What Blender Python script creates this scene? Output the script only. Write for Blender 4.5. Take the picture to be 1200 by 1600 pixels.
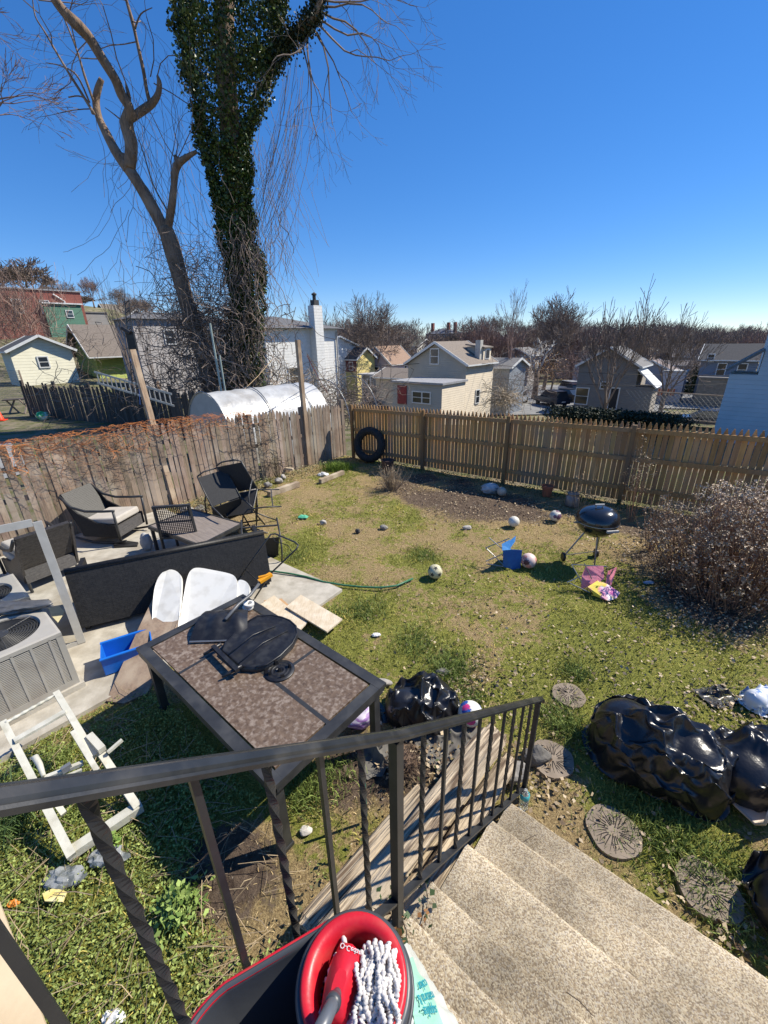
import bpy, bmesh, math, random
import numpy as np
from mathutils import Vector, Matrix, noise
for o in list(bpy.data.objects): bpy.data.objects.remove(o)
random.seed(7); rng = np.random.default_rng(7)
R = math.radians
scn = bpy.context.scene
# ---------------------------------------------------------------- camera
PITCH, ROLL, FPX, EYE = R(22.5), R(1.1), 650.0, 3.2
cr0 = Vector((1, 0, 0)); cu0 = Vector((0, math.sin(PITCH), math.cos(PITCH))); cf = Vector((0, math.cos(PITCH), -math.sin(PITCH)))
cr = math.cos(ROLL)*cr0 - math.sin(ROLL)*cu0; cu = math.sin(ROLL)*cr0 + math.cos(ROLL)*cu0
cam = bpy.data.cameras.new('camera'); camo = bpy.data.objects.new('camera', cam); scn.collection.objects.link(camo)
cam.sensor_fit = 'HORIZONTAL'; cam.sensor_width = 36; cam.lens = 36*FPX/1200; cam.clip_start = .02; cam.clip_end = 6000
camo.matrix_world = Matrix(((cr.x, cu.x, -cf.x, 0), (cr.y, cu.y, -cf.y, 0), (cr.z, cu.z, -cf.z, EYE), (0, 0, 0, 1)))
scn.camera = camo
# ---------------------------------------------------------------- sky and sun
SUN_EL = R(47); SUN_AZ = math.atan2(.955, .30)        # azimuth from +Y towards +X
w = bpy.data.worlds.new("World"); scn.world = w; w.use_nodes = True
nt = w.node_tree; bg = nt.nodes['Background']
sky = nt.nodes.new('ShaderNodeTexSky'); sky.sky_type = 'NISHITA'; sky.sun_disc = False
sky.sun_elevation = SUN_EL; sky.sun_rotation = SUN_AZ; sky.altitude = 5000; sky.air_density = 1.6; sky.dust_density = 0; sky.ozone_density = 8
hs = nt.nodes.new('ShaderNodeHueSaturation'); hs.inputs['Saturation'].default_value = 1.36; hs.inputs['Value'].default_value = 1.22; hs.inputs['Hue'].default_value = .511
gm_ = nt.nodes.new('ShaderNodeGamma'); gm_.inputs[1].default_value = .72; nt.links.new(sky.outputs[0], gm_.inputs[0]); nt.links.new(gm_.outputs[0], hs.inputs['Color']); nt.links.new(hs.outputs[0], bg.inputs[0]); bg.inputs[1].default_value = .15
sl = bpy.data.lights.new('sun', 'SUN'); sl.energy = 5.0; sl.angle = R(.5); sl.color = (1, .93, .80)
so = bpy.data.objects.new('sun', sl); scn.collection.objects.link(so)
sd = Vector((math.sin(SUN_AZ)*math.cos(SUN_EL), math.cos(SUN_AZ)*math.cos(SUN_EL), math.sin(SUN_EL)))
so.rotation_euler = sd.to_track_quat('Z', 'Y').to_euler(); so.location = sd*30
scn.view_settings.view_transform = 'Standard'; scn.view_settings.look = 'None'; scn.view_settings.exposure = 0.45; scn.view_settings.gamma = 1
# ---------------------------------------------------------------- geometry of the site
def ray(px, py): return cr*((px-600)/FPX) - cu*((py-800)/FPX) + cf
def G(px, py, z=0.0):                       # point at height z seen at a photo position
    d = ray(px, py); t = (z-EYE)/d.z
    return Vector((d.x*t, d.y*t, z))
def V(px, py, Y):                           # point at forward distance Y
    d = ray(px, py); t = Y/d.y
    return Vector((d.x*t, Y, EYE+d.z*t))
WV = Vector((.763, -.646, 0)); DV = Vector((.646, .763, 0)); GRID = math.atan2(-.646, .763)
def U(u, v, z=0.0): return WV*u + DV*v + Vector((0, 0, z))
def proj(p):
    q = p-Vector((0, 0, EYE)); z = q.dot(cf)
    return 600+FPX*q.dot(cr)/z, 800-FPX*q.dot(cu)/z
def lift(b, py, mx=2.6):                            # height above point b that shows at row py
    lo, hi = b.z, b.z+mx
    for _ in range(40):
        m = (lo+hi)/2
        if proj(Vector((b.x, b.y, m)))[1] > py: lo = m
        else: hi = m
    return Vector((b.x, b.y, lo))
# ---------------------------------------------------------------- materials
def link(nt, a, b): nt.links.new(a, b)
MATS = {}
def M(name, c, c2=None, s=5, rough=.7, metal=0, bump=0, bs=None, st=(1, 1, 1), lo=.35, hi=.65, coat=0, trans=0, bd=.02, c3=None, s3=1.2, spec=.5, sss=0, wave=None, crumple=None):
    if name in MATS: return MATS[name]
    m = bpy.data.materials.new(name); m.use_nodes = True; nt = m.node_tree; N = nt.nodes
    b = N['Principled BSDF']; b.inputs['Roughness'].default_value = rough; b.inputs['Metallic'].default_value = metal
    b.inputs['Specular IOR Level'].default_value = spec
    if coat: b.inputs['Coat Weight'].default_value = coat; b.inputs['Coat Roughness'].default_value = .15
    if trans: b.inputs['Transmission Weight'].default_value = trans
    tc = N.new('ShaderNodeTexCoord'); mp = N.new('ShaderNodeMapping'); mp.inputs['Scale'].default_value = st
    link(nt, tc.outputs['Object'], mp.inputs[0])
    n1 = N.new('ShaderNodeTexNoise'); n1.inputs['Scale'].default_value = s; n1.inputs['Detail'].default_value = 7; n1.inputs['Roughness'].default_value = .6
    link(nt, mp.outputs[0], n1.inputs['Vector'])
    mr = N.new('ShaderNodeMapRange'); mr.inputs[1].default_value = lo; mr.inputs[2].default_value = hi
    link(nt, n1.outputs[0], mr.inputs[0])
    mx = N.new('ShaderNodeMix'); mx.data_type = 'RGBA'; c2 = c2 or tuple(x*.75 for x in c)
    mx.inputs[6].default_value = (*c, 1); mx.inputs[7].default_value = (*c2, 1); link(nt, mr.outputs[0], mx.inputs[0])
    out = mx.outputs[2]
    if c3:
        n3 = N.new('ShaderNodeTexNoise'); n3.inputs['Scale'].default_value = s3; n3.inputs['Detail'].default_value = 5
        link(nt, tc.outputs['Object'], n3.inputs['Vector'])
        m3 = N.new('ShaderNodeMapRange'); m3.inputs[1].default_value = .48; m3.inputs[2].default_value = .68; link(nt, n3.outputs[0], m3.inputs[0])
        x3 = N.new('ShaderNodeMix'); x3.data_type = 'RGBA'; x3.inputs[7].default_value = (*c3, 1)
        link(nt, m3.outputs[0], x3.inputs[0]); link(nt, out, x3.inputs[6]); out = x3.outputs[2]
    at = N.new('ShaderNodeAttribute'); at.attribute_name = 'tint'
    mm = N.new('ShaderNodeMix'); mm.data_type = 'RGBA'; mm.blend_type = 'MULTIPLY'; mm.inputs[0].default_value = 1
    link(nt, out, mm.inputs[6]); link(nt, at.outputs['Color'], mm.inputs[7]); link(nt, mm.outputs[2], b.inputs['Base Color'])
    h = None
    if bump:
        n2 = N.new('ShaderNodeTexNoise'); n2.inputs['Scale'].default_value = bs or s*3; n2.inputs['Detail'].default_value = 6
        link(nt, mp.outputs[0], n2.inputs['Vector']); bp = N.new('ShaderNodeBump'); bp.inputs['Strength'].default_value = bump; bp.inputs['Distance'].default_value = bd
        link(nt, n2.outputs[0], bp.inputs['Height']); link(nt, bp.outputs[0], b.inputs['Normal']); h = bp
    if crumple:
        for sc_, ds_, st_ in crumple:
            nn = N.new('ShaderNodeTexNoise'); nn.inputs['Scale'].default_value = sc_*.5; nn.inputs['Detail'].default_value = 3; link(nt, tc.outputs['Object'], nn.inputs['Vector'])
            va = N.new('ShaderNodeVectorMath'); va.operation = 'SCALE'; va.inputs[3].default_value = 1.6/sc_; link(nt, nn.outputs['Color'], va.inputs[0])
            vb = N.new('ShaderNodeVectorMath'); link(nt, tc.outputs['Object'], vb.inputs[0]); link(nt, va.outputs[0], vb.inputs[1])
            vo = N.new('ShaderNodeTexVoronoi'); vo.inputs['Scale'].default_value = sc_; link(nt, vb.outputs[0], vo.inputs['Vector'])
            bq = N.new('ShaderNodeBump'); bq.inputs['Strength'].default_value = st_; bq.inputs['Distance'].default_value = ds_; link(nt, vo.outputs['Distance'], bq.inputs['Height'])
            if h: link(nt, h.outputs[0], bq.inputs['Normal'])
            link(nt, bq.outputs[0], b.inputs['Normal']); h = bq
    if wave:                                 # (axis, period, distance, strength) lapped siding, brick courses, weave
        for ax, per, dist, stg in wave:
            sx = N.new('ShaderNodeSeparateXYZ'); link(nt, tc.outputs['Object'], sx.inputs[0])
            ma = N.new('ShaderNodeMath'); ma.operation = 'DIVIDE'; ma.inputs[1].default_value = per
            link(nt, sx.outputs[{'x': 0, 'y': 1, 'z': 2}[ax]], ma.inputs[0])
            fr = N.new('ShaderNodeMath'); fr.operation = 'FRACT'; link(nt, ma.outputs[0], fr.inputs[0])
            iv = N.new('ShaderNodeMath'); iv.operation = 'SUBTRACT'; iv.inputs[0].default_value = 1; link(nt, fr.outputs[0], iv.inputs[1])
            bq = N.new('ShaderNodeBump'); bq.inputs['Strength'].default_value = stg; bq.inputs['Distance'].default_value = dist
            link(nt, iv.outputs[0], bq.inputs['Height'])
            if h: link(nt, h.outputs[0], bq.inputs['Normal'])
            link(nt, bq.outputs[0], b.inputs['Normal']); h = bq
    MATS[name] = m; return m
def glass(name='glass', c=(.02, .03, .04), rough=.05):
    return M(name, c, tuple(x*1.5 for x in c), 1, rough=rough, spec=.8)
# ---------------------------------------------------------------- mesh builder
COL = scn.collection; MW = {}
class MB:
    def __init__(s): s.v = []; s.f = []; s.t = []
    def add(s, vs, fs, tint=1.0):
        n = len(s.v); s.v.extend([tuple(p) for p in vs]); s.f.extend([tuple(i+n for i in f) for f in fs])
        s.t.extend([tint]*len(vs)); return s
    def box(s, c, d, rz=0, rot=None, tint=1.0, taper=1.0):
        m = rot if rot is not None else Matrix.Rotation(rz, 3, 'Z'); c = Vector(c); vs = []
        for z in (-.5, .5):
            k = taper if z > 0 else 1
            for x, y in ((-.5, -.5), (.5, -.5), (.5, .5), (-.5, .5)): vs.append(c+m@Vector((x*d[0]*k, y*d[1]*k, z*d[2])))
        return s.add(vs, [(3, 2, 1, 0), (4, 5, 6, 7), (0, 1, 5, 4), (1, 2, 6, 5), (2, 3, 7, 6), (3, 0, 4, 7)], tint)
    def bar(s, p0, p1, w, h, up=(0, 0, 1), tint=1.0, twist=0, n=1):
        p0, p1 = Vector(p0), Vector(p1); d = (p1-p0).normalized(); up = Vector(up)
        if abs(d.dot(up)) > .98: up = Vector((WV.x, WV.y, 0))
        x = d.cross(up).normalized(); y = x.cross(d); vs = []; fs = []
        for i in range(n+1):
            k = i/n; p = p0.lerp(p1, k); a = twist*k
            ca, sa = math.cos(a), math.sin(a)
            for ex, ey in ((-1, -1), (1, -1), (1, 1), (-1, 1)):
                X, Y = ex*w/2, ey*h/2; vs.append(p+x*(X*ca-Y*sa)+y*(X*sa+Y*ca))
        for i in range(n):
            for j in range(4): a = i*4+j; b = i*4+(j+1) % 4; fs.append((a, b, b+4, a+4))
        fs += [(3, 2, 1, 0), (n*4, n*4+1, n*4+2, n*4+3)]
        return s.add(vs, fs, tint)
    def tube(s, pts, r, n=6, cap=True, tint=1.0, prof=None, closed=False):
        pts = [Vector(p) for p in pts]; m = len(pts); rs = r if isinstance(r, (list, tuple)) else [r]*m
        vs = []; fs = []; up = None
        for i, p in enumerate(pts):
            if closed: d = pts[(i+1) % m]-pts[i-1]
            else: d = pts[min(i+1, m-1)]-pts[max(i-1, 0)]
            if d.length < 1e-9: d = Vector((0, 0, 1))
            d.normalize()
            if up is None:
                up = Vector((0, 0, 1)) if abs(d.z) < .95 else Vector((1, 0, 0))
            x = d.cross(up)
            if x.length < 1e-6: x = d.orthogonal()
            x.normalize(); up = x.cross(d)
            for j in range(n):
                if prof: a, b = prof[j]; vs.append(p+x*a+up*b)
                else: a = 2*math.pi*j/n; vs.append(p+x*(rs[i]*math.cos(a))+up*(rs[i]*math.sin(a)))
        for i in range(m if closed else m-1):
            for j in range(n):
                a = i*n+j; b = i*n+(j+1) % n; c2 = ((i+1) % m)*n
                fs.append((a, b, c2+(j+1) % n, c2+j))
        if cap and not closed: fs += [tuple(range(n))[::-1], tuple((m-1)*n+j for j in range(n))]
        return s.add(vs, fs, tint)
    def lathe(s, prof, n=24, c=(0, 0, 0), rot=None, tint=1.0, sx=1, sy=1, cap=True):
        c = Vector(c); vs = []; fs = []; m = rot or Matrix.Identity(3)
        for r, z in prof:
            for j in range(n): a = 2*math.pi*j/n; vs.append(c+m@Vector((r*math.cos(a)*sx, r*math.sin(a)*sy, z)))
        for i in range(len(prof)-1):
            for j in range(n): a = i*n+j; b = i*n+(j+1) % n; fs.append((a, b, b+n, a+n))
        if cap and prof[0][0] > 1e-4: fs.append(tuple(range(n))[::-1])
        if cap and prof[-1][0] > 1e-4: fs.append(tuple((len(prof)-1)*n+j for j in range(n)))
        return s.add(vs, fs, tint)
    def prism(s, poly, z0, z1, mat=None, tint=1.0):
        n = len(poly); mat = mat or Matrix.Identity(4)
        vs = [mat@Vector((x, y, z0)) for x, y in poly]+[mat@Vector((x, y, z1)) for x, y in poly]
        fs = [tuple(range(n))[::-1], tuple(range(n, 2*n))]+[(i, (i+1) % n, n+(i+1) % n, n+i) for i in range(n)]
        return s.add(vs, fs, tint)
    def blob(s, c, r, sub=3, amp=.15, fr=2.0, seed=0, ridge=0, rf=4, flat=None, rz=0, tint=1.0):
        bm = bmesh.new(); bmesh.ops.create_icosphere(bm, subdivisions=sub, radius=1); c = Vector(c); vs = []
        if not isinstance(r, (tuple, list)): r = (r, r, r)
        off = Vector((seed*13.1, seed*7.7, seed*3.3)); ro = Matrix.Rotation(rz, 3, 'Z')
        for v in bm.verts:
            p = v.co.copy(); k = 1+amp*noise.noise(p*fr+off)
            if ridge:
                wv = noise.noise_vector(p*1.3+off)*.55; q = (p+wv)*rf*.62+off
                a1 = abs(noise.noise(q)); a2 = abs(noise.noise(Vector((q.x*2.2, q.y*2.2, q.z*.9))+off)); a3 = abs(noise.noise(q*4.1))
                k += ridge*(.75*(.5-min(a1*2.4, 1))+.42*(.5-min(a2*2.6, 1))+.14*(.5-min(a3*3, 1)))
            w_ = Vector((p.x*r[0]*k, p.y*r[1]*k, p.z*r[2]*k)); w_ = ro@w_
            if flat is not None and c.z+w_.z < flat: w_.z = flat-c.z+.0*w_.z
            vs.append(c+w_)
        fs = [tuple(v.index for v in f.verts) for f in bm.faces]; bm.free(); return s.add(vs, fs, tint)
    def build(s, name, mat, parent=None, smooth=False, loc=None, rz=0, local=False):
        me = bpy.data.meshes.new(name); o = bpy.data.objects.new(name, me); COL.objects.link(o)
        if parent is not None:
            mw = MW[parent.name]; o.parent = parent
        else:
            mw = Matrix.Translation(Vector(loc) if loc is not None else Vector((0, 0, 0)))@Matrix.Rotation(rz, 4, 'Z')
            o.matrix_world = mw; o.location = mw.translation; o.rotation_euler = (0, 0, rz)
        MW[o.name] = mw
        me.from_pydata(s.v, [], s.f)
        if not local: me.transform(mw.inverted())
        ca = me.color_attributes.new('tint', 'FLOAT_COLOR', 'POINT')
        a = np.ones((len(s.v), 4), 'f')
        tt = s.t
        if any(isinstance(t, tuple) for t in tt):
            a[:, :3] = np.array([t if isinstance(t, tuple) else (t, t, t) for t in tt])
        else: a[:, :3] = np.array(tt, 'f')[:, None]
        ca.data.foreach_set('color', a.ravel())
        me.materials.append(mat)
        if smooth: me.polygons.foreach_set('use_smooth', [True]*len(me.polygons))
        me.update(); return o
def tag(o, label=None, cat=None, group=None, kind=None):
    if label: o['label'] = label
    if cat: o['category'] = cat
    if group: o['group'] = group
    if kind: o['kind'] = kind
    return o
def thing(name, label, cat, loc, rz=0, group=None):
    o = bpy.data.objects.new(name, None); COL.objects.link(o); o.empty_display_size = .1
    o.location = loc; o.rotation_euler = (0, 0, rz)
    MW[o.name] = Matrix.Translation(Vector(loc))@Matrix.Rotation(rz, 4, 'Z')
    return tag(o, label, cat, group)
def dup(root, loc, rz=0, label=None, group=None, scale=1, rot=None):
    def cp(o, par):
        c = o.copy(); COL.objects.link(c)
        if par is not None: c.parent = par; c.matrix_parent_inverse = Matrix.Identity(4)
        for ch in [x for x in bpy.data.objects if x.parent == o]: cp(ch, c)
        return c
    c = cp(root, None); c.location = loc; c.rotation_euler = rot if rot else (0, 0, rz); c.scale = (scale,)*3 if not isinstance(scale, tuple) else scale
    if label: c['label'] = label
    if group: c['group'] = group
    return c
def npmesh(name, v, f, mat, tint=None, kind=None, parent=None, loc=None):
    me = bpy.data.meshes.new(name); v = np.asarray(v, 'f'); f = np.asarray(f, 'i'); k = f.shape[1]
    if loc is not None: v = v-np.array(loc, 'f')
    me.vertices.add(len(v)); me.vertices.foreach_set('co', v.ravel())
    me.loops.add(f.size); me.loops.foreach_set('vertex_index', f.ravel())
    me.polygons.add(len(f)); me.polygons.foreach_set('loop_start', np.arange(len(f), dtype='i')*k)
    me.update(calc_edges=True)
    ca = me.color_attributes.new('tint', 'FLOAT_COLOR', 'POINT'); a = np.ones((len(v), 4), 'f')
    if tint is not None: a[:, :3] = tint if np.ndim(tint) == 2 else np.asarray(tint)[:, None]
    ca.data.foreach_set('color', a.ravel()); me.materials.append(mat)
    o = bpy.data.objects.new(name, me); COL.objects.link(o)
    if parent is not None:
        o.parent = parent
    if loc is not None: o.location = loc if parent is None else (0, 0, 0)
    if kind: o['kind'] = kind
    return o
def rt(p, a, b):   # random tint
    return random.uniform(a, b)
# ================================================================ TERRAIN
def ss(a, b, x):
    t = min(1, max(0, (x-a)/(b-a))); return t*t*(3-2*t)
def terr(x, y):
    r = math.hypot(x, y)
    if r < 11: return 0.0
    az = math.degrees(math.atan2(x, y))
    if abs(az) > 100: return 0.0
    k = ss(-33, -14, az)
    hr = -4.4*ss(13.5, 42, r)-1.2*ss(60, 120, r)+6.5*ss(200, 420, r)+6.5*math.exp(-((az-6)/9)**2)*ss(80, 140, r)*(1-ss(170, 230, r))
    hl = 11*ss(52, 110, r)-5*ss(140, 300, r)
    z = hr*k+hl*(1-k)
    return z*ss(100, 70, abs(az)) if abs(az) > 70 else z
BACK0 = Vector((-.92, 12.12, 0)); BACK1 = Vector((8.6, 5.35, 0)); BDIR = (BACK1-BACK0).normalized()
BN = Vector((-BDIR.y, BDIR.x, 0));  BN = -BN if BN.dot(Vector((0, -1, 0))) < 0 else BN      # towards the yard
GREEN = [(660, 870, .45, .9), (560, 950, .55, .9), (640, 1000, .6, .8), (700, 1040, .5, .9), (880, 1130, .5, .9), (870, 1060, .3, .7), (870, 890, .6, .6), (820, 860, .5, .5),
         (475, 860, .6, .8), (520, 740, .6, .9), (560, 790, .9, .5), (640, 800, .7, .4), (1050, 1040, .9, .8), (960, 1000, .8, .6), (1120, 1010, .5, .7), (480, 1040, .5, .6),
         (430, 870, .4, .8), (960, 1240, .3, .6), (1010, 1270, .4, .9), (1050, 1200, .3, .6), (1100, 1330, .4, .9), (540, 1010, .4, .7), (1010, 900, .6, .5), (470, 1220, .35, .8), (510, 1280, .3, .5),
         (170, 1400, .8, 1.0), (60, 1300, .7, 1.0), (280, 1250, .7, .9), (100, 1520, .6, 1.0), (260, 1140, .6, .8), (280, 1420, .25, .9), (1050, 980, .9, .5), (900, 960, .9, .3), (700, 920, 1, .2)]
SOIL = [(600, 755, .7, .9), (650, 775, .6, .9), (700, 790, .8, .8), (760, 790, .8, 1), (830, 800, .7, .8), (800, 775, .6, .7), (350, 1330, .28, 1), (330, 1380, .25, 1), (420, 1370, .3, .7), (500, 1200, .4, .6), (560, 1190, .4, .8), (640, 1190, .4, 1),
        (870, 1170, .25, .6), (860, 1100, .3, .7), (1010, 870, .4, .7), (1080, 930, .6, 1), (1130, 970, .55, .9), (1000, 830, .5, .8), (920, 800, .5, .6), (1150, 880, 1.0, .9), (740, 1060, .3, .5), (860, 1220, .25, .5),
        (690, 765, 1.0, .5), (340, 740, .6, .6), (390, 820, .6, .6), (660, 745, .4, 1), (720, 752, .4, 1)]
GB = [(G(a, b), c, d) for a, b, c, d in GREEN]; SB = [(G(a, b), c, d) for a, b, c, d in SOIL]
def masks(x, y):
    n = noise.noise(Vector((x*.9, y*.9, 3)))+.8*noise.noise(Vector((x*2.7, y*2.7, 8)))
    g = .32+.66*n; s = -.22+.42*noise.noise(Vector((x*1.3, y*1.3, 20)))
    for p, r, a in GB:
        d = (p.x-x)**2+(p.y-y)**2
        if d < 9*r*r: g += a*.75*math.exp(-d/(r*r))
    for p, r, a in SB:
        d = (p.x-x)**2+(p.y-y)**2
        if d < 9*r*r: q = a*math.exp(-d/(r*r)); s += q*.85; g -= q*.6
    return min(1, max(0, g)), min(1, max(0, s))
def ax(lo, hi, st, far):
    a = list(np.arange(lo, hi, st)); s = st; p = hi
    while p < far: a.append(p); s *= 1.22; p += s
    a.append(far); s = st; p = lo; b = []
    while p > -far: s *= 1.22; p -= s; b.append(max(p, -far))
    return np.array(sorted(set(b))+a)
def build_ground():
    xs = ax(-9.6, 9.2, .08, 3000); ys = ax(-.6, 13.4, .08, 3000); nx, ny = len(xs), len(ys)
    v = np.zeros((nx*ny, 3), 'f'); msk = np.zeros((nx*ny, 4), 'f'); msk[:, 3] = 1
    i = 0
    for y in ys:
        for x in xs:
            z = terr(x, y); near = -9.7 < x < 9.3 and -1 < y < 13.5
            g = s = 0.0; f = 1.0
            if near:
                g, s = masks(x, y); f = 0
                z += .022*noise.noise(Vector((x*1.4, y*1.4, 0)))+.010*noise.noise(Vector((x*7, y*7, 5)))*(.4+s)
                u_ = x*WV.x+y*WV.y; v_ = x*DV.x+y*DV.y
                if u_ < -8.85 or (Vector((x, y, 0))-BACK0).dot(BN) < -.05: f = 1; z = terr(x, y)-.02
            v[i] = (x, y, z-.012); msk[i, :3] = (g, s, f); i += 1
    global GX, GY, GM; GX, GY, GM = xs, ys, msk[:, :3].reshape(ny, nx, 3)
    jj, ii = np.meshgrid(np.arange(ny-1), np.arange(nx-1), indexing='ij'); a = (jj*nx+ii).ravel()
    f = np.stack([a, a+1, a+1+nx, a+nx], 1)
    m = bpy.data.materials.new('ground'); m.use_nodes = True; nt = m.node_tree; N = nt.nodes; b = N['Principled BSDF']; b.inputs['Roughness'].default_value = .95
    b.inputs['Specular IOR Level'].default_value = .15
    tc = N.new('ShaderNodeTexCoord')
    def nz(s, d=6, r=.6):
        n = N.new('ShaderNodeTexNoise'); n.inputs['Scale'].default_value = s; n.inputs['Detail'].default_value = d; n.inputs['Roughness'].default_value = r
        link(nt, tc.outputs['Object'], n.inputs['Vector']); return n.outputs[0]
    def mix(f_, c1, c2):
        x = N.new('ShaderNodeMix'); x.data_type = 'RGBA'
        if isinstance(f_, (int, float)): x.inputs[0].default_value = f_
        else: link(nt, f_, x.inputs[0])
        for k, c in ((6, c1), (7, c2)):
            if isinstance(c, tuple): x.inputs[k].default_value = (*c, 1)
            else: link(nt, c, x.inputs[k])
        return x.outputs[2]
    def mr(o, lo, hi):
        x = N.new('ShaderNodeMapRange'); x.inputs[1].default_value = lo; x.inputs[2].default_value = hi; link(nt, o, x.inputs[0]); return x.outputs[0]
    def ma(op, a, b_):
        x = N.new('ShaderNodeMath'); x.operation = op
        for k, c in ((0, a), (1, b_)):
            if isinstance(c, (int, float)): x.inputs[k].default_value = c
            else: link(nt, c, x.inputs[k])
        return x.outputs[0]
    at = N.new('ShaderNodeAttribute'); at.attribute_name = 'mask'; sp = N.new('ShaderNodeSeparateColor'); link(nt, at.outputs['Color'], sp.inputs[0])
    fine = nz(70, 8, .75); mid = nz(14, 6, .65)
    thatch = mix(mr(fine, .38, .62), (.15, .10, .05), (.48, .36, .18)); thatch = mix(mr(nz(3.5, 5), .5, .7), thatch, mix(mr(fine, .4, .6), (.13, .12, .035), (.36, .31, .10)))
    green = mix(mr(fine, .35, .65), (.085, .10, .02), (.32, .32, .07))
    soil = mix(mr(mid, .35, .65), (.065, .045, .034), (.17, .125, .09))
    soil = mix(mr(fine, .58, .68), soil, (.30, .24, .17))
    far = mix(mr(nz(.4), .4, .6), (.15, .13, .085), (.26, .22, .15)); far = mix(mr(nz(1.7), .45, .6), far, (.12, .13, .05))
    gf = mr(ma('ADD', sp.outputs[0], ma('MULTIPLY', ma('SUBTRACT', mid, .5), 2.4)), .38, .68)
    sf = mr(ma('ADD', sp.outputs[1], ma('MULTIPLY', ma('SUBTRACT', mid, .5), 1.2)), .35, .6)
    c = mix(gf, thatch, green); c = mix(sf, c, soil); c = mix(sp.outputs[2], c, far); link(nt, c, b.inputs['Base Color'])
    bp = N.new('ShaderNodeBump'); bp.inputs['Strength'].default_value = .9; bp.inputs['Distance'].default_value = .03
    link(nt, ma('ADD', fine, mid), bp.inputs['Height']); link(nt, bp.outputs[0], b.inputs['Normal'])
    o = npmesh('ground', v, f, m, kind='structure'); ca = o.data.color_attributes.new('mask', 'FLOAT_COLOR', 'POINT'); ca.data.foreach_set('color', msk.ravel())
    o.data.polygons.foreach_set('use_smooth', [True]*len(o.data.polygons))
build_ground()
def gz(x, y): return .022*noise.noise(Vector((x*1.4, y*1.4, 0)))-.012
# ---------------------------------------------------------------- paved sheets
concrete = M('concrete', (.50, .46, .385), (.36, .33, .27), 6, rough=.9, bump=.4, bs=60, bd=.004, c3=(.30, .26, .20), s3=1.5)
def slab(name, uvs, z0, z1, mat):
    mb = MB(); mb.prism([(U(a, b).x, U(a, b).y) for a, b in uvs][::1], z0, z1); return tag(mb.build(name, mat), kind='structure')
slab('patio', [(-8.7, -3), (-4.05, -3), (-4.05, 2.45), (-3.55, 2.5), (-3.62, 3.35), (-4.9, 3.3), (-8.7, 3.2)], -.1, .035, concrete)
asph = M('asphalt', (.30, .30, .29), (.22, .22, .21), 3, rough=.95, bump=.3, bs=80, bd=.005)
def sheet(name, pts, mat, dz=.02, nsub=24):
    """quad sheet draped on the terrain, pts = four corners (x, y)"""
    a, b, c, d = [Vector((p[0], p[1], 0)) for p in pts]; mb = MB(); vs = []; fs = []
    for i in range(nsub+1):
        for j in range(nsub+1):
            p = a.lerp(b, i/nsub).lerp(d.lerp(c, i/nsub), j/nsub); vs.append((p.x, p.y, terr(p.x, p.y)+dz))
    for i in range(nsub):
        for j in range(nsub): q = i*(nsub+1)+j; fs.append((q, q+nsub+1, q+nsub+2, q+1))
    mb.add(vs, fs); return tag(mb.build(name, mat), kind='structure')
q = [G(-260, 668), G(40, 648), G(172, 668), G(200, 720)]
sheet('driveway', [(-30, 5), (-13.5, 15.0), (-9.7, 11.2), (-13.5, -2)], asph, .02, 8)
lot = M('parking_asphalt', (.25, .25, .245), (.17, .17, .17), .8, rough=.95)
sheet('parking_lot', [(3, 44), (2, 76), (36, 76), (30, 44)], lot, .10)
sheet('road', [(24, 48), (36, 82), (95, 62), (80, 34)], lot, .12)
# ================================================================ FENCES
oldwood = M('old_fence_wood', (.37, .275, .20), (.21, .155, .115), 3, rough=.9, st=(14, 14, 1.2), bump=.5, bs=9, bd=.006, c3=(.42, .345, .27), s3=2)
newwood = M('cedar_fence_wood', (.58, .33, .125), (.42, .225, .085), 3, rough=.85, st=(10, 10, .9), bump=.4, bs=9, bd=.005, c3=(.36, .24, .14), s3=1.3)
def picket(mb, p, d, nrm, wd, h, tint, th=.018, lean=0.0, point=.10):
    d = d.normalized(); P = []
    for s in (-.5, .5):
        o = nrm*(s*th); L = d*lean*h
        P += [p+o-d*wd/2, p+o+d*wd/2, p+o+L+d*wd/2+Vector((0, 0, h-point)), p+o+L+d*wd*.32+Vector((0, 0, h-point*.5)), p+o+L+d*wd*.1+Vector((0, 0, h)), p+o+L-d*wd*.1+Vector((0, 0, h)), p+o+L-d*wd*.32+Vector((0, 0, h-point*.5)), p+o+L-d*wd/2+Vector((0, 0, h-point))]
    mb.add(P, [tuple(range(8))[::-1], tuple(range(8, 16))]+[(i, (i+1) % 8, 8+(i+1) % 8, 8+i) for i in range(8)], tint)
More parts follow.
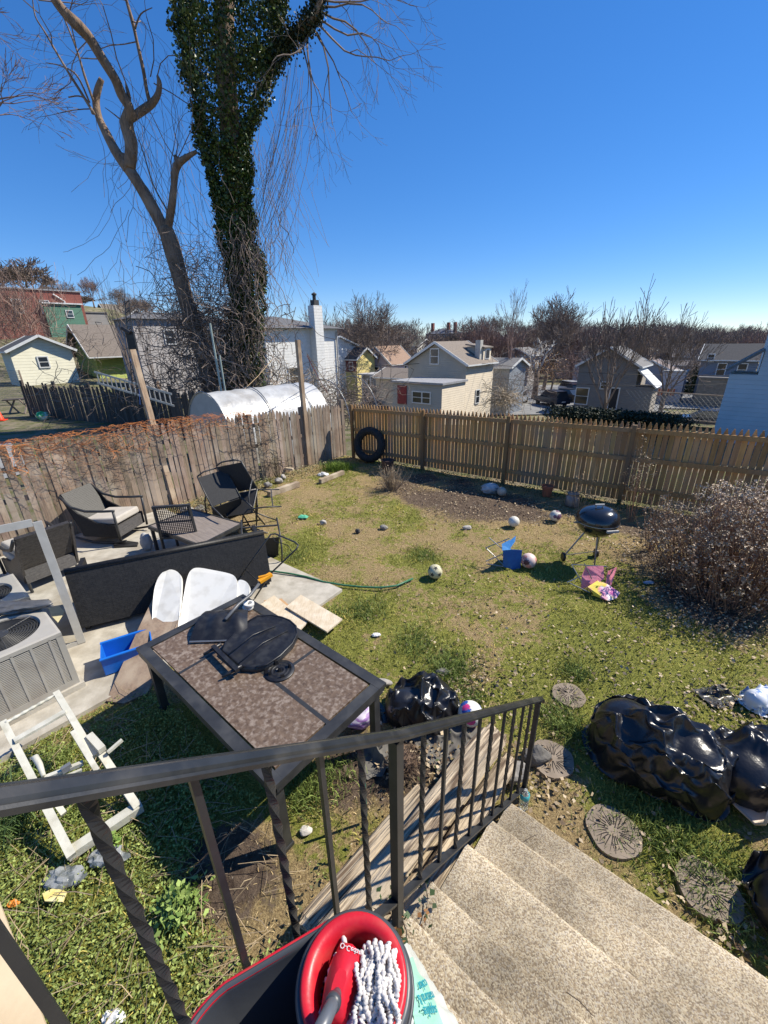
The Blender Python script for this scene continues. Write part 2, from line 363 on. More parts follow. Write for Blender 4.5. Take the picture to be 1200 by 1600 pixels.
# --- the left fence: weathered, pickets on the yard side
lf = thing('picket_fence', 'grey weathered picket fence on the left, hung with orange vine, greenhouse tunnel behind it', 'fence', U(-8.8, 8.7, 0))
LFU = -8.80
def lfh(v): return 1.55+.2*ss(8, 3, v)
vpost = [8.62, 7.12, 5.55, 3.42, 1.05, -1.3, -3.6]
for k in range(len(vpost)-1):
    v1, v0 = vpost[k]-.07, vpost[k+1]+.13; mb = MB(); n = int((v1-v0)/.098); base = random.uniform(.85, 1.1)
    for i in range(n):
        vv = v0+(i+.5)*(v1-v0)/n; t = base*random.uniform(.72, 1.15); tc = (t*random.uniform(.95, 1.06), t, t*random.uniform(.93, 1.05))
        picket(mb, U(LFU+random.uniform(-.012, .012), vv, -.05), DV, WV, .092, lfh(vv)+.05+random.uniform(-.03, .025)+(.05*math.sin(i*.4)), tc, lean=random.uniform(-.012, .012)-.01, point=.11)
    mb.build('picket_panel', oldwood, lf)
    mb = MB()
    for z in (.3, .85, 1.35): mb.bar(U(LFU-.05, v0-.1, z), U(LFU-.05, v1+.05, z+.01), .04, .085, tint=.8)
    mb.build('rail', oldwood, lf)
tallp = [(485, 728, 531, 1.15), (272, 787, 545, 1.5)]
for i, vp in enumerate(vpost[:6]):
    mb = MB(); h = [1.62, 1.6, 1.62, 1.72, 1.75, 1.75][i]; mb.box(U(LFU-.07, vp+.03, h/2-.1), (.1, .1, h+.2), GRID, tint=.8); mb.build('post', oldwood, lf)
for (px, py, pt, tn) in tallp:
    b = G(px, py); b = b-WV*(b.dot(WV)-(LFU-.02)); tp = lift(b, pt, 5)
    if px == 272: tp = V(206, 546, tp.y)
    mb = MB(); mb.bar(b-Vector((0, 0, .3)), tp, .10, .10, tint=(tn, tn*.95, tn*.85)); o = mb.build('post', oldwood, lf); o['label'] = 'tall post rising far above the pickets'
# --- the back fence: honey coloured cedar pickets, rails and posts towards the yard
bf = thing('picket_fence', 'honey brown cedar picket fence with pointed tops across the back of the yard', 'fence', BACK0)
blen = (BACK1-BACK0).length+1.5
def bfh(t): return 1.53+.22*t/blen
pt = [.12]+[ (Vector((G(a, b).x, G(a, b).y, 0))-BACK0).dot(BDIR) for a, b in ((650, 738), (790, 752), (965, 790))]
pt += [pt[-1]+2.4, pt[-1]+4.8]
pt[4] = min(pt[4], blen)
for k in range(len(pt)-1):
    t0, t1 = pt[k]+.0, pt[k+1]; mb = MB(); n = int((t1-t0)/.094)
    for i in range(n):
        t = t0+(i+.5)*(t1-t0)/n; c = random.uniform(.66, 1.2); tc = (c*random.uniform(.94, 1.08), c, c*random.uniform(.85, 1.2))
        picket(mb, BACK0+BDIR*t-BN*.02+Vector((0, 0, .06)), BDIR, BN, .094-.009*random.random()-.006, bfh(t)-.06+random.uniform(-.012, .012), tc, th=.015, lean=random.uniform(-.004, .004), point=.13)
    mb.build('picket_panel', newwood, bf)
    for z in (.22, .82, 1.38):
        mb = MB(); mb.bar(BACK0+BDIR*(t0+.01)+BN*.03+Vector((0, 0, z+.05*t0/3)), BACK0+BDIR*(t1-.01)+BN*.03+Vector((0, 0, z+.05*t1/3)), .04, .085, tint=.8); mb.build('rail', newwood, bf)
for t in pt:
    mb = MB(); mb.box(BACK0+BDIR*t+BN*.075+Vector((0, 0, .74)), (.075, .075, 1.56+.025*t), math.atan2(BDIR.y, BDIR.x), tint=.5); mb.build('post', newwood, bf)
# ================================================================ STAIRS
agg = bpy.data.materials.new('pebble_concrete'); agg.use_nodes = True
def agg_mat():
    nt = agg.node_tree; N = nt.nodes; b = N['Principled BSDF']; b.inputs['Roughness'].default_value = .85; b.inputs['Specular IOR Level'].default_value = .3
    tc = N.new('ShaderNodeTexCoord'); vo = N.new('ShaderNodeTexVoronoi'); vo.inputs['Scale'].default_value = 185; link(nt, tc.outputs['Object'], vo.inputs['Vector'])
    cr_ = N.new('ShaderNodeValToRGB'); e = cr_.color_ramp.elements; e[0].position = 0; e[0].color = (.17, .135, .095, 1); e[1].position = 1; e[1].color = (.50, .43, .31, 1)
    for p, c in ((.25, (.24, .185, .12, 1)), (.5, (.36, .29, .19, 1)), (.72, (.44, .38, .27, 1)), (.9, (.31, .27, .22, 1))):
        x = e.new(p); x.color = c
    sp = N.new('ShaderNodeSeparateColor'); link(nt, vo.outputs['Color'], sp.inputs[0]); link(nt, sp.outputs[0], cr_.inputs[0])
    n = N.new('ShaderNodeTexNoise'); n.inputs['Scale'].default_value = 2.6; n.inputs['Detail'].default_value = 8; n.inputs['Roughness'].default_value = .65; link(nt, tc.outputs['Object'], n.inputs['Vector'])
    mr = N.new('ShaderNodeMapRange'); mr.inputs[1].default_value = .35; mr.inputs[2].default_value = .65; mr.inputs[3].default_value = .66; mr.inputs[4].default_value = 1.32; link(nt, n.outputs[0], mr.inputs[0])
    mx = N.new('ShaderNodeMix'); mx.data_type = 'RGBA'; mx.blend_type = 'MULTIPLY'; mx.inputs[0].default_value = 1
    link(nt, cr_.outputs[0], mx.inputs[6]); link(nt, mr.outputs[0], mx.inputs[7]); at = N.new('ShaderNodeAttribute'); at.attribute_name = 'tint'; m2 = N.new('ShaderNodeMix'); m2.data_type = 'RGBA'; m2.blend_type = 'MULTIPLY'; m2.inputs[0].default_value = 1
    link(nt, mx.outputs[2], m2.inputs[6]); link(nt, at.outputs['Color'], m2.inputs[7]); link(nt, m2.outputs[2], b.inputs['Base Color'])
    bp = N.new('ShaderNodeBump'); bp.invert = True; bp.inputs['Strength'].default_value = .6; bp.inputs['Distance'].default_value = .003; link(nt, vo.outputs['Distance'], bp.inputs['Height'])
    link(nt, bp.outputs[0], b.inputs['Normal'])
agg_mat()
st = thing('stairs', 'wide pebbled concrete steps leading down into the yard beside the black railing', 'stairs', U(0, 2.03, 0), GRID)
noses = [(2.03, .17), (1.71, .38), (1.38, .60), (1.02, .81), (.77, 1.03), (.59, 1.26), (.42, 1.5)]
def step_mesh(v0, v1, z0, z1, u0=-.60, u1=1.75):
    mb = MB(); n = 90; prof = [(v1-.01, z0), (v1-.006, z0+.04), (v1, z1-.035), (v1-.006, z1-.012), (v1-.022, z1), (v1-.06, z1+.001)]+[(v1-.06+(v0+.03-v1+.06)*q/6, z1+.001) for q in range(1, 6)]+[(v0+.03, z1), (v0, z0)]; vs = []; fs = []
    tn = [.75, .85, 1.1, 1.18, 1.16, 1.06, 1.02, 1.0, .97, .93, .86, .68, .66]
    for i in range(n+1):
        u = u0+(u1-u0)*i/n
        for k, (a, b) in enumerate(prof):
            w_ = .005*noise.noise(Vector((u*3, a*4, b*9)))+.003*noise.noise(Vector((u*22, a*4, b*9))) if k < 5 else 0
            vs.append(U(u, a+w_, b+(w_*.3 if k > 0 else 0)))
    m = len(prof)
    for i in range(n):
        for k in range(m-1): fs.append((i*m+k, i*m+k+1, (i+1)*m+k+1, (i+1)*m+k))
    fs += [tuple(range(m))[::-1], tuple(n*m+k for k in range(m))]
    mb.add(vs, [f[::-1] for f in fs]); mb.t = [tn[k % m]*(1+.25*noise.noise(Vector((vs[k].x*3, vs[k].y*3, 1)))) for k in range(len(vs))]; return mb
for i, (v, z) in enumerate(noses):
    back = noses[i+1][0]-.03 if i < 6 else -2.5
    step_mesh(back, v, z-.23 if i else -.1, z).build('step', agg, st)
# ================================================================ RAILING
iron = M('black_iron', (.016, .017, .019), (.028, .029, .032), 18, rough=.42, bump=.25, bs=60, bd=.002, c3=(.03, .03, .03), s3=5)
rust = M('worn_black_iron', (.013, .014, .016), (.022, .024, .027), 12, rough=.33, st=(1, 1, 1), bump=.25, bs=50, bd=.002, c3=(.05, .048, .045), s3=9)
RP = Vector((.023, .905, 2.09)); RE = Vector((1.0, 2.06, .985)); RS = RP+Vector((-.646, -.763, .81))*.80; RS2 = RS+Vector((-.646, -.763, .6))*.35
rl = thing('stair_railing', 'black iron stair railing with plain and twisted balusters', 'railing', (RP.x, RP.y, .93))
prof = [(q_*.92, w_*.92) for q_, w_ in [(-.026, -.004), (-.026, .006), (-.0215, .009), (-.018, .004), (-.013, .012), (0, .018), (.013, .012), (.018, .004), (.0215, .009), (.026, .006), (.026, -.004), (.016, -.010), (-.016, -.010)]]
e1 = RE+Vector((.646, .763, -.72))*.05
mb = MB(); mb.tube([RS2, RS, RP.lerp(RS, .5), RP+(RS-RP)*.02, RP+(RE-RP)*.02, RP.lerp(RE, .5), e1, e1+Vector((.01, .012, -.035))], 1, n=len(prof), prof=prof)
mb.build('handrail', rust, rl)
dz = Vector((0, 0, -.87))
mb = MB(); mb.bar(RS+dz, RP+dz-Vector((.646, .763, -.79))*.02, .03, .012); mb.build('bottom_rail', iron, rl)
mb = MB(); mb.bar(RP+dz+Vector((.646, .763, -.74))*.02, RE+dz-Vector((.646, .763, -.74))*.02, .03, .012); mb.build('bottom_rail', iron, rl)
mb = MB(); mb.box(RP+Vector((0, 0, -.64)), (.034, .034, 1.26), GRID); mb.build('post', iron, rl)
mb = MB(); mb.box(RE+Vector((0, 0, -.5)), (.03, .03, .97), GRID); mb.build('post', iron, rl)
d1 = Vector((-.646, -.763, .81)); d2 = (RE-RP)
def balus(p, tw):
    mb = MB(); a = p+Vector((0, 0, -.008)); b = p+dz
    if tw: mb.bar(a, b, .0155, .0155, twist=math.pi*2*3.2, n=70)
    else: mb.bar(a, b, .0135, .0135, up=(DV.x, DV.y, 0))
    mb.build('baluster', iron, rl)
for k, q in enumerate((.151, .287, .42, .553, .685, .81)): balus(RP+d1*q, k % 2 == 0)
for k in range(1, 10): balus(RP+d2*(k/10+.003*random.random()), k % 2 == 1)
# ================================================================ YARD OBJECTS
def PX(lst): return [G(a, b, c) for a, b, c in lst]
def hull(mb, pts, th, away=True, tint=1.0):
    """extrude a planar polygon by th"""
    pts = [Vector(p) for p in pts]; n = Vector((0, 0, 0)); m = len(pts)
    for i in range(m): n += (pts[i]-pts[0]).cross(pts[(i+1) % m]-pts[0])
    n.normalize(); c = sum(pts, Vector())/m
    if n.dot(Vector((0, 0, EYE))-c) < 0: n = -n; pts = pts[::-1]
    q = pts+[p-n*th for p in pts]
    mb.add(q, [tuple(range(m)), tuple(range(m, 2*m))[::-1]]+[(i, m+i, m+(i+1) % m, (i+1) % m) for i in range(m)], tint); return n
white_pl = M('white_plastic', (.74, .72, .66), (.72, .71, .66), 4, rough=.45, bump=.05, c3=(.62, .60, .54), s3=7)
blk_pl = M('black_plastic', (.010, .010, .012), (.018, .018, .02), 20, rough=.38, bump=.15, bs=80, bd=.002, c3=(.03, .03, .03), s3=14)
blkmetal = M('charcoal_metal', (.024, .025, .027), (.036, .037, .038), 9, rough=.45, bump=.1, bs=60, bd=.001, c3=(.055, .055, .054), s3=6)
tile = M('brown_stone_tile', (.09, .058, .038), (.17, .118, .08), 28, rough=.45, bump=.3, bs=60, bd=.002, c3=(.27, .215, .17), s3=34)
steel = M('steel_tube', (.35, .35, .34), (.28, .28, .27), 8, rough=.35, metal=.8)
cushion = M('greige_cushion', (.50, .46, .40), (.43, .39, .34), 5, rough=.95, bump=.2, bs=120, bd=.002)
wick = M('black_wicker', (.010, .0095, .009), (.022, .021, .02), 30, rough=.5, spec=.35, wave=[('z', .024, .010, .8), ('x', .034, .008, .7)])
wickc = M('brown_wicker', (.035, .031, .028), (.065, .058, .052), 30, rough=.5, wave=[('z', .04, .02, 1), ('y', .045, .018, 1)])
plank = M('weathered_plank', (.37, .29, .20), (.24, .18, .125), 3.5, rough=.9, st=(9, 1, 9), bump=.7, bs=6, bd=.012, c3=(.50, .42, .31), s3=3)
stone = M('grey_stone', (.30, .28, .25), (.20, .185, .165), 7, rough=.95, bump=.6, bs=20, bd=.02)
foliage = M('leaf_green', (.085, .13, .03), (.13, .19, .05), 9, rough=.55, spec=.35)
straw = M('dry_stems', (.36, .28, .17), (.22, .16, .10), 9, rough=.9)
# ---- patio table
t = thing('patio_table', 'rectangular patio table with dark metal frame and mottled brown tile inlay', 'table', U(-2.6, 1.33, 0), GRID)
u0, u1, v0, v1, zt = -3.60, -1.62, .82, 1.90, .72
mb = MB(); fw_ = .085
for a, b, c, d in ((u0, u1, v0, v0+fw_), (u0, u1, v1-fw_, v1)): mb.box(U((a+b)/2, (c+d)/2, zt-.014), (b-a, d-c, .032), GRID)
for a, b in ((u0, u0+fw_), (u1-fw_, u1)): mb.box(U((a+b)/2, (v0+v1)/2, zt-.0145), (b-a-.001, v1-v0-2*fw_-.002, .031), GRID)
um, vm = -3.0, 1.36
mb.box(U((u0+u1)/2, vm, zt-.016), (u1-u0-2*fw_-.002, .032, .03), GRID)
mb.box(U(um, (v0+fw_+vm)/2, zt-.0165), (.028, vm-v0-fw_-.034, .03), GRID); mb.box(U(-2.35, (v1-fw_+vm)/2, zt-.0165), (.028, v1-vm-fw_-.034, .03), GRID)
for s, vv in ((-1, v0), (1, v1)): mb.box(U((u0+u1)/2, vv-s*.02, zt-.055), (u1-u0-.03, .03, .05), GRID)
for s, uu in ((-1, u0), (1, u1)): mb.box(U(uu-s*.02, (v0+v1)/2, zt-.0555), (.03, v1-v0-.075, .049), GRID)
mb.build('table_frame', blkmetal, t)
for a, b, c, d in ((u0+fw_, um, v0+fw_, vm), (um, u1-fw_, v0+fw_, vm), (u0+fw_, -2.35, vm, v1-fw_), (-2.35, u1-fw_, vm, v1-fw_)):
    mb = MB(); mb.box(U((a+b)/2, (c+d)/2, zt-.012), (b-a-.03, d-c-.03, .02), GRID, tint=random.uniform(.93, 1.06)); mb.build('tile_panel', tile, t)
for a in (u0+.07, u1-.07):
    for c in (v0+.07, v1-.07):
        mb = MB(); mb.box(U(a, c, (zt-.08)/2), (.062, .062, zt-.08), GRID); mb.box(U(a, c, .02), (.08, .08, .03), GRID); mb.build('leg', blkmetal, t)
# ---- things on the table
zt2 = zt+.004
c = G(437, 1048, zt2); tt = thing('plastic_disc', 'round black plastic disc with five upright pegs lying on the tiled table', 'plastic disc', c)
mb = MB(); mb.lathe([(0.001, .002), (.03, .004), (.034, .010), (.04, .004), (.06, .004), (.064, .010), (.07, .004), (.09, .004), (.094, .010), (.10, .005), (.118, .006), (.122, 0)], 40, c, tint=1); mb.build('disc', blk_pl, tt, True)
for k in range(5):
    p = c+(Vector((math.cos(k*math.pi/2+.5), math.sin(k*math.pi/2+.5), 0))*.085 if k < 4 else Vector((0, 0, 0)))
    mb = MB(); mb.box(p+Vector((0, 0, .022)), (.018, .032, .034), k*1.57+.5, taper=.8); mb.build('peg', blk_pl, tt)
pan = [(376, 1042), (400, 1043), (417, 1039), (438, 1025), (457, 1006), (465, 990), (463, 978), (453, 969), (440, 964), (425, 961), (402, 962), (372, 980), (350, 1003), (345, 1016)]
P3 = [G(a, b, zt2+.05) for a, b in pan]; cc = sum(P3, Vector())/len(P3)
t = thing('moulded_panel', 'black moulded plastic panel with rounded end and pronged bar, lying on the table', 'plastic panel', Vector((cc.x, cc.y, zt2)))
mb = MB(); n = len(P3); rings = [(1.0, 0.0), (.99, .045), (.94, .052), (.9, .044), (.6, .06), (.25, .07)]; vs = []
for k, h in rings:
    for p in P3: q = cc.lerp(p, k); vs.append((q.x, q.y, zt2+h))
vs.append((cc.x, cc.y, zt2+.072)); fs = []
for i in range(len(rings)-1):
    for j in range(n): fs.append((i*n+j, i*n+(j+1) % n, (i+1)*n+(j+1) % n, (i+1)*n+j))
for j in range(n): fs.append(((len(rings)-1)*n+j, (len(rings)-1)*n+(j+1) % n, len(rings)*n))
mb.add(vs, [f[::-1] for f in fs]); mb.build('panel', blk_pl, t, True)
mb = MB(); mb.tube([cc.lerp(p, .985)+Vector((0, 0, .0)) for p in P3[1:12]], .009, 8); mb.build('rim', blk_pl, t, True)
mb = MB(); mb.tube(PX([(357, 1022, .80), (395, 992, .815), (430, 978, .80)]), .006, 6); mb.tube(PX([(372, 1037, .79), (410, 1005, .81), (450, 985, .79)]), .005, 6); mb.build('ridge', blk_pl, t, True)
mb = MB(); mb.bar(G(333, 1010, .785), G(371, 1048, .785), .035, .03); mb.build('bar', blk_pl, t)
for a, b in (((318, 1023), (346, 1006)), ((347, 1058), (378, 1040))):
    mb = MB(); mb.tube([G(*a, .748), G((a[0]*.6+b[0]*.4), (a[1]*.6+b[1]*.4), .765), G(*b, .785)], [.010, .014, .018], 8); mb.build('prong', blk_pl, t, True)
# ---- snow shovel
t = thing('snow_shovel', 'black snow shovel laid on the table, metal edged scoop and yellow grip', 'shovel', G(345, 985, zt2))
mb = MB(); nu, nv = 24, 12; A, B_, C_, D_ = G(296, 1003, zt2+.01), G(387, 1000, zt2+.01), G(388, 955, zt2+.05), G(322, 957, zt2+.05); vs = []; fs = []
for i in range(nu+1):
    for j in range(nv+1):
        a, b = i/nu, j/nv; p = A.lerp(B_, a).lerp(D_.lerp(C_, a), b); h = .085*math.sin(math.pi*min(1, b*.9))*(1-abs(a-.5)**3*3)
        h += .012*math.cos(a*math.pi*5)*math.sin(math.pi*b); vs.append(p+Vector((0, 0, h)))
for i in range(nu):
    for j in range(nv): q = i*(nv+1)+j; fs.append((q, q+nv+1, q+nv+2, q+1))
m_ = len(vs); vs += [Vector(p)-Vector((0, 0, .004)) for p in vs]; fs += [tuple(i+m_ for i in f[::-1]) for f in fs]; mb.add(vs, fs); mb.build('scoop', blk_pl, t, True)
mb = MB(); mb.bar(A+Vector((0, 0, .002)), B_+Vector((0, 0, .002)), .022, .006); mb.build('wear_strip', steel, t)
mb = MB(); mb.tube([G(352, 968, .84), G(372, 945, .85), G(391, 930, .86), G(411, 904, .90)], .016, 8); mb.build('shaft', M('grey_shaft', (.12, .125, .135), rough=.4), t, True)
yel = M('yellow_orange_plastic', (.85, .38, .02), (.75, .32, .02), 5, rough=.4)
mb = MB(); a, b = G(405, 909, .90), G(424, 897, .93); mb.bar(a, b, .06, .03); mb.tube([G(404, 902, .93), G(424, 897, .94)], .012, 8); mb.build('grip', yel, t)
# ---- tape rolls
t = thing('tape_roll', 'two stacked rolls of white tape at the back corner of the tiled table', 'tape', G(388, 950, zt2))
for k in range(2):
    c = G(388+k*2, 951, zt2)+Vector((0, 0, .018+k*.036)); mb = MB(); mb.lathe([(.026, -.016), (.048, -.016), (.052, -.012), (.052, .012), (.048, .016), (.026, .016), (.026, -.016)], 28, c, cap=False); mb.build('roll', white_pl, t, True)
# ---- white panels and brown plank leaning behind the table
def zpy(py, y0, y1, z1): return z1*(y0-py)/(y0-y1)
def chaikin(p, n=2):
    for _ in range(n): p = [(a[0]*k+b[0]*(1-k), a[1]*k+b[1]*(1-k)) for a, b in zip(p, p[1:]+p[:1]) for k in (.75, .25)]
    return p
def leaning(name, pts, y0, y1, z1, th, mat, label, cat, group=None):
    pts = chaikin(pts) if name == 'table_leaf' else pts
    P_ = [G(a, b, max(0.02, zpy(b, y0, y1, z1))) for a, b in pts]; lo = min(P_, key=lambda p: p.z); mb = MB(); hull(mb, P_, th)
    return tag(mb.build(name, mat, loc=(lo.x, lo.y, lo.z)), label, cat, group)
leaning('table_leaf', [(237, 1040), (237, 985), (239, 930), (244, 908), (252, 895), (262, 890), (272, 890), (281, 896), (284, 906), (282, 940), (272, 1040)], 1045, 888, .60, .045, white_pl, 'narrow white round-ended panel leaning left of the broad white panel', 'panel')
leaning('table_leaf', [(272, 1040), (279, 981), (287, 930), (292, 902), (298, 890), (308, 886), (335, 891), (360, 896), (368, 901), (371, 910), (370, 937), (362, 1030)], 1045, 886, .57, .045, white_pl, 'broad white panel with rounded corners standing behind the tiled table', 'panel')
leaning('table_leaf', [(362, 1000), (369, 930), (371, 908), (376, 905), (386, 909), (391, 918), (388, 932), (375, 1000)], 1030, 905, .50, .04, white_pl, 'small white panel half hidden behind the broad one, near the tape', 'panel')
leaning('brown_plank', [(166, 1095), (217, 980), (245, 922), (266, 912), (292, 905), (296, 925), (262, 1010), (246, 1043), (231, 1082), (193, 1099)], 1100, 905, .44, .03, M('brown_plank_wood', (.30, .215, .15), (.20, .14, .10), 3, rough=.8, st=(9, 9, 1), bump=.3, bs=8, bd=.004, c3=(.38, .30, .22), s3=4), 'wide brown board leaning behind the narrow white panel, blond sawn edge', 'board')
# blue bin
bl = M('blue_plastic', (.01, .16, .62), (.01, .12, .5), 4, rough=.4)
c = G(205, 1030, .04); t = thing('blue_bin', 'bright blue plastic bin on the concrete behind the brown board', 'bin', c)
mb = MB(); r_ = GRID+1.25
for dx, dy, sx, sy in ((0, .14, .46, .012), (0, -.14, .46, .012), (.23, 0, .012, .28), (-.23, 0, .012, .28)):
    q = Matrix.Rotation(r_, 3, 'Z')@Vector((dx, dy, 0)); mb.box(c+q+Vector((0, 0, .11)), (sx, sy, .2), r_)
mb.box(c+Vector((0, 0, .012)), (.45, .27, .012), r_); mb.build('body', bl, t)
mb = MB()
for s in (-1, 1): q = Matrix.Rotation(r_, 3, 'Z')@Vector((0, s*.15, 0)); mb.box(c+q+Vector((0, 0, .213)), (.48, .03, .012), r_)
mb.build('rim', bl, t)
# ---- tile boards on the slab
board = M('pale_board', (.62, .52, .38), (.52, .42, .29), 4, rough=.8, st=(6, 1, 1), bump=.2, c3=(.66, .57, .44), s3=9)
def flat(name, pts, z, th, mat, label, cat, group=None):
    P_ = [G(a, b, z) for a, b in pts]; c = sum(P_, Vector())/len(P_); mb = MB(); hull(mb, P_, th); return tag(mb.build(name, mat, loc=(c.x, c.y, z-th)), label, cat, group)
flat('pale_board', [(470, 929), (535, 967), (511, 987), (447, 948)], .115, .02, board, 'pale wooden board nearest the lawn, on top of the other boards', 'board')
flat('pale_board', [(407, 944), (428, 930), (480, 972), (468, 985)], .085, .018, board, 'pale narrow board lying under the longer board by the table', 'board')
flat('tan_board', [(412, 938), (440, 935), (458, 951), (440, 962)], .06, .014, M('tan_board', (.50, .31, .16), (.42, .25, .13), 5, rough=.8), 'small tan piece of board between the pale boards', 'board')
# ---- wicker loveseat seen from behind
a, b = U(-5.42, .78, 0), U(-4.50, 2.82, 0); dr = (b-a).normalized(); nr = Vector((-dr.y, dr.x, 0)); an = math.atan2(dr.y, dr.x); ln = (b-a).length
t = thing('wicker_loveseat', 'long black wicker loveseat seen from its back, dark woven panel', 'sofa', a.lerp(b, .5)+Vector((0, 0, .035)), an)
rx = Matrix.Rotation(an, 3, 'Z')@Matrix.Rotation(R(-7), 3, 'X')
mb = MB(); mb.box(a.lerp(b, .5)+nr*.02+Vector((0, 0, .46)), (ln, .06, .72), rot=rx); mb.build('backrest', wick, t)
mb = MB(); mb.tube([a+nr*.06+Vector((0, 0, .82)), b+nr*.06+Vector((0, 0, .82))], .035, 10); mb.build('top_roll', wick, t, True)
mb = MB(); mb.box(a.lerp(b, .5)+nr*.40+Vector((0, 0, .25)), (ln-.02, .66, .26), an); mb.build('seat_base', wick, t)
for k in (-.25, .25):
    mb = MB(); mb.box(a.lerp(b, .5+k)+nr*.42+Vector((0, 0, .44)), (ln/2-.03, .6, .11), an); o = mb.build('seat_cushion', cushion, t); bv = o.modifiers.new('b', 'BEVEL'); bv.width = .03; bv.segments = 3
for k in (0.02, .98):
    mb = MB(); p = a.lerp(b, k); mb.box(p+nr*.38+Vector((0, 0, .42)), (.05, .68, .5), an); mb.build('arm', wick, t)
    for q in (.03, .7):
        mb = MB(); mb.box(p+nr*q+Vector((0, 0, .10)), (.05, .05, .19), an); mb.build('leg', blkmetal, t)
# ---- wicker armchairs
def armchair(label, loc, rz, rock=False, sc=1.0):
    """faces local +y"""
    t = thing('wicker_armchair', label, 'armchair', loc, rz, None); mw = MW[t.name]
    def T(x, y, z): return mw@Vector((x*sc, y*sc, z*sc))
    rot = Matrix.Rotation(rz, 3, 'Z')
    mb = MB(); tilt = rot@Matrix.Rotation(R(24), 3, 'X'); mb.box(T(0, -.40, .58), (.62*sc, .05*sc, .66*sc), rot=tilt); mb.build('backrest', wickc if not rock else wick, t)
    mb = MB(); mb.box(T(0, 0, .24), (.62*sc, .68*sc, .20*sc), rz); mb.build('seat_base', wickc, t)
    mb = MB(); mb.box(T(0, .05, .41), (.58*sc, .60*sc, .12*sc), rot=rot@Matrix.Rotation(R(4), 3, 'X')); o = mb.build('seat_cushion', cushion, t); bv = o.modifiers.new('b', 'BEVEL'); bv.width = .035; bv.segments = 3
    for s in (-1, 1):
        mb = MB(); mb.tube([T(s*.33, -.54, .86), T(s*.345, -.36, .68), T(s*.35, -.12, .62), T(s*.35, .2, .63), T(s*.35, .42, .65)], .022*sc, 8); mb.tube([T(s*.35, .40, .65), T(s*.34, .38, .1)], .02*sc, 8); mb.build('arm', blkmetal, t, True)
        mb = MB(); pts = [T(s*.325, -.52, .80), T(s*.325, -.30, .55), T(s*.325, .0, .40), T(s*.325, .34, .36), T(s*.325, .34, .14), T(s*.325, -.30, .14)]; hull(mb, pts, .03); mb.build('side_panel', wickc if not rock else wick, t)
        mb = MB(); mb.tube([T(s*.3, -.5, .10), T(s*.3, -.2, .03), T(s*.3, .2, .03), T(s*.3, .45, .08)] if rock else [T(s*.3, -.34, .14), T(s*.3, -.36, .0)], .02*sc, 6); mb.build('rocker' if rock else 'leg', blkmetal, t)
    return t
p = G(182, 838, .035); armchair('wicker rocking armchair with greige cushion against the left fence, facing right', p, GRID+R(-58), True)
p = G(72, 900, .035); tB = armchair('brown wicker armchair with thick cushions, seen through the pale door frame', p, GRID+R(98), False)
mw = MW[tB.name]; mb = MB(); mb.box(mw@Vector((0, .08, .55)), (.56, .5, .12), GRID+R(98)); o = mb.build('extra_cushion', cushion, tB); bv = o.modifiers.new('b', 'BEVEL'); bv.width = .04; bv.segments = 3
# ---- open-weave chair
c = G(282, 880, .035); c = c+Vector((0, .15, 0)); rz = R(8)
t = thing('woven_back_chair', 'black chair with open lattice woven back, between the loveseat and the low table', 'chair', c, rz); mw = MW[t.name]
def T(x, y, z): return mw@Vector((x, y, z))
mb = MB()
for s in (-1, 1): mb.bar(T(s*.27, 0, 0), T(s*.25, -.06, .92), .035, .035)
mb.bar(T(-.27, -.06, .92), T(.27, -.06, .92), .05, .035); mb.bar(T(-.25, -.04, .40), T(.25, -.04, .40), .04, .03); mb.bar(T(-.25, -.05, .66), T(.25, -.05, .66), .02, .02); mb.build('back_frame', blkmetal, t)
mb = MB()
for k in range(17): x = -.225+k*.028; mb.bar(T(x, -.045, .42), T(x, -.06, .90), .011, .004, up=(0, 1, 0))
for k in range(17): z = .43+k*.028; mb.bar(T(-.24, -.048-.0005*k, z), T(.24, -.048-.0005*k, z), .011, .004)
mb.build('woven_back', wick, t)
mb = MB(); mb.box(T(0, .25, .42), (.5, .5, .05), rz); mb.build('seat', wick, t)
for s in (-1, 1): mb = MB(); mb.bar(T(s*.24, .48, 0), T(s*.24, .48, .42), .035, .035); mb.build('leg', blkmetal, t)
# ---- low coffee table
cs = [G(232, 822, .5), G(300, 796, .5), G(378, 818, .5), G(312, 852, .5)]; c = sum(cs, Vector())/4
t = thing('coffee_table', 'low grey brown slatted patio table with dark legs behind the lattice chair', 'table', Vector((c.x, c.y, .035)), GRID)
tg = M('greybrown_top', (.26, .22, .19), (.19, .16, .14), 4, rough=.6, st=(1, 8, 1), wave=[('y', .09, .006, .9)])
mb = MB(); hull(mb, cs, .03); mb.build('tabletop', tg, t)
for k in range(4):
    mb = MB(); mb.bar(cs[k]+Vector((0, 0, -.02)), cs[(k+1) % 4]+Vector((0, 0, -.02)), .03, .055); mb.build('apron', blkmetal, t)
    q = cs[k].lerp(c, .06); mb = MB(); mb.bar(Vector((q.x, q.y, .03)), Vector((q.x, q.y, .46)), .045, .045); mb.build('leg', blkmetal, t)
# ---- small things on the patio
flat('black_sandal', [(176, 849), (200, 845), (216, 847), (214, 852), (196, 853), (178, 854)], .065, .025, blk_pl, 'flat black rubber mat scrap on the bright patio below the rocking chair', 'mat')
c = G(222, 862, .035)
mb = MB(); mb.blob(c+Vector((.08, .05, .16)), (.10, .06, .16), 3, .2, 3, 4, ridge=.15); tag(mb.build('paper_bag', M('grey_paper', (.45, .45, .44), rough=.7, bump=.3, bs=20), loc=c, smooth=True), 'crumpled light grey paper bag beside the lattice chair leg', 'bag')
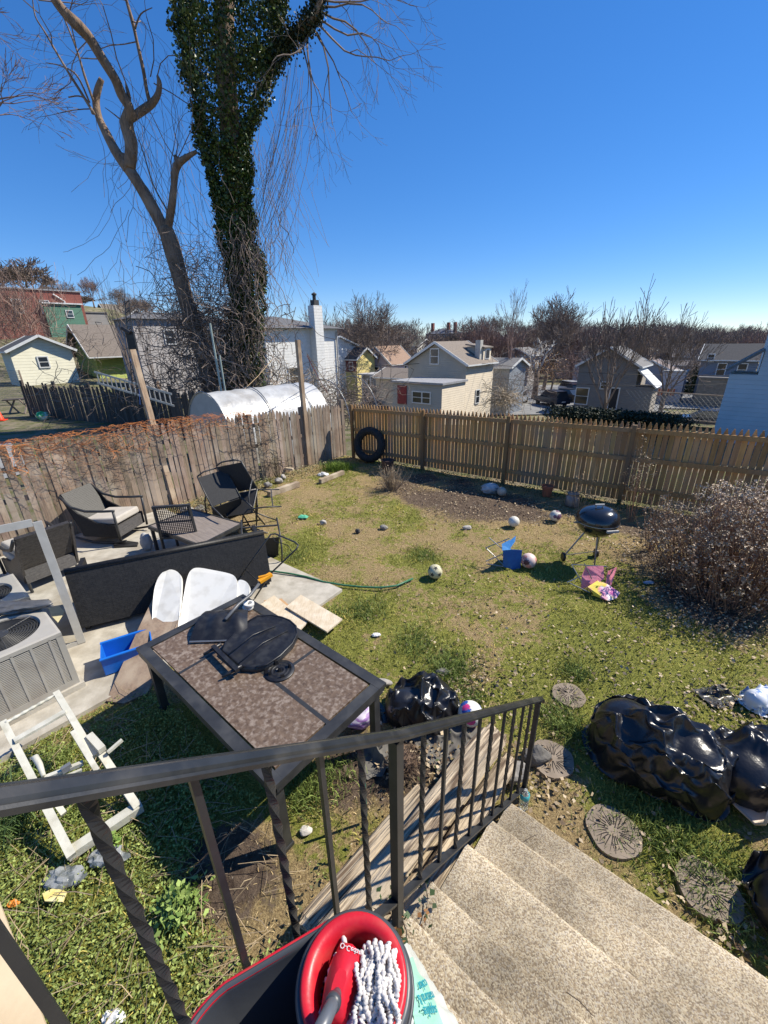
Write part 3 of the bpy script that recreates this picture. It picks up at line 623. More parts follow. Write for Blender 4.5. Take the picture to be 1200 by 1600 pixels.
# ---- metal sling chairs tipped in a heap
sling = M('black_sling_mesh', (.022, .022, .023), (.035, .035, .036), 50, rough=.8)
def sling_chair(label, loc):
    t = thing('metal_patio_chair', label, 'chair', loc, 0, 'tipped metal patio chairs')
    def T(x, y, z): return Vector(loc)+Vector((x, y, z))
    for s in (-1, 1):
        mb = MB(); mb.tube([T(s*.27, .32, 0), T(s*.28, .30, .3), T(s*.28, .24, .56), T(s*.28, .12, .63), T(s*.28, -.1, .64), T(s*.27, -.24, .62)], .013, 8); mb.build('arm', blkmetal, t, True)
        mb = MB(); mb.tube([T(s*.25, -.38, 0), T(s*.25, -.30, .2), T(s*.25, -.2, .40), T(s*.25, -.28, .7), T(s*.24, -.38, .98)], .013, 8); mb.build('back_leg', blkmetal, t, True)
        mb = MB(); mb.tube([T(s*.25, .32, .40), T(s*.25, -.2, .40)], .012, 6); mb.build('seat_rail', blkmetal, t)
    mb = MB(); mb.tube([T(-.24, -.38, .98), T(-.12, -.40, 1.02), T(.12, -.40, 1.02), T(.24, -.38, .98)], .013, 8); mb.build('top_rail', blkmetal, t, True)
    mb = MB(); hull(mb, [T(-.24, -.37, .96), T(.24, -.37, .96), T(.25, -.2, .42), T(-.25, -.2, .42)], .008); mb.build('sling_back', sling, t)
    mb = MB(); hull(mb, [T(-.24, .31, .405), T(.24, .31, .405), T(.24, -.19, .405), T(-.24, -.19, .405)], .008); mb.build('sling_seat', sling, t)
    mb = MB(); mb.bar(T(-.26, .31, .15), T(.26, .31, .15), .02, .02); mb.build('stretcher', blkmetal, t)
    return t
ch = sling_chair('black metal chair tipped back at the rear of the heap, its loop arm uppermost', G(400, 790, 0))
ch.rotation_euler = (R(-35), R(12), R(170)); ch.location = G(398, 800, .28)
dup(ch, G(436, 800, .30), label='black metal chair tipped on its side with legs towards the lawn', rot=(R(80), R(15), R(-75)))
dup(ch, G(372, 822, .30), label='black metal chair leaning backwards, its dark sling back towards the low table', rot=(R(-58), R(-6), R(40)))
dup(ch, G(405, 832, .32), label='black metal chair lying face down at the near side of the heap', rot=(R(115), R(5), R(20)))
for o_ in [o for o in bpy.data.objects if o.name in ('sling_back.001', 'sling_back.003')]: bpy.data.objects.remove(o_)
# ---- mower handle
t = thing('mower_handle', 'black tubular loop handle of a push mower standing behind the white panels', 'mower handle', G(398, 935, .03))
mb = MB(); mb.tube(PX([(398, 935, .05), (424, 895, .45), (463, 858, .80), (466, 852, .82), (461, 847, .83), (430, 834, .88), (423, 835, .88), (418, 842, .85), (380, 895, .35), (372, 910, .12)]), .011, 8); mb.build('loop', blkmetal, t, True)
mb = MB(); mb.tube(PX([(426, 838, .87), (430, 846, .8), (450, 852, .8), (456, 862, .74)]), .005, 5); mb.tube(PX([(383, 890, .4), (400, 905, .4), (424, 895, .45)]), .007, 5); mb.build('cable', blk_pl, t)
# ---- pale door frame leaning by the air conditioners
BR = G(128, 1004, .04); TR = G(58, 815, 1.5); dl = (G(0, 827, 1.5)-TR).normalized(); TL = TR+dl*.85; BL = BR+dl*.85
t = thing('door_frame', 'pale grey storm door frame leaning behind the air conditioners', 'door frame', BR)
pf = M('pale_grey_aluminium', (.42, .41, .38), (.36, .35, .32), 6, rough=.5, bump=.1); nrm = (TR-BR).cross(dl)
for a, b, w_ in ((BR, TR, .075), (BL, TL, .075)):
    mb = MB(); mb.bar(a, b, w_, .035, up=nrm); mb.build('stile', pf, t)
for a, b in ((TR+dl*.04, TL-dl*.04), (BR+dl*.04, BL-dl*.04)):
    mb = MB(); mb.bar(a, b, .075, .034, up=nrm); mb.build('rail', pf, t)
k = (TR-BR).normalized()
mb = MB(); hull(mb, [BR+dl*.04+k*.03, TR+dl*.04-k*.03, TL-dl*.04-k*.03, BL-dl*.04+k*.03], .003)
gm = bpy.data.materials.new('clear_pane'); gm.use_nodes = True; bb = gm.node_tree.nodes['Principled BSDF']; bb.inputs['Transmission Weight'].default_value = 1; bb.inputs['Roughness'].default_value = .02; bb.inputs['IOR'].default_value = 1.05; bb.inputs['Base Color'].default_value = (.93, .94, .93, 1)
mb.build('pane', gm, t)
# ---- air conditioners
acm = M('beige_painted_steel', (.40, .375, .33), (.35, .33, .285), 3, rough=.5, bump=.05, c3=(.33, .30, .26), s3=5)
acd = M('dark_inside', (.02, .02, .02), rough=.8)
def ac(label, u1, v1, s=.76, h=.68):
    c = U(u1-s/2, v1-s/2, .035); t = thing('air_conditioner', label, 'air conditioner', c, GRID, 'air conditioner units'); mw = MW[t.name]
    def T(x, y, z): return mw@Vector((x, y, z))
    hs = s/2
    mb = MB(); mb.box(T(0, 0, .03), (s+.06, s+.06, .06), GRID); mb.build('pad', concrete, t)
    mb = MB(); mb.box(T(0, 0, .06+(h-.08)/2), (s-.10, s-.10, h-.1), GRID); mb.build('core', acd, t)
    mb = MB(); ht = h-.04
    for sx in (-1, 1):
        for sy in (-1, 1): mb.box(T(sx*(hs-.025), sy*(hs-.025), .06+(ht-.06)/2), (.05, .05, ht-.06), GRID)
    for sg in (-1, 1):
        mb.box(T(0, sg*(hs-.006), .09), (s-.1, .012, .06), GRID); mb.box(T(sg*(hs-.006), 0, .0905), (.012, s-.1, .059), GRID)
    mb.build('cabinet', acm, t)
    for sx, sy, ax_ in ((1, 0, 'x'), (0, -1, 'y'), (-1, 0, 'x'), (0, 1, 'y')):
        mb = MB(); n = 30
        for k in range(n):
            z = .13+k*(ht-.16)/(n-1)
            if ax_ == 'x': mb.box(T(sx*(hs-.010), 0, z), (.014, s-.104, .010), rot=Matrix.Rotation(GRID, 3, 'Z')@Matrix.Rotation(R(12*sx), 3, 'Y'))
            else: mb.box(T(0, sy*(hs-.010), z), (s-.104, .014, .010), rot=Matrix.Rotation(GRID, 3, 'Z')@Matrix.Rotation(R(-12*sy), 3, 'X'))
        for k in (-.42, -.21, 0, .21, .42):
            if ax_ == 'x': mb.box(T(sx*(hs-.004), k*(s-.1), .06+ht/2), (.008, .02, ht-.12), GRID)
            else: mb.box(T(k*(s-.1), sy*(hs-.004), .06+ht/2), (.02, .008, ht-.12), GRID)
        mb.build('louvre_panel', acm, t)
    # top with fan opening
    mb = MB(); n = 48; vs = []; fs = []; rr = hs*.80
    for k in range(n):
        a = 2*math.pi*k/n; cx, cy = math.cos(a), math.sin(a); m_ = max(abs(cx), abs(cy)); vs += [T(cx/m_*hs, cy/m_*hs, h-.05), T(cx/m_*hs, cy/m_*hs, h-.01), T(cx/m_*(hs-.02), cy/m_*(hs-.02), h), T(cx*rr, cy*rr, h+.006), T(cx*(rr-.015), cy*(rr-.015), h-.02)]
    for k in range(n):
        a = k*5; b = ((k+1) % n)*5
        for j in range(4): fs.append((a+j, b+j, b+j+1, a+j+1))
    mb.add(vs, fs); mb.build('top_cover', acm, t)
    mb = MB(); mb.lathe([(.001, h-.045), (rr-.01, h-.045)], 32, mw@Vector((0, 0, 0)), tint=1); mb.build('fan_opening', acd, t)
    mb = MB(); r = .06
    while r < rr-.01: mb.tube([T(r*math.cos(q*math.pi/20), r*math.sin(q*math.pi/20), h+.012-.02*(r/rr)**2) for q in range(40)], .003, 4, closed=True); r += .022
    for q in range(6): a = q*math.pi/3; mb.tube([T(.03*math.cos(a), .03*math.sin(a), h+.012), T(rr*math.cos(a), rr*math.sin(a), h-.004)], .004, 4)
    mb.lathe([(.07, h+.006), (.07, h+.014), (.001, h+.015)], 20, mw@Vector((0, 0, 0))); mb.build('fan_grille', M('dark_wire', (.05, .05, .05), rough=.5), t)
    return t
ac('beige air conditioner nearest the camera with a crumpled dark sheet on its fan', -4.42, .47)
ac('beige air conditioner further back, half cut by the left edge of the photo', -5.42, .44)
mb = MB(); mb.blob(G(8, 950, .77), (.42, .10, .05), 4, .25, 2, 3, ridge=.25, rf=3, rz=.15); tag(mb.build('foil_sheet', M('dark_foil', (.06, .06, .062), (.16, .16, .16), 3, rough=.3, metal=.3, bump=.4, bs=15), loc=G(8, 950, .72), smooth=True), 'crumpled dark shiny sheet bundled on the nearest air conditioner', 'sheet')
flat('yellow_paper', [(76, 950), (92, 946), (101, 956), (90, 972), (80, 962)], .3, .01, M('yellowed_paper', (.70, .62, .38), rough=.8), 'yellowed paper scrap between the air conditioner and the door frame', 'paper')
# ---- white folding frame lying on the ground
wp = M('cream_painted_wood', (.60, .58, .50), (.50, .49, .41), 5, rough=.5, bump=.15, bs=30, c3=(.40, .38, .30), s3=8)
t = thing('folded_crib', 'white folding crib-like frame collapsed on the ground below the railing', 'crib', G(110, 1250, 0))
def fb(n_, a, b, w_, h_, za, zb, tw=0):
    mb = MB(); mb.bar(G(*a, za), G(*b, zb), w_, h_, twist=tw, n=30 if tw else 1); mb.build(n_, wp, t)
fb('side_rail', (5, 1128), (60, 1235), .045, .04, .5, .27); fb('side_rail', (58, 1232), (112, 1338), .05, .04, .29, .10)
fb('side_rail', (88, 1082), (148, 1182), .045, .04, .5, .30); fb('side_rail', (143, 1155), (215, 1262), .05, .045, .34, .10)
mb = MB(); mb.tube([G(8, 1130, .5).lerp(G(86, 1086, .5), k/24) for k in range(25)], [.013+.003*math.sin(k*1.6) for k in range(25)], 8); mb.build('rope_bar', wp, t, True)
fb('slat', (22, 1158), (102, 1112), .05, .02, .45, .45); fb('end_board', (106, 1336), (222, 1258), .07, .06, .08, .08)
mb = MB(); mb.tube(PX([(48, 1185, .36), (55, 1183, .37), (62, 1195, .35), (68, 1212, .33)]), [.01, .022, .02, .014], 8); mb.build('handle', wp, t, True)
fb('hinge_bar', (70, 1216), (130, 1192), .03, .03, .30, .30); fb('hinge_bar', (82, 1222), (128, 1203), .02, .02, .28, .28); fb('inner_rail', (114, 1143), (152, 1205), .035, .03, .42, .30)
fb('peg', (168, 1176), (191, 1156), .022, .022, .32, .34); fb('inner_rail', (84, 1250), (100, 1272), .035, .03, .2, .15); fb('block', (140, 1150), (160, 1172), .05, .05, .36, .34)
mb = MB(); mb.box(G(104, 1200, .32), (.03, .06, .05), GRID); mb.build('latch', M('grey_latch', (.15, .16, .18), rough=.5), t)
# ---- split boards beside the steps
def beam(a, b, w_, h_, seed, label):
    a, b = Vector(a), Vector(b); d = (b-a).normalized(); x = d.cross(Vector((0, 0, 1))).normalized(); y = x.cross(d); n = 60; m_ = 20; vs = []; fs = []; L = (b-a).length
    for i in range(n+1):
        for j in range(m_):
            q = 2*math.pi*j/m_; cx, cy = math.cos(q), math.sin(q); k = 1/max(abs(cx), abs(cy)); k = .7*k+.3
            off = 1+.25*noise.noise(Vector((cx*1.6, cy*1.6, i*L/n*1.2+seed*9)))+.22*noise.noise(Vector((cx*5, cy*5, i*L/n*1.5+seed*5)))
            e_ = 1 if 1 < i < n-1 else .8
            vs.append(a.lerp(b, i/n)+x*(cx*k*w_/2*off*e_)+y*(cy*k*h_/2*off*e_)+d*(.05*noise.noise(Vector((cx*3, cy*3, seed))) if i in (0, n) else 0))
    for i in range(n):
        for j in range(m_): q = i*m_+j; r_ = i*m_+(j+1) % m_; fs.append((q, r_, r_+m_, q+m_))
    fs += [tuple(range(m_))[::-1], tuple(n*m_+j for j in range(m_))]
    mb = MB(); mb.add(vs, fs, random.uniform(.85, 1.15)); return tag(mb.build('split_beam', plank2, loc=a, rz=math.atan2(d.y, d.x)), label, 'beam', 'split weathered beams beside the steps')
plank2 = M('split_grey_wood', (.56, .45, .31), (.12, .08, .05), 3.2, rough=.9, st=(.6, 12, 14), bump=1.0, bs=5, bd=.03, lo=.40, hi=.58, c3=(.40, .33, .24), s3=2)
beam(U(-1.0, .25, .30), U(-.90, 2.42, .24), .20, .11, 1, 'longest split grey beam, uppermost of the pile beside the steps')
beam(U(-.78, .30, .16), U(-.74, 2.35, .13), .14, .10, 2, 'split grey beam lying between the longest beam and the steps')
beam(U(-1.20, .65, .12), U(-1.13, 1.75, .10), .13, .09, 3, 'short pale beam on the side of the pile away from the steps')
beam(U(-1.05, .15, .10), U(-.92, 2.2, .09), .24, .10, 4, 'dark broad beam at the bottom of the pile beside the steps')
# ---- cut lumber at the lower left
mb = MB(); mb.bar(G(-30, 1420, 1.2), G(45, 1640, 1.2), .10, .03); o = tag(mb.build('lumber_board', M('fresh_lumber', (.70, .56, .36), (.58, .44, .27), 3, rough=.7, st=(1, 1, 1), bump=.2), loc=G(20, 1560, 1.18)), 'fresh blond board beside the railing in the lower left corner', 'board')
# ---- plastic film relaxed over what it holds (position based cloth, plain numpy)
def relax(v, f, sph, stretch=1.15, iters=160, sub=4, grav=9.8, damp=.93, seed=0, pins=(), floor=.006):
    x = np.array(v, float); f = np.array(f); k = f.shape[1]; e = np.concatenate([f[:, [i, (i+1) % k]] for i in range(k)]); e = np.unique(np.sort(e, 1), axis=0)
    if k == 4: e = np.concatenate([e, f[:, [0, 2]], f[:, [1, 3]]])
    g = np.random.default_rng(seed); i0, i1 = e[:, 0], e[:, 1]; n = len(x); L = np.linalg.norm(x[i0]-x[i1], axis=1)*stretch; cnt = np.bincount(e.ravel(), minlength=n)[:, None]
    x += g.normal(0, .004, x.shape); p = x.copy(); dt = 1/60; C = np.array([s[:3] for s in sph]); Rr = np.array([s[3:6] if len(s) > 4 else (s[3],)*3 for s in sph])
    pi = np.array(pins, int); pv = x[pi].copy() if len(pi) else None
    for it in range(iters):
        vel = (x-p)*damp; m = np.linalg.norm(vel, axis=1, keepdims=True); vel *= np.minimum(1, .012/np.maximum(m, 1e-9)); p = x.copy(); x = x+vel; x[:, 2] -= grav*dt*dt
        for _ in range(sub):
            d = x[i1]-x[i0]; l = np.linalg.norm(d, axis=1); c = (d*((l-L)/np.maximum(l, 1e-9)*.5)[:, None]); a = np.zeros((n, 3))
            for q in range(3): a[:, q] = np.bincount(i0, c[:, q], n)-np.bincount(i1, c[:, q], n)
            x += a/cnt*1.7
            for j in range(len(C)):
                dd = (x-C[j])/Rr[j]; r_ = np.linalg.norm(dd, axis=1, keepdims=True); ins = (r_ < 1)[:, 0]; x[ins] = C[j]+dd[ins]/r_[ins]*Rr[j]; p[ins] = x[ins]
            if len(pi): x[pi] = pv; p[pi] = pv
            lo = x[:, 2] < floor; x[lo, 2] = floor; p[lo] = x[lo]*.8+p[lo]*.2
    return x
def film_bag(label, c, r, rz, pts, mat, seed, stretch=(1.09, 1.04), core=.70, name='rubbish_bag', cat='bag', grav=5, squash=.12):
    ro = Matrix.Rotation(rz, 3, 'Z'); C_ = Vector(c); g = random.Random(seed); bm = bmesh.new(); bmesh.ops.create_icosphere(bm, subdivisions=4, radius=1)
    for q in bm.verts:
        p = q.co*(1+.12*noise.noise(q.co*1.5+Vector((seed, 0, 0)))); q.co = C_+ro@Vector((p.x*r[0], p.y*r[1], p.z*r[2]))
    rc = [r_*core for r_ in r]; sph = []; pins = []
    for k in (-.42, 0, .42): p = C_+ro@Vector((k*r[0], 0, -.1*r[2])); m_ = min(rc); sph.append((p.x, p.y, p.z, m_, m_, rc[2]))
    for k in range(pts):
        d = Vector((g.gauss(0, 1), g.gauss(0, 1), g.gauss(.35, .9))).normalized(); p = C_+ro@Vector((d.x*r[0], d.y*r[1], d.z*r[2])); kp = g.uniform(.88, .99)
        if p.z > .05: q = min(bm.verts, key=lambda v_: (v_.co-p).length); q.co = C_+(q.co-C_)*kp; pins.append(q.index)
    bm.verts.ensure_lookup_table()
    def get(): return [tuple(q.co) for q in bm.verts], [tuple(w_.index for w_ in q.verts) for q in bm.faces]
    v, f = get(); x = relax(v, f, sph, stretch[0], 70, 8, grav, seed=seed, pins=pins)
    for q, p in zip(bm.verts, x): q.co = p
    bmesh.ops.subdivide_edges(bm, edges=bm.edges[:], cuts=1, use_grid_fill=True); bm.verts.index_update(); v, f = get()
    x = relax(v, f, sph, stretch[1], 40, 10, grav, seed=seed+1, pins=pins); bm.free(); mb = MB(); mb.add([tuple(q) for q in x], f)
    o = mb.build(name, mat, loc=(c[0], c[1], 0), smooth=True); ms = o.modifiers.new('s', 'SUBSURF'); ms.levels = ms.render_levels = 1; return tag(o, label, cat)
def film_sheet(label, c, size, rz, sph, mat, seed, n=44, z0=.5, iters=150, name='plastic_sheet', cat='plastic sheet', stretch=.97):
    v = []; f = []; ro = Matrix.Rotation(rz, 3, 'Z')
    for i in range(n+1):
        for j in range(n+1): p = Vector((c[0], c[1], z0))+ro@Vector(((i/n-.5)*size[0]*(1+.1*noise.noise(Vector((j*.2, 0, seed)))), (j/n-.5)*size[1]*(1+.15*noise.noise(Vector((0, i*.2, seed)))), .05*noise.noise(Vector((i*.15, j*.15, seed))))); v.append(tuple(p))
    for i in range(n):
        for j in range(n): q = i*(n+1)+j; f.append((q, q+n+1, q+n+2, q+1))
    V_ = np.array(v); pins = []
    for q in sph: k = int(np.argmin(np.hypot(V_[:, 0]-q[0], V_[:, 1]-q[1]))); pins.append(k)
    Vp = V_.copy(); Vp[:, 2] = .01+max(0, 0); 
    for k, q in zip(pins, sph):
        d_ = np.hypot(V_[:, 0]-q[0], V_[:, 1]-q[1]); Vp[:, 2] = np.maximum(Vp[:, 2], (q[2]+.02)*np.exp(-(d_/.20)**2))
    for k, q in zip(pins, sph): Vp[k] = (q[0], q[1], q[2]+.03)
    x = relax(Vp, f, [(0, 0, -9, .01)], stretch, iters, seed=seed, sub=10, damp=.9, pins=pins); mb = MB(); mb.add([tuple(q) for q in x], f); o = mb.build(name, mat, loc=(c[0], c[1], 0), smooth=True); ms = o.modifiers.new('s', 'SUBSURF'); ms.levels = ms.render_levels = 2; return tag(o, label, cat)
def gc(px, py, z): g = G(px, py, z); return (g.x, g.y, z)
foil = M('black_bin_bag', (.010, .010, .012), (.016, .016, .018), 6, rough=.30, bump=.55, bs=18, bd=.010, spec=.6)
film_bag('big black rubbish bag bulging on the grass, largest of the bags', gc(1028, 1160, .25), (.52, .36, .34), -.75, 84, foil, 1)
film_bag('black rubbish bag to the right of the biggest bag, cut by the photo edge', gc(1185, 1195, .2), (.36, .32, .32), .3, 44, foil, 5)
film_bag('black crumpled plastic bag in the shade below the white trough', gc(1262, 1410, .15), (.28, .30, .26), .3, 34, foil, 8)
film_bag('black plastic sheet draped in a heap behind the railing by the table', gc(657, 1098, .10), (.37, .30, .30), .2, 60, foil, 11, name='plastic_sheet', cat='plastic sheet', core=.6, stretch=(1.10, 1.04))
film_bag('white and blue printed bag on the right behind the black bags', gc(1192, 1088, .10), (.18, .15, .12), .2, 16, M('printed_bag_film', (.72, .74, .76), (.10, .22, .5), 5, rough=.35, lo=.52, hi=.56, bump=.2, bs=30, bd=.004), 14, name='printed_bag')
fab = M('grey_fabric', (.16, .15, .13), (.11, .10, .09), 8, rough=.9, bump=.4, bs=14, bd=.02)
def sh(px, py, L, size, rz, mat, label, name, cat, seed, n=30):
    g = G(px, py, 0); film_sheet(label, (g.x, g.y), size, rz, [(g.x+a, g.y+b_, z, .03) for a, b_, z in L], mat, seed, n=n, iters=90, name=name, cat=cat)
sh(705, 1158, [(0, .03, .10), (-.12, 0, .06), (.13, .03, .09), (.02, -.12, .03), (.22, -.06, .02), (-.2, .1, .03)], (.60, .42), .6, fab, 'grey landscape cloth bunched under the railing next to the beams', 'landscape_cloth', 'cloth', 17)
sh(588, 1182, [(0, 0, .13), (-.05, .08, .12), (.06, -.06, .08), (.02, .1, .06)], (.34, .36), .4, fab, 'grey cloth crumpled between the table leg and the root clump', 'landscape_cloth', 'cloth', 19, 22)
sh(1122, 1088, [(0, 0, .06), (-.1, .03, .03), (.1, .02, .05), (.03, .08, .02)], (.36, .26), .2, foil, 'torn black plastic flap on the grass between the bags', 'plastic_scrap', 'plastic scrap', 23, 22)
sh(588, 1112, [(0, 0, .12), (-.05, .07, .10), (.04, -.08, .07)], (.24, .32), .4, foil, 'dark silver plastic wrap on the grass left of the black sheet', 'plastic_wrap', 'plastic wrap', 21, 20)
mb = MB(); mb.blob(gc(560, 1118, .10), (.14, .12, .10), 4, .2, 2, 3, flat=0); tag(mb.build('striped_bag', M('purple_stripe', (.25, .12, .35), (.55, .5, .6), 3, rough=.5, st=(1, 1, 9), lo=.48, hi=.52), loc=gc(560, 1118, 0), smooth=True), 'purple and white striped bag under the table corner', 'bag')
# trough
t = thing('plastic_trough', 'cream plastic bin lying on its side, open end towards the steps', 'bin', G(1190, 1285, 0)); mb = MB(); cs_ = [(-.16, .24), (-.17, .08), (-.13, .01), (0, -.01), (.13, .01), (.17, .08), (.16, .24)]
a = G(1150, 1262, .06); d = Vector((1, .18, -.02)).normalized(); x = Vector((-.18, 1, 0)).normalized()
vs = [a+x*p+Vector((0, 0, q+.02)) for p, q in cs_]+[a+d*.5+x*p*.85+Vector((0, 0, q*.85+.02)) for p, q in cs_]; m_ = len(cs_)
fs = [(i, i+1, m_+i+1, m_+i) for i in range(m_-1)]+[tuple(range(m_, 2*m_))]; mb.add(vs, fs); cream = M('cream_plastic', (.66, .56, .46), (.58, .48, .38), 3, rough=.4, spec=.4)
o = mb.build('shell', cream, t); so_ = o.modifiers.new('s', 'SOLIDIFY'); so_.thickness = .008
mb = MB(); mb.tube(vs[:m_], .010, 6); mb.build('rim', cream, t, True)
# ---- water bottle
c = G(817, 1262, 0); t = thing('water_bottle', 'clear plastic water bottle with teal band at the foot of the railing', 'bottle', c)
pet = bpy.data.materials.new('clear_plastic'); pet.use_nodes = True; bb = pet.node_tree.nodes['Principled BSDF']; bb.inputs['Transmission Weight'].default_value = .75; bb.inputs['Roughness'].default_value = .12; bb.inputs['IOR'].default_value = 1.2; bb.inputs['Base Color'].default_value = (.85, .9, .92, 1)
mb = MB(); mb.lathe([(.001, 0), (.03, 0), (.033, .01), (.030, .05), (.033, .09), (.032, .13), (.02, .165), (.013, .18), (.013, .195)], 20, c); mb.build('body', pet, t, True)
mb = MB(); mb.lathe([(.0335, .115), (.0345, .12), (.034, .15), (.026, .155)], 20, c, cap=False); mb.build('label_band', M('teal_film', (.06, .38, .40), rough=.4), t, True)
# ---- stones
def rock(px, py, r, label, z=.0, mat=stone, seed=1, tint=1.0, rz=0):
    c = G(px, py, z); mb = MB(); mb.blob(c+Vector((0, 0, r[2]*.45)), r, 3, .35, 1.3, seed, ridge=.05, rz=rz, tint=tint)
    return tag(mb.build('stone', mat, loc=c), label, 'stone')
rock(836, 1186, (.11, .07, .08), 'blocky dark stone right of the last railing post', seed=3, tint=.55)
rock(797, 1212, (.12, .08, .10), 'grey cement block behind the railing balusters', seed=4)
rock(598, 1068, (.09, .05, .03), 'flat pale grey stone at the right corner of the table', seed=5, tint=1.3)
rock(478, 1299, (.05, .035, .02), 'cream flat stone on the dirt, under the table corner', seed=6, tint=2.1)
rock(692, 1051, (.07, .045, .03), 'brown stone among the grass above the black sheet', seed=7, tint=.7)
rock(283, 818, (.12, .08, .06), 'white rounded stone between the rocking chair and the low table', .0, seed=8, tint=2.0)
rock(600, 826, (.07, .06, .05), 'small grey stone in the middle of the lawn', seed=9); rock(559, 832, (.05, .04, .05), 'small black lump on the lawn below the dry shrub', seed=10, tint=.25)
rock(730, 826, (.09, .05, .04), 'pale stone right of the middle of the lawn', seed=12, tint=1.5); rock(505, 818, (.06, .05, .05), 'whitish stone beside the green wrapper', seed=13, tint=1.8)
# ---- stepping stones
stp = M('stepping_stone', (.28, .225, .17), (.19, .15, .11), 8, rough=.9, bump=.4, bs=30, bd=.004)
def stepstone(px, py, r, label, rz):
    c = G(px, py, -.012); t = thing('stepping_stone', label, 'stepping stone', c, rz, 'round cut-stone stepping stones'); mb = MB(); n = 36
    vs = [c+Vector((0, 0, .028))]+[c+Vector((r*math.cos(a)*(1+.04*math.sin(a*5+rz)), r*math.sin(a)*(1+.05*math.cos(a*3+rz)), z)) for z in (.026, -.04) for a in [2*math.pi*k/n for k in range(n)]]
    fs = [(0, 1+k, 1+(k+1) % n) for k in range(n)]+[(1+k, 1+n+k, 1+n+(k+1) % n, 1+(k+1) % n) for k in range(n)]; mb.add(vs, fs); mb.build('slab', stp, t)
    mb = MB()
    for k in range(26):
        a = k*.2417+rz; r0, r1 = r*random.uniform(.12, .4), r*random.uniform(.6, .93); p0 = c+Vector((r0*math.cos(a), r0*math.sin(a), .0285)); p1 = c+Vector((r1*math.cos(a+.08), r1*math.sin(a+.08), .0265)); pm = p0.lerp(p1, .5)+Vector((random.uniform(-.006, .006), random.uniform(-.006, .006), .001))
        mb.tube([p0, pm, p1], [.0035, .0025, .001], 4)
        if k % 3 == 0: p2 = c+Vector((r1*math.cos(a+.3), r1*math.sin(a+.3), .0265)); mb.tube([pm, p2], [.002, .001], 4)
    mb.build('carved_rays', M('dark_groove', (.035, .03, .027), rough=1), t)
stepstone(862, 1188, .17, 'stepping stone nearest the railing end', .3); stepstone(958, 1302, .175, 'middle stepping stone just below the big rubbish bag', 1.1)
stepstone(1105, 1392, .175, 'stepping stone furthest down the steps side, reddish leaves on its edge', 2.3); stepstone(888, 1088, .15, 'faint stepping stone half overgrown, farthest from the steps', 4)
# ---- balls
def ball(px, py, r, label, mats, seed=0, name='ball', cat='ball', soccer=False):
    g = G(px, py+0, r); t = thing(name, label, cat, (g.x, g.y, 0)); c = Vector((g.x, g.y, r)); mb = MB(); mb.lathe([(r*math.sin(a)+1e-5, -r*math.cos(a)) for a in [math.pi*k/18 for k in range(19)]], 32, c); mb.build('shell', mats[0], t, True)
    if len(mats) > 1:
        rnd = random.Random(seed)
        dirs = [Vector((rnd.gauss(0, 1), rnd.gauss(-.6, 1), rnd.gauss(.5, 1))).normalized() for _ in range(7)] if not soccer else [Vector(q).normalized() for q in ((0, 1, 1.618), (0, -1, 1.618), (1, 1.618, 0), (-1, 1.618, 0), (1, -1.618, 0), (-1, -1.618, 0), (1.618, 0, 1), (-1.618, 0, 1), (1.618, 0, -1), (-1.618, 0, -1))]
        for k, d in enumerate(dirs):
            x = d.orthogonal().normalized(); y = d.cross(x); mb = MB(); s = .36 if soccer else rnd.uniform(.3, .5); vs = [c+d*(r*1.012)]; m_ = 5 if soccer else 9
            for rr, lift_ in ((.5, 1.01), (1, 1.006)):
                for q in range(m_): a = 2*math.pi*q/m_; e_ = (d+(x*math.cos(a)+y*math.sin(a))*(s*rr)).normalized(); vs.append(c+e_*(r*lift_))
            fs = [(0, 1+q, 1+(q+1) % m_) for q in range(m_)]+[(1+q, 1+m_+q, 1+m_+(q+1) % m_, 1+(q+1) % m_) for q in range(m_)]; mb.add(vs, fs); mb.build('patch', mats[1+k % (len(mats)-1)], t, True)
    return t
wb = M('dirty_white_ball', (.72, .70, .62), (.55, .52, .43), 9, rough=.5, bump=.15); dk = M('ball_black', (.04, .04, .035), rough=.6); cy = M('cream_ball', (.62, .58, .38), (.48, .44, .28), 9, rough=.6, bump=.2)
ball(680, 893, .105, 'cream and black football alone in the middle of the lawn', [cy, dk], soccer=True, name='football')
ball(803, 815, .10, 'plain white ball on the bare soil left of the kettle grill', [wb]); ball(784, 768, .10, 'dirty tan ball near the white rag at the back fence', [M('tan_ball', (.50, .44, .34), (.36, .30, .22), 9, rough=.7, bump=.3)])
ball(868, 806, .105, 'white and purple patterned ball touching the kettle grill shadow side', [wb, M('dull_purple', (.16, .08, .14), rough=.6)], 4)
ball(735, 1115, .11, 'white ball with pink and blue patches by the plastic sheet', [M('bright_white_ball', (.8, .78, .7), rough=.4), M('hot_pink', (.75, .05, .25), rough=.4), M('ball_blue', (.03, .12, .45), rough=.4)], 9)
ball(826, 876, .115, 'pink and white ball beside the small blue chair', [M('pale_pink_ball', (.78, .60, .55), rough=.5), M('salmon_patch', (.72, .32, .27), rough=.5), M('maroon_patch', (.10, .03, .04), rough=.5)], 2)
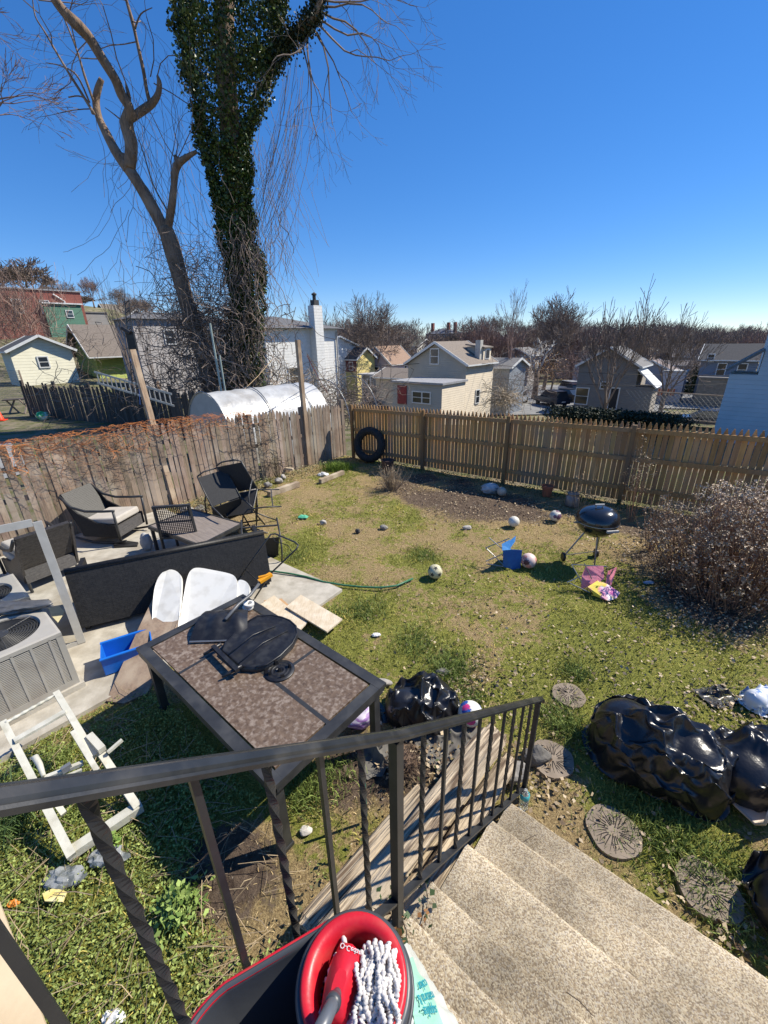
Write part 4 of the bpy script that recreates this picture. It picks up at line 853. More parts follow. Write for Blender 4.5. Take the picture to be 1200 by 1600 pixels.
# ---- kettle grill
b = Vector((3.10, 5.52, 0)); t = thing('kettle_grill', 'black kettle charcoal grill on three legs near the back fence', 'grill', b)
zr = lift(b, 813).z; enamel = M('black_enamel', (.012, .013, .016), (.016, .017, .02), 5, rough=.16, spec=.6, coat=.5)
r = .295; mb = MB(); mb.lathe([(r*1.0, 0), (r*1.0, .012), (r*.985, .05), (r*.92, .105), (r*.78, .155), (r*.55, .19), (r*.3, .207), (.001, .212)], 48, b+Vector((0, 0, zr)), rot=Matrix.Rotation(R(-4), 3, 'Y')); mb.build('lid', enamel, t, True)
mb = MB(); mb.lathe([(.001, -.235), (r*.35, -.225), (r*.62, -.19), (r*.85, -.12), (r*.96, -.05), (r*.99, -.01), (r*.985, 0)], 48, b+Vector((0, 0, zr))); mb.build('bowl', enamel, t, True)
mb = MB(); mb.lathe([(r*1.005, -.008), (r*1.02, -.002), (r*1.005, .004)], 48, b+Vector((0, 0, zr)), cap=False); mb.build('rim', steel, t, True)
mb = MB(); p = b+Vector((-.02, -.02, zr+.21)); 
for s in (-1, 1): mb.bar(p+Vector((s*.05, 0, -.01)), p+Vector((s*.05, 0, .035)), .008, .02)
mb.tube([p+Vector((-.065, 0, .042)), p+Vector((.065, 0, .042))], .014, 8); mb.build('lid_handle', M('grey_handle', (.42, .41, .39), rough=.5), t)
mb = MB(); q = b+Vector((.06, -.33, zr-.03)); mb.box(q, (.17, .03, .03), .1); mb.build('bowl_handle', M('grey_handle', (.42, .41, .39)), t)
mb = MB(); mb.tube([b+Vector((-.36, -.05, zr-.0)), b+Vector((-.29, -.04, zr-.01))], .015, 8); mb.build('side_handle', M('wood_handle', (.35, .28, .2), rough=.6), t)
mb = MB(); mb.lathe([(.035, .19), (.035, .2), (.001, .2)], 16, b+Vector((.11, -.08, zr+0))); mb.build('vent_cap', steel, t)
legs = [(Vector((-.02, -.12)), Vector((-.04, -.24))), (Vector((-.10, .08)), Vector((-.36, .10))), (Vector((.12, .08)), Vector((.19, .20)))]
for k, (a, c) in enumerate(legs):
    mb = MB(); mb.tube([b+Vector((a.x, a.y, zr-.21)), b+Vector((c.x, c.y, .0 if k == 0 else .07))], .012, 8); mb.build('leg', steel, t)
for k in (1, 2):
    c = legs[k][1]; mb = MB(); mb.lathe([(.001, -.02), (.055, -.02), (.07, -.012), (.07, .012), (.055, .02), (.001, .02)], 20, b+Vector((c.x, c.y, .07)), rot=Matrix.Rotation(R(90), 3, 'Y')); mb.build('wheel', blk_pl, t)
mb = MB(); mb.tube([b+Vector((legs[1][1].x, .10, .1)), b+Vector((legs[2][1].x, .20, .1))], .006, 6); mb.build('axle', steel, t)
# ---- small blue folding chair
Yb = G(800, 888).y
def vv(px, py, dy=0): return V(px, py, Yb+dy)
t = thing('kids_folding_chair', 'small bright blue folding camp chair tipped over left of the grill', 'folding chair', G(795, 888))
bf_ = M('blue_nylon', (.02, .14, .42), (.02, .10, .34), 9, rough=.7, bump=.2); bf2 = M('light_blue_nylon', (.05, .30, .68), (.03, .22, .55), 9, rough=.6, bump=.2)
for a, b_, da, db in (((759, 856), (787, 883), .2, -.02), ((764, 840), (790, 862), .25, 0), ((760, 881), (786, 885), .0, -.05), ((759, 877), (789, 864), -.05, .15), ((759, 856), (796, 841), .2, .1), ((787, 884), (790, 845), .25, .15)):
    mb = MB(); mb.tube([vv(*a, da), vv(*b_, db)], .007, 6); mb.build('frame_tube', steel, t)
mb = MB(); hull(mb, [vv(786, 858, 0), vv(816, 860, .02), vv(813, 889, 0), (vv(800, 890, -.03)), vv(786, 885, 0)], .006); hull(mb, [vv(786, 858, 0), vv(816, 860, .02), vv(812, 866, .3), vv(790, 862, .3)], .006); mb.build('seat_fabric', bf_, t)
mb = MB(); hull(mb, [vv(785, 860, -.02), vv(784, 850, .05), vv(797, 843, .1), vv(798, 859, 0)], .006); hull(mb, [vv(795, 846, .1), vv(806, 837, .15), vv(805, 846, .1), vv(797, 857, .02)], .006); mb.build('back_fabric', bf2, t)
# ---- pink folding chair
Yb = G(920, 922).y; t = thing('kids_folding_chair', 'small pink folding chair fallen open with colourful fabric in front of the grill', 'folding chair', G(925, 922))
for a, b_, da, db in (((893, 882), (948, 885), .15, .1), ((893, 882), (909, 910), .15, 0), ((886, 910), (915, 897), .0, .1), ((890, 911), (922, 926), 0, -.1), ((913, 880), (925, 905), .1, .0), ((958, 890), (945, 912), 0, 0)):
    mb = MB(); mb.tube([V(a[0], a[1], Yb+da), V(b_[0], b_[1], Yb+db)], .007, 6); mb.build('frame_tube', steel, t)
pk = M('pink_nylon', (.85, .30, .36), (.70, .20, .28), 10, rough=.7, bump=.3); 
mb = MB(); hull(mb, [V(915, 885, Yb+.1), V(943, 884, Yb+.1), V(944, 905, Yb), V(925, 915, Yb-.05), V(908, 920, Yb), V(909, 900, Yb+.05)], .006); hull(mb, [V(950, 893, Yb), V(964, 886, Yb+.1), V(955, 915, Yb-.05), V(946, 916, Yb-.05)], .006); mb.build('seat_fabric', pk, t)
gp = M('printed_fabric', (.80, .62, .08), (.82, .72, .72), 5, rough=.7, lo=.5, hi=.55, c3=(.72, .08, .38), s3=7, bump=.3)
mb = MB(); g0 = [G(*q) for q in ((918, 917, .12), (934, 907, .16), (948, 912, .15), (969, 926, .05), (963, 935, .03), (950, 939, .02), (930, 931, .03))]; hull(mb, g0, .008); mb.build('printed_canopy', gp, t)
# ---- garden hose
mb = MB(); mb.tube([G(a, b, c) for a, b, c in ((412, 892, .06), (430, 893, .06), (452, 896, .06), (478, 901, .05), (505, 909, .04), (535, 914, .03), (565, 917, .03), (595, 918, .035), (620, 915, .03), (645, 904, .03))], .014, 8); tag(mb.build('garden_hose', M('green_hose', (.03, .12, .06), (.05, .2, .1), 40, rough=.45), loc=G(500, 908), smooth=True), 'dark green garden hose curving over the slab onto the lawn', 'hose')
# ---- tyre, pots, rag at the back
def torus(mb, c, n, R0, r0, k=40, m_=14, fl=1.0):
    n = Vector(n).normalized(); x = n.orthogonal().normalized(); y = n.cross(x); vs = []; fs = []
    for i in range(k):
        a = 2*math.pi*i/k; d = x*math.cos(a)+y*math.sin(a)
        for j in range(m_):
            q = 2*math.pi*j/m_; tr = 1+(.05 if (i % 2 == 0 and abs(math.cos(q)) > .6 and math.cos(q) > 0) else 0); vs.append(Vector(c)+d*(R0+r0*math.cos(q)*tr)+n*(r0*fl*math.sin(q)))
    for i in range(k):
        for j in range(m_): fs.append((i*m_+j, ((i+1) % k)*m_+j, ((i+1) % k)*m_+(j+1) % m_, i*m_+(j+1) % m_))
    mb.add(vs, fs)
rub = M('tyre_rubber', (.018, .018, .018), (.03, .03, .028), 12, rough=.85, bump=.3, bs=40)
b = G(578, 722, 0); c = Vector((b.x, b.y, .50)); mb = MB(); torus(mb, c, BN+Vector((0, 0, .22))+WV*.1, .385, .105, 64, 14, 1.25)
tag(mb.build('tyre', rub, loc=b), 'large black tyre leaning in the corner of the two fences', 'tyre')
b = G(606, 738, 0); mb = MB(); mb.lathe([(.001, 0), (.13, 0), (.165, .30), (.175, .31), (.175, .34), (.15, .34), (.14, .28), (.001, .27)], 24, b, tint=1); tag(mb.build('plant_pot', M('dark_brown_pot', (.10, .055, .04), (.06, .035, .03), 8, rough=.7), loc=b), 'dark brown round pot right of the big tyre', 'pot')
b = G(854, 775, 0); mb = MB(); mb.lathe([(.001, 0), (.085, 0), (.115, .20), (.125, .20), (.125, .24), (.105, .24), (.10, .2), (.001, .19)], 24, b); tag(mb.build('plant_pot', M('terracotta', (.42, .13, .06), (.32, .1, .05), 8, rough=.8), loc=b), 'terracotta pot at the foot of the back fence', 'pot')
b = G(893, 790, 0); mb = MB(); mb.lathe([(.001, 0), (.13, 0), (.135, .04), (.135, .20), (.11, .22), (.11, .26), (.125, .27), (.11, .28), (.001, .27)], 24, b); tag(mb.build('glass_jar', M('brown_glass', (.16, .12, .09), (.28, .25, .22), 7, rough=.2, spec=.7), loc=b, smooth=True), 'squat brown glass jar between terracotta pot and grill', 'jar')
mb = MB(); b = G(765, 770, 0); mb.blob(b+Vector((0, 0, .10)), (.20, .12, .12), 4, .2, 2, 31, ridge=.2, flat=0); tag(mb.build('rag', M('pale_rag', (.55, .56, .56), (.3, .33, .33), 6, rough=.9), loc=b, smooth=True), 'pale rag draped over a mound by the back fence', 'rag')
# ---- timber edging and small litter
def log(a, b, w_, h_, label, mat=plank, tint=1.0):
    mb = MB(); mb.bar(a, b, w_, h_, tint=tint); return tag(mb.build('edging_timber', mat, loc=a, rz=math.atan2((b-a).y, (b-a).x)), label, 'timber')
log(G(420, 772, .06), G(466, 756, .06), .12, .12, 'pale edging timber beside the tipped metal chairs'); log(G(500, 752, .05), G(536, 738, .05), .10, .10, 'edging timber at the near side of the green tuft')
log(G(388, 728, .12), G(458, 733, .12), .06, .05, 'white lath lying along the foot of the left fence', board)
def scrap(px, py, r, label, mat, seed, cat='litter', z=.02):
    mb = MB(); c = G(px, py, 0); mb.blob(c+Vector((0, 0, z)), r, 3, .4, 2, seed, ridge=.3, rf=3); return tag(mb.build('litter', mat, loc=c, smooth=False), label, cat)
scrap(474, 809, (.10, .07, .03), 'mint green wrapper on the lawn', M('mint_wrapper', (.12, .5, .3), rough=.4), 1); lt = M('white_litter', (.75, .75, .73), (.6, .6, .58), 9, rough=.4, bump=.2)
scrap(505, 743, (.14, .09, .06), 'white rumpled litter beside the green tuft near the left fence', lt, 2)
scrap(588, 994, (.05, .03, .015), 'tiny white paper scrap on the grass right of the boards', lt, 3)
film = M('clear_film', (.50, .52, .52), (.22, .24, .23), 14, trans=.45, rough=.12, bump=.5, bs=25, lo=.45, hi=.55)
scrap(104, 1376, (.13, .07, .04), 'clear crinkled plastic film left of the twisted baluster', film, 5, z=.03); scrap(170, 1345, (.12, .06, .04), 'clear plastic film crossed by the twisted baluster', film, 6, z=.04)
scrap(45, 1585, (.08, .05, .03), 'grey plastic scrap at the very bottom left', film, 7); scrap(180, 1592, (.06, .03, .02), 'white scrap at the bottom edge left of the bucket', lt, 8)
flat('yellow_wrapper', [(66, 1396), (84, 1387), (104, 1393), (98, 1409), (70, 1408)], .05, .012, M('yellow_card', (.72, .55, .12), (.78, .7, .4), 12, rough=.5), 'yellow card wrapper lying in the weeds', 'wrapper')
scrap(22, 1415, (.035, .02, .015), 'small orange peel in the weeds at left', M('orange_peel', (.75, .25, .03), rough=.5), 9); scrap(1013, 912, (.07, .03, .02), 'pale blue scrap in the mulch by the shrub', M('paleblue', (.4, .5, .6), rough=.4), 10)
scrap(742, 1210, (.0, .0, .0), 'x', lt, 1) if False else None
# ---- green stake
a = G(572, 1275, .05); b_ = lift(a, 1213); mb = MB(); mb.tube([a, b_], .010, 8); tag(mb.build('green_stake', M('green_stake', (.03, .22, .15), rough=.5), loc=a), 'short green plastic stake standing behind the beams', 'stake')
# ---- mop bucket
zb = 1.505; cw = G(553, 1532, 1.95); t = thing('mop_bucket', 'charcoal mop bucket with bright red wringer rim on the steps', 'bucket', (cw.x, cw.y, zb))
far = G(385, 1560, 1.50); q_ = G(395, 1640, 1.9)-cw; dirv = Vector((q_.x, q_.y, 0)).normalized(); ang = math.atan2(dirv.y, dirv.x)
grey_pl = M('charcoal_plastic', (.05, .055, .065), (.06, .065, .075), 6, rough=.4, bump=.05); red = M('red_plastic', (.60, .014, .03), (.50, .014, .028), 9, rough=.38, spec=.45, bump=.08, c3=(.50, .05, .05), s3=16)
def oval(k, z, L=.24, r=.120):
    pts = []
    for i in range(48):
        a = 2*math.pi*i/48; x, y = r*k*math.cos(a), r*k*math.sin(a)
        if x > 0: x += L*(1 if k > .2 else k); y *= 1.04-.25*(x/(L+r))
        pts.append(Vector((cw.x, cw.y, 0))+Matrix.Rotation(ang, 3, 'Z')@Vector((x, y, 0))+Vector((0, 0, z)))
    return pts
def loft(mb, rings, cap=True):
    n = len(rings[0]); vs = [p for r_ in rings for p in r_]; fs = []
    for i in range(len(rings)-1):
        for j in range(n): fs.append((i*n+j, i*n+(j+1) % n, (i+1)*n+(j+1) % n, (i+1)*n+j))
    if cap: fs.append(tuple(range(n))[::-1])
    mb.add(vs, fs)
zrim = 1.92
mb = MB(); loft(mb, [oval(.78, zb), oval(.82, zb+.02), oval(1.0, zrim-.03), oval(1.06, zrim-.02), oval(1.07, zrim), oval(1.02, zrim+.003), oval(.98, zrim-.02), oval(.78, zb+.05), oval(.05, zb+.05)]); mb.build('tub', grey_pl, t, True)
mb = MB(); rr = [p for i, p in enumerate(oval(1.075, zrim-.012)) if True]; mb.tube(rr[2:14]+[] , .008, 8); mb.build('tub_trim', red, t, True)
mb = MB(); mb.tube(rr[34:47], .009, 8); mb.build('tub_trim', red, t, True)
cz = Vector((cw.x, cw.y, 0)); mb = MB(); mb.lathe([(.121, zrim-.01), (.123, zrim+.025), (.116, zrim+.032), (.108, zrim+.03)], 56, cz, cap=False); mb.build('collar', grey_pl, t, True)
ofs = Matrix.Rotation(ang, 3, 'Z')@Vector((-.02, 0, 0))
mb = MB(); mb.lathe([(.113, zrim+.022), (.112, zrim+.038), (.106, zrim+.043), (.088, zrim+.036), (.079, zrim+.018), (.075, zrim-.01), (.074, zrim-.05)], 56, cz, cap=False); o = mb.build('wringer_rim', red, t, True)
mb = MB(); mb.lathe([(.001, zrim-.17), (.064, zrim-.17), (.071, zrim-.12), (.076, zrim-.04)], 48, cz, cap=False); o = mb.build('wringer_basket', M('black_mesh', (.012, .012, .012), rough=.6), t, True)
mb = MB()
for k in range(48): a = 2*math.pi*k/48; d_ = Vector((math.cos(a), math.sin(a), 0)); mb.bar(cz+d_*.0735+Vector((0, 0, zrim-.03)), cz+d_*.064+Vector((0, 0, zrim-.16)), .004, .004)
mb.build('basket_ribs', grey_pl, t)
# mop resting in the wringer
t = thing('mop', 'string mop with red head resting in the bucket wringer', 'mop', (cw.x, cw.y, zrim-.1))
hc = G(538, 1522, zrim+.05); mb = MB(); vs = []; fs = []; dvec = (G(500, 1600, zrim+.14)-hc); hx = Vector((dvec.x, dvec.y, 0)).normalized(); hy = Vector((-hx.y, hx.x, 0))
out = [(q*.62, w__*.62) for q, w__ in ((-.075, -.035), (-.08, .0), (-.07, .03), (-.03, .045), (.05, .046), (.10, .042), (.11, 0), (.10, -.042), (.04, -.055), (-.03, -.055))]
def hp(x, y, z): return hc+hx*x+hy*y+Vector((0, 0, z))
m_ = len(out)
rings = [[hp(x, y, -.045) for x, y in out], [hp(x, y, -.005) for x, y in out], [hp(x*.93, y*.88, .008) for x, y in out], [hp(x*.4+.02, y*.4, .022) for x, y in out]]
loft(mb, rings); mb.add(rings[-1], [tuple(range(m_))]); mb.build('mop_head', red, t, True)
mb = MB(); a = hp(.03, 0, .01); b_ = G(498, 1615, zrim+.16); mb.tube([a, a.lerp(b_, .3), b_], [.009, .0125, .013], 12); mb.build('handle', M('grey_handle_tube', (.10, .11, .13), rough=.35, spec=.6), t, True)
mb = MB(); mb.lathe([(.0145, 0), (.016, .01), (.0145, .02)], 14, a.lerp(b_, .22), rot=(b_-a).to_track_quat('Z', 'Y').to_matrix()); mb.build('joint_ring', grey_pl, t, True)
# lettering on the mop head
def text(body, size, M4, mat, name, parent, th=.0006):
    cu_ = bpy.data.curves.new('t', 'FONT'); cu_.body = body; cu_.size = size; cu_.extrude = th; cu_.align_x = 'CENTER'; cu_.align_y = 'CENTER'
    o = bpy.data.objects.new('t', cu_); COL.objects.link(o); bpy.context.view_layer.update(); dg = bpy.context.evaluated_depsgraph_get(); me = bpy.data.meshes.new_from_object(o.evaluated_get(dg)); bpy.data.objects.remove(o)
    mb = MB(); mb.add([M4@v.co for v in me.vertices], [tuple(p.vertices) for p in me.polygons]); return mb.build(name, mat, parent)
M4 = Matrix.Translation(hp(-.036, -.0, .0125))@Matrix((( -hy.x, -hx.x, 0), (-hy.y, -hx.y, 0), (0, 0, 1))).to_4x4()@Matrix.Rotation(math.pi, 4, 'Z')
text('O-Cedar', .013, M4, M('white_print', (.8, .8, .8), rough=.5), 'lettering', t)
cord = M('white_cotton_cord', (.72, .69, .66), (.50, .47, .45), 30, rough=.95, bump=.5, bs=80, bd=.003)
for k in range(34):
    a = random.uniform(-2.6, 1.2)+.3; side = random.random(); d_ = Vector((math.cos(a), math.sin(a), 0)); mb = MB()
    p0 = hp(random.uniform(-.06, .09), random.choice((-.035, .03)), -.03); q = cz+Vector((d_.x, d_.y, 0))*random.uniform(.02, .06)+Vector((0, 0, zrim-.05+random.uniform(0, .05))); e_ = q+Vector((random.uniform(-.03, .03), random.uniform(-.04, .02), -.03+random.uniform(-.02, .03))); pts = []
    N_ = 40
    for i in range(N_):
        s_ = i/(N_-1); p = (p0.lerp(q, s_)).lerp(q.lerp(e_, s_), s_); pts.append(p+Vector((.008*math.sin(s_*9+k), .008*math.cos(s_*11+k*2), .012*math.sin(s_*math.pi)+.006*math.sin(s_*14+k))))
    mb.tube(pts, [.0045+.0016*math.sin(i*1.9) for i in range(N_)], 7); mb.build('mop_strand', cord, t, True)
# right side heap of strands, lying over the red rim
for k in range(40):
    px0, py0 = random.uniform(560, 618), random.uniform(1468, 1515); mb = MB(); pts = []; N_ = 44; sw = random.uniform(-14, 18)
    for i in range(N_):
        s_ = i/(N_-1); pts.append(G(px0+sw*s_+4*math.sin(s_*8+k), py0+95*s_, zrim+.035+.02*math.sin(s_*math.pi)+.004*math.sin(s_*16+k*3)+.010*(k % 3)))
    mb.tube(pts, [.0046+.0018*math.sin(i*1.9+k) for i in range(N_)], 7); mb.build('mop_strand', cord, t, True)
# printed bag behind the bucket
t = thing('soil_bag', 'white and mint printed plastic bag standing right of the mop bucket', 'bag', G(660, 1560, 1.505)); mb = MB(); nu, nv = 20, 26; vs = []; fs = []
for i in range(nu+1):
    for j in range(nv+1):
        a, b_ = i/nu, j/nv; L_ = G(630+8*b_, 1475+150*b_, 1.84-.02*b_); Rr = G(646+80*b_, 1485+130*b_, 1.56); p = L_.lerp(Rr, a); p.z += .02*math.sin(a*math.pi)+.02*noise.noise(Vector((a*3, b_*8, 1))); vs.append(p)
for i in range(nu):
    for j in range(nv): q = i*(nv+1)+j; fs.append((q, q+nv+1, q+nv+2, q+1))
mb.add(vs, fs); bagm = M('white_bag_film', (.58, .60, .56), (.50, .53, .49), 5, rough=.35, bump=.3, bs=9); o = mb.build('film', bagm, t, True)
def bagpt(a, b_): 
    L_ = G(630+8*b_, 1475+150*b_, 1.84-.02*b_); Rr = G(646+80*b_, 1485+130*b_, 1.56); p = L_.lerp(Rr, a); p.z += .02*math.sin(a*math.pi)+.02*noise.noise(Vector((a*3, b_*8, 1))); return p
def bagpatch(a0, a1, b0, b1, mat, off, nm):
    mb = MB(); vs = []; fs = []; n = 14
    for i in range(n+1):
        for j in range(n+1):
            a = a0+(a1-a0)*i/n; b_ = b0+(b1-b0)*j/n; k = .5+.5*min(1, (b_-b0)/(b1-b0)*3); a = a0+(a-a0)*k; p = bagpt(a, b_); nr_ = (bagpt(a+.03, b_)-p).cross(bagpt(a, b_+.03)-p).normalized()
            if nr_.z < 0: nr_ = -nr_
            vs.append(p+nr_*off)
    for i in range(n):
        for j in range(n): q = i*(n+1)+j; fs.append((q, q+n+1, q+n+2, q+1))
    mb.add(vs, fs); mb.build(nm, mat, t, True)
bagpatch(.10, .62, .18, .98, M('mint_print', (.26, .56, .42), (.42, .66, .55), 3, rough=.35), .003, 'mint_print')
ink = M('teal_ink', (.03, .30, .36), rough=.5)
for b_, s in ((.50, 'color'), (.64, 'natural &'), (.78, 'supplies')):
    p = bagpt(.40, b_); ux = (bagpt(.40, b_+.05)-bagpt(.40, b_-.05)).normalized(); nr_ = (bagpt(.5, b_)-p).cross(ux).normalized()
    if nr_.z < 0: nr_ = -nr_
    ux = -ux*.0+ (bagpt(.30, b_)-bagpt(.52, b_)).normalized(); uy = nr_.cross(ux); M4 = Matrix(((ux.x, uy.x, nr_.x, 0), (ux.y, uy.y, nr_.y, 0), (ux.z, uy.z, nr_.z, 0), (0, 0, 0, 1))); M4 = Matrix.Translation(p+nr_*.007)@M4
    text(s, .026, M4, ink, 'lettering', t)
# ================================================================ VEGETATION
def mask_at(x, y):
    i = np.clip(np.searchsorted(GX, x)-1, 0, len(GX)-2); j = np.clip(np.searchsorted(GY, y)-1, 0, len(GY)-2); return GM[j, i]
def free(x, y):
    u = x*WV.x+y*WV.y; v = x*DV.x+y*DV.y
    ok = (u > -8.65) & ~((u < -4.0) & (v < 3.32)) & ~((u < -3.55) & (v < 3.4) & (v > 2.45)) & ~((u > -.66) & (v < 2.08))
    return ok & ((x-BACK0.x)*BN.x+(y-BACK0.y)*BN.y > .03)
leafm = M('grass_blade', (1, 1, 1), (.8, .8, .8), 3, rough=.6, spec=.25)
tr = leafm.node_tree; bb = tr.nodes['Principled BSDF']
def blades(x, y, h, w, lean, cols, z=0.0, nm='grass', kind='stuff', parent=None, label=None, cat=None, loc=None):
    n = len(x); a = rng.uniform(0, 2*np.pi, n); l = rng.uniform(0, 2*np.pi, n); zz = np.array([0.0])
    zb = z-.012
    bx = np.cos(a)*w/2; by = np.sin(a)*w/2; tx = np.cos(l)*lean*h; ty = np.sin(l)*lean*h
    v = np.zeros((n, 5, 3)); v[:, 0] = np.stack([x-bx, y-by, np.zeros(n)+zb], 1); v[:, 1] = np.stack([x+bx, y+by, np.zeros(n)+zb], 1)
    v[:, 2] = np.stack([x+bx*.8+tx*.35, y+by*.8+ty*.35, zb+h*.6], 1); v[:, 3] = np.stack([x-bx*.8+tx*.35, y-by*.8+ty*.35, zb+h*.6], 1); v[:, 4] = np.stack([x+tx, y+ty, zb+h*(1-.25*lean)], 1)
    b = (np.arange(n)*5)[:, None]; f = np.concatenate([b+[0, 1, 2], b+[0, 2, 3], b+[3, 2, 4]], 0)
    t = np.repeat(cols, 5, 0); o = npmesh(nm, v.reshape(-1, 3), f, leafm, t, kind, parent, loc)
    if label: tag(o, label, cat)
    return o
def gcols(n, c1, c2): k = rng.random((n, 1)); j = rng.uniform(.75, 1.25, (n, 1)); return (np.array(c1)*(1-k)+np.array(c2)*k)*j
def sample(n):
    y = rng.random(n)**.75*13; x = rng.uniform(-9, 9, n); k = free(x, y) & (np.abs(x) < 1.6+y*1.15) ; return x[k], y[k]
x, y = sample(420000); m = mask_at(x, y); d = np.hypot(x, y)
nz_ = np.array([noise.noise(Vector((a*5, b*5, 2)))+.6*noise.noise(Vector((a*13, b*13, 4))) for a, b in zip(x, y)])
ok = (m[:, 0]+.95*nz_ > rng.uniform(.34, .80, len(x))) & (m[:, 1] < .65+rng.random(len(x))*.3); gx, gy = x[ok], y[ok]; n = len(gx)
cl_ = np.array([noise.noise(Vector((a*1.1, b*1.1, 30)))+.7*noise.noise(Vector((a*3.1, b*3.1, 31))) for a, b in zip(gx, gy)])[:, None]
h = rng.uniform(.012, .040, n)*(.6+m[ok, 0]); blades(gx, gy, h, rng.uniform(.004, .009, n), rng.uniform(.4, 1.6, n), np.exp(cl_*np.array([1.0, .75, .8]))*gcols(n, (.15, .165, .028), (.46, .42, .11)), label='short patchy green lawn grass', cat='grass')
ok2 = (~ok) & (m[:, 1] < .8) & (rng.random(len(x)) < .45); sx_, sy_ = x[ok2], y[ok2]; n = len(sx_)
blades(sx_, sy_, rng.uniform(.008, .022, n), rng.uniform(.003, .007, n), rng.uniform(1.2, 4.5, n), gcols(n, (.32, .22, .10), (.70, .54, .28)), nm='dry_grass', label='dry straw coloured thatch over the lawn', cat='dry grass')
# taller tufts
tx, ty, th = [], [], []
for px, py, r, c, hh in ((705, 1045, .28, 1100, .12), (650, 1005, .30, 900, .10), (570, 955, .3, 900, .09), (660, 868, .28, 700, .08), (880, 1130, .22, 900, .11), (900, 1050, .18, 500, .09), (500, 1215, .25, 700, .12), (475, 1240, .2, 400, .12), (1010, 1280, .3, 900, .09), (1060, 1330, .25, 600, .1), (1130, 1440, .2, 300, .08), (460, 870, .3, 600, .07), (520, 960, .2, 300, .08), (740, 1090, .12, 250, .08),
                         (1120, 1350, .25, 500, .1), (1040, 1470, .12, 160, .06), (950, 1300, .35, 300, .06), (230, 1280, .4, 500, .08), (100, 1480, .5, 700, .07), (60, 1200, .15, 300, .12), (90, 1190, .12, 200, .12), (120, 1270, .12, 200, .1)):
    g = G(px, py); 
    a = rng.normal(g.x, r*.5, c); b = rng.normal(g.y, r*.5, c); k = free(a, b); tx.append(a[k]); ty.append(b[k]); th.append(rng.uniform(.4, 1, k.sum())*hh)
tx, ty, th = map(np.concatenate, (tx, ty, th)); n = len(tx); blades(tx, ty, th, rng.uniform(.004, .008, n), rng.uniform(.2, 1.1, n), gcols(n, (.10, .15, .03), (.28, .35, .09)), nm='tall_grass', label='taller darker grass tufts scattered over the lawn', cat='grass')
g = G(25, 1290); n = 700; blades(rng.normal(g.x-.05, .11, n), rng.normal(g.y, .12, n), rng.uniform(.15, .36, n), rng.uniform(.004, .007, n), rng.uniform(.3, 1.0, n), gcols(n, (.06, .11, .03), (.16, .24, .08)), nm='onion_grass', kind=None, label='tall wispy grass clump at the left edge beside the crib frame', cat='grass clump', loc=(g.x, g.y, 0))
g = G(528, 733); n = 1400; q = rng.normal(0, .5, (n, 2)); blades(g.x+q[:, 0]*.36, g.y+q[:, 1]*.26, rng.uniform(.1, .26, n), rng.uniform(.006, .012, n), rng.uniform(.2, .9, n), gcols(n, (.10, .17, .02), (.24, .33, .05)), nm='green_tuft', kind=None, label='bright green leafy tuft at the fence corner left of the tyre', cat='plant', loc=(g.x, g.y, 0))
# leaf quads
lq = M('leaf_surface', (1, 1, 1), (.82, .82, .82), 12, rough=.6, spec=.3)
def leaves(nm, P_, s, cols, flat=.0, mat=None, parent=None, loc=None, kind=None, label=None, cat=None, asp=.55, nrm=None):
    P_ = np.asarray(P_, float); n = len(P_); s = np.broadcast_to(np.asarray(s, float), (n,))[:, None]
    a = rng.normal(0, 1, (n, 3)); a[:, 2] *= (1-flat); a /= np.linalg.norm(a, axis=1, keepdims=True)
    b = rng.normal(0, 1, (n, 3)); b[:, 2] *= (1-flat); b -= (b*a).sum(1, keepdims=True)*a; b /= np.linalg.norm(b, axis=1, keepdims=True)+1e-9; c = np.cross(a, b)
    v = np.stack([P_-a*s*.5, P_-a*s*.12+b*s*asp*.5+c*s*.06, P_+a*s*.5, P_-a*s*.12-b*s*asp*.5+c*s*.06], 1).reshape(-1, 3)
    f = (np.arange(n)*4)[:, None]+np.arange(4); o = npmesh(nm, v, f, mat or lq, np.repeat(cols, 4, 0), kind, parent, loc)
    if label: tag(o, label, cat)
    return o
# chickweed, left foreground
u = rng.uniform(-4.2, -.75, 60000); v = rng.uniform(-1.6, .95, 60000); x = u*WV.x+v*DV.x; y = u*WV.y+v*DV.y; m = mask_at(x, y)
k = ((np.array([noise.noise(Vector((a*3, b*3, 11))) for a, b in zip(x, y)])+m[:, 0]*.8-m[:, 1]) > .30+rng.uniform(-.2, .25, len(x))) & ~((u < -4) & (v < 3)); x, y = x[k], y[k]; n = len(x)
leaves('weeds', np.stack([x, y, rng.uniform(.005, .055, n)], 1), rng.uniform(.010, .028, n), gcols(n, (.13, .18, .035), (.36, .42, .12)), .55, kind='stuff', label='low chickweed carpet in the left foreground', cat='weeds')
mbs = MB()
for i in range(850):
    uu, v_ = random.uniform(-3.9, -.75), random.uniform(-1.4, .8); p = U(uu, v_, random.uniform(.01, .07)); a = random.uniform(0, 6.28); L = random.uniform(.06, .32)
    q = p+Vector((math.cos(a)*L, math.sin(a)*L, random.uniform(-.02, .05))); 
    if q.z < 0: q.z = .005
    mbs.tube([p, p.lerp(q, .5)+Vector((random.uniform(-.02, .02), random.uniform(-.02, .02), .015)), q], .0016+.001*random.random(), 3, tint=random.uniform(.7, 1.5))
tag(mbs.build('straw_stems', straw), 'loose dry straw stems over the weeds', 'straw', kind='stuff')
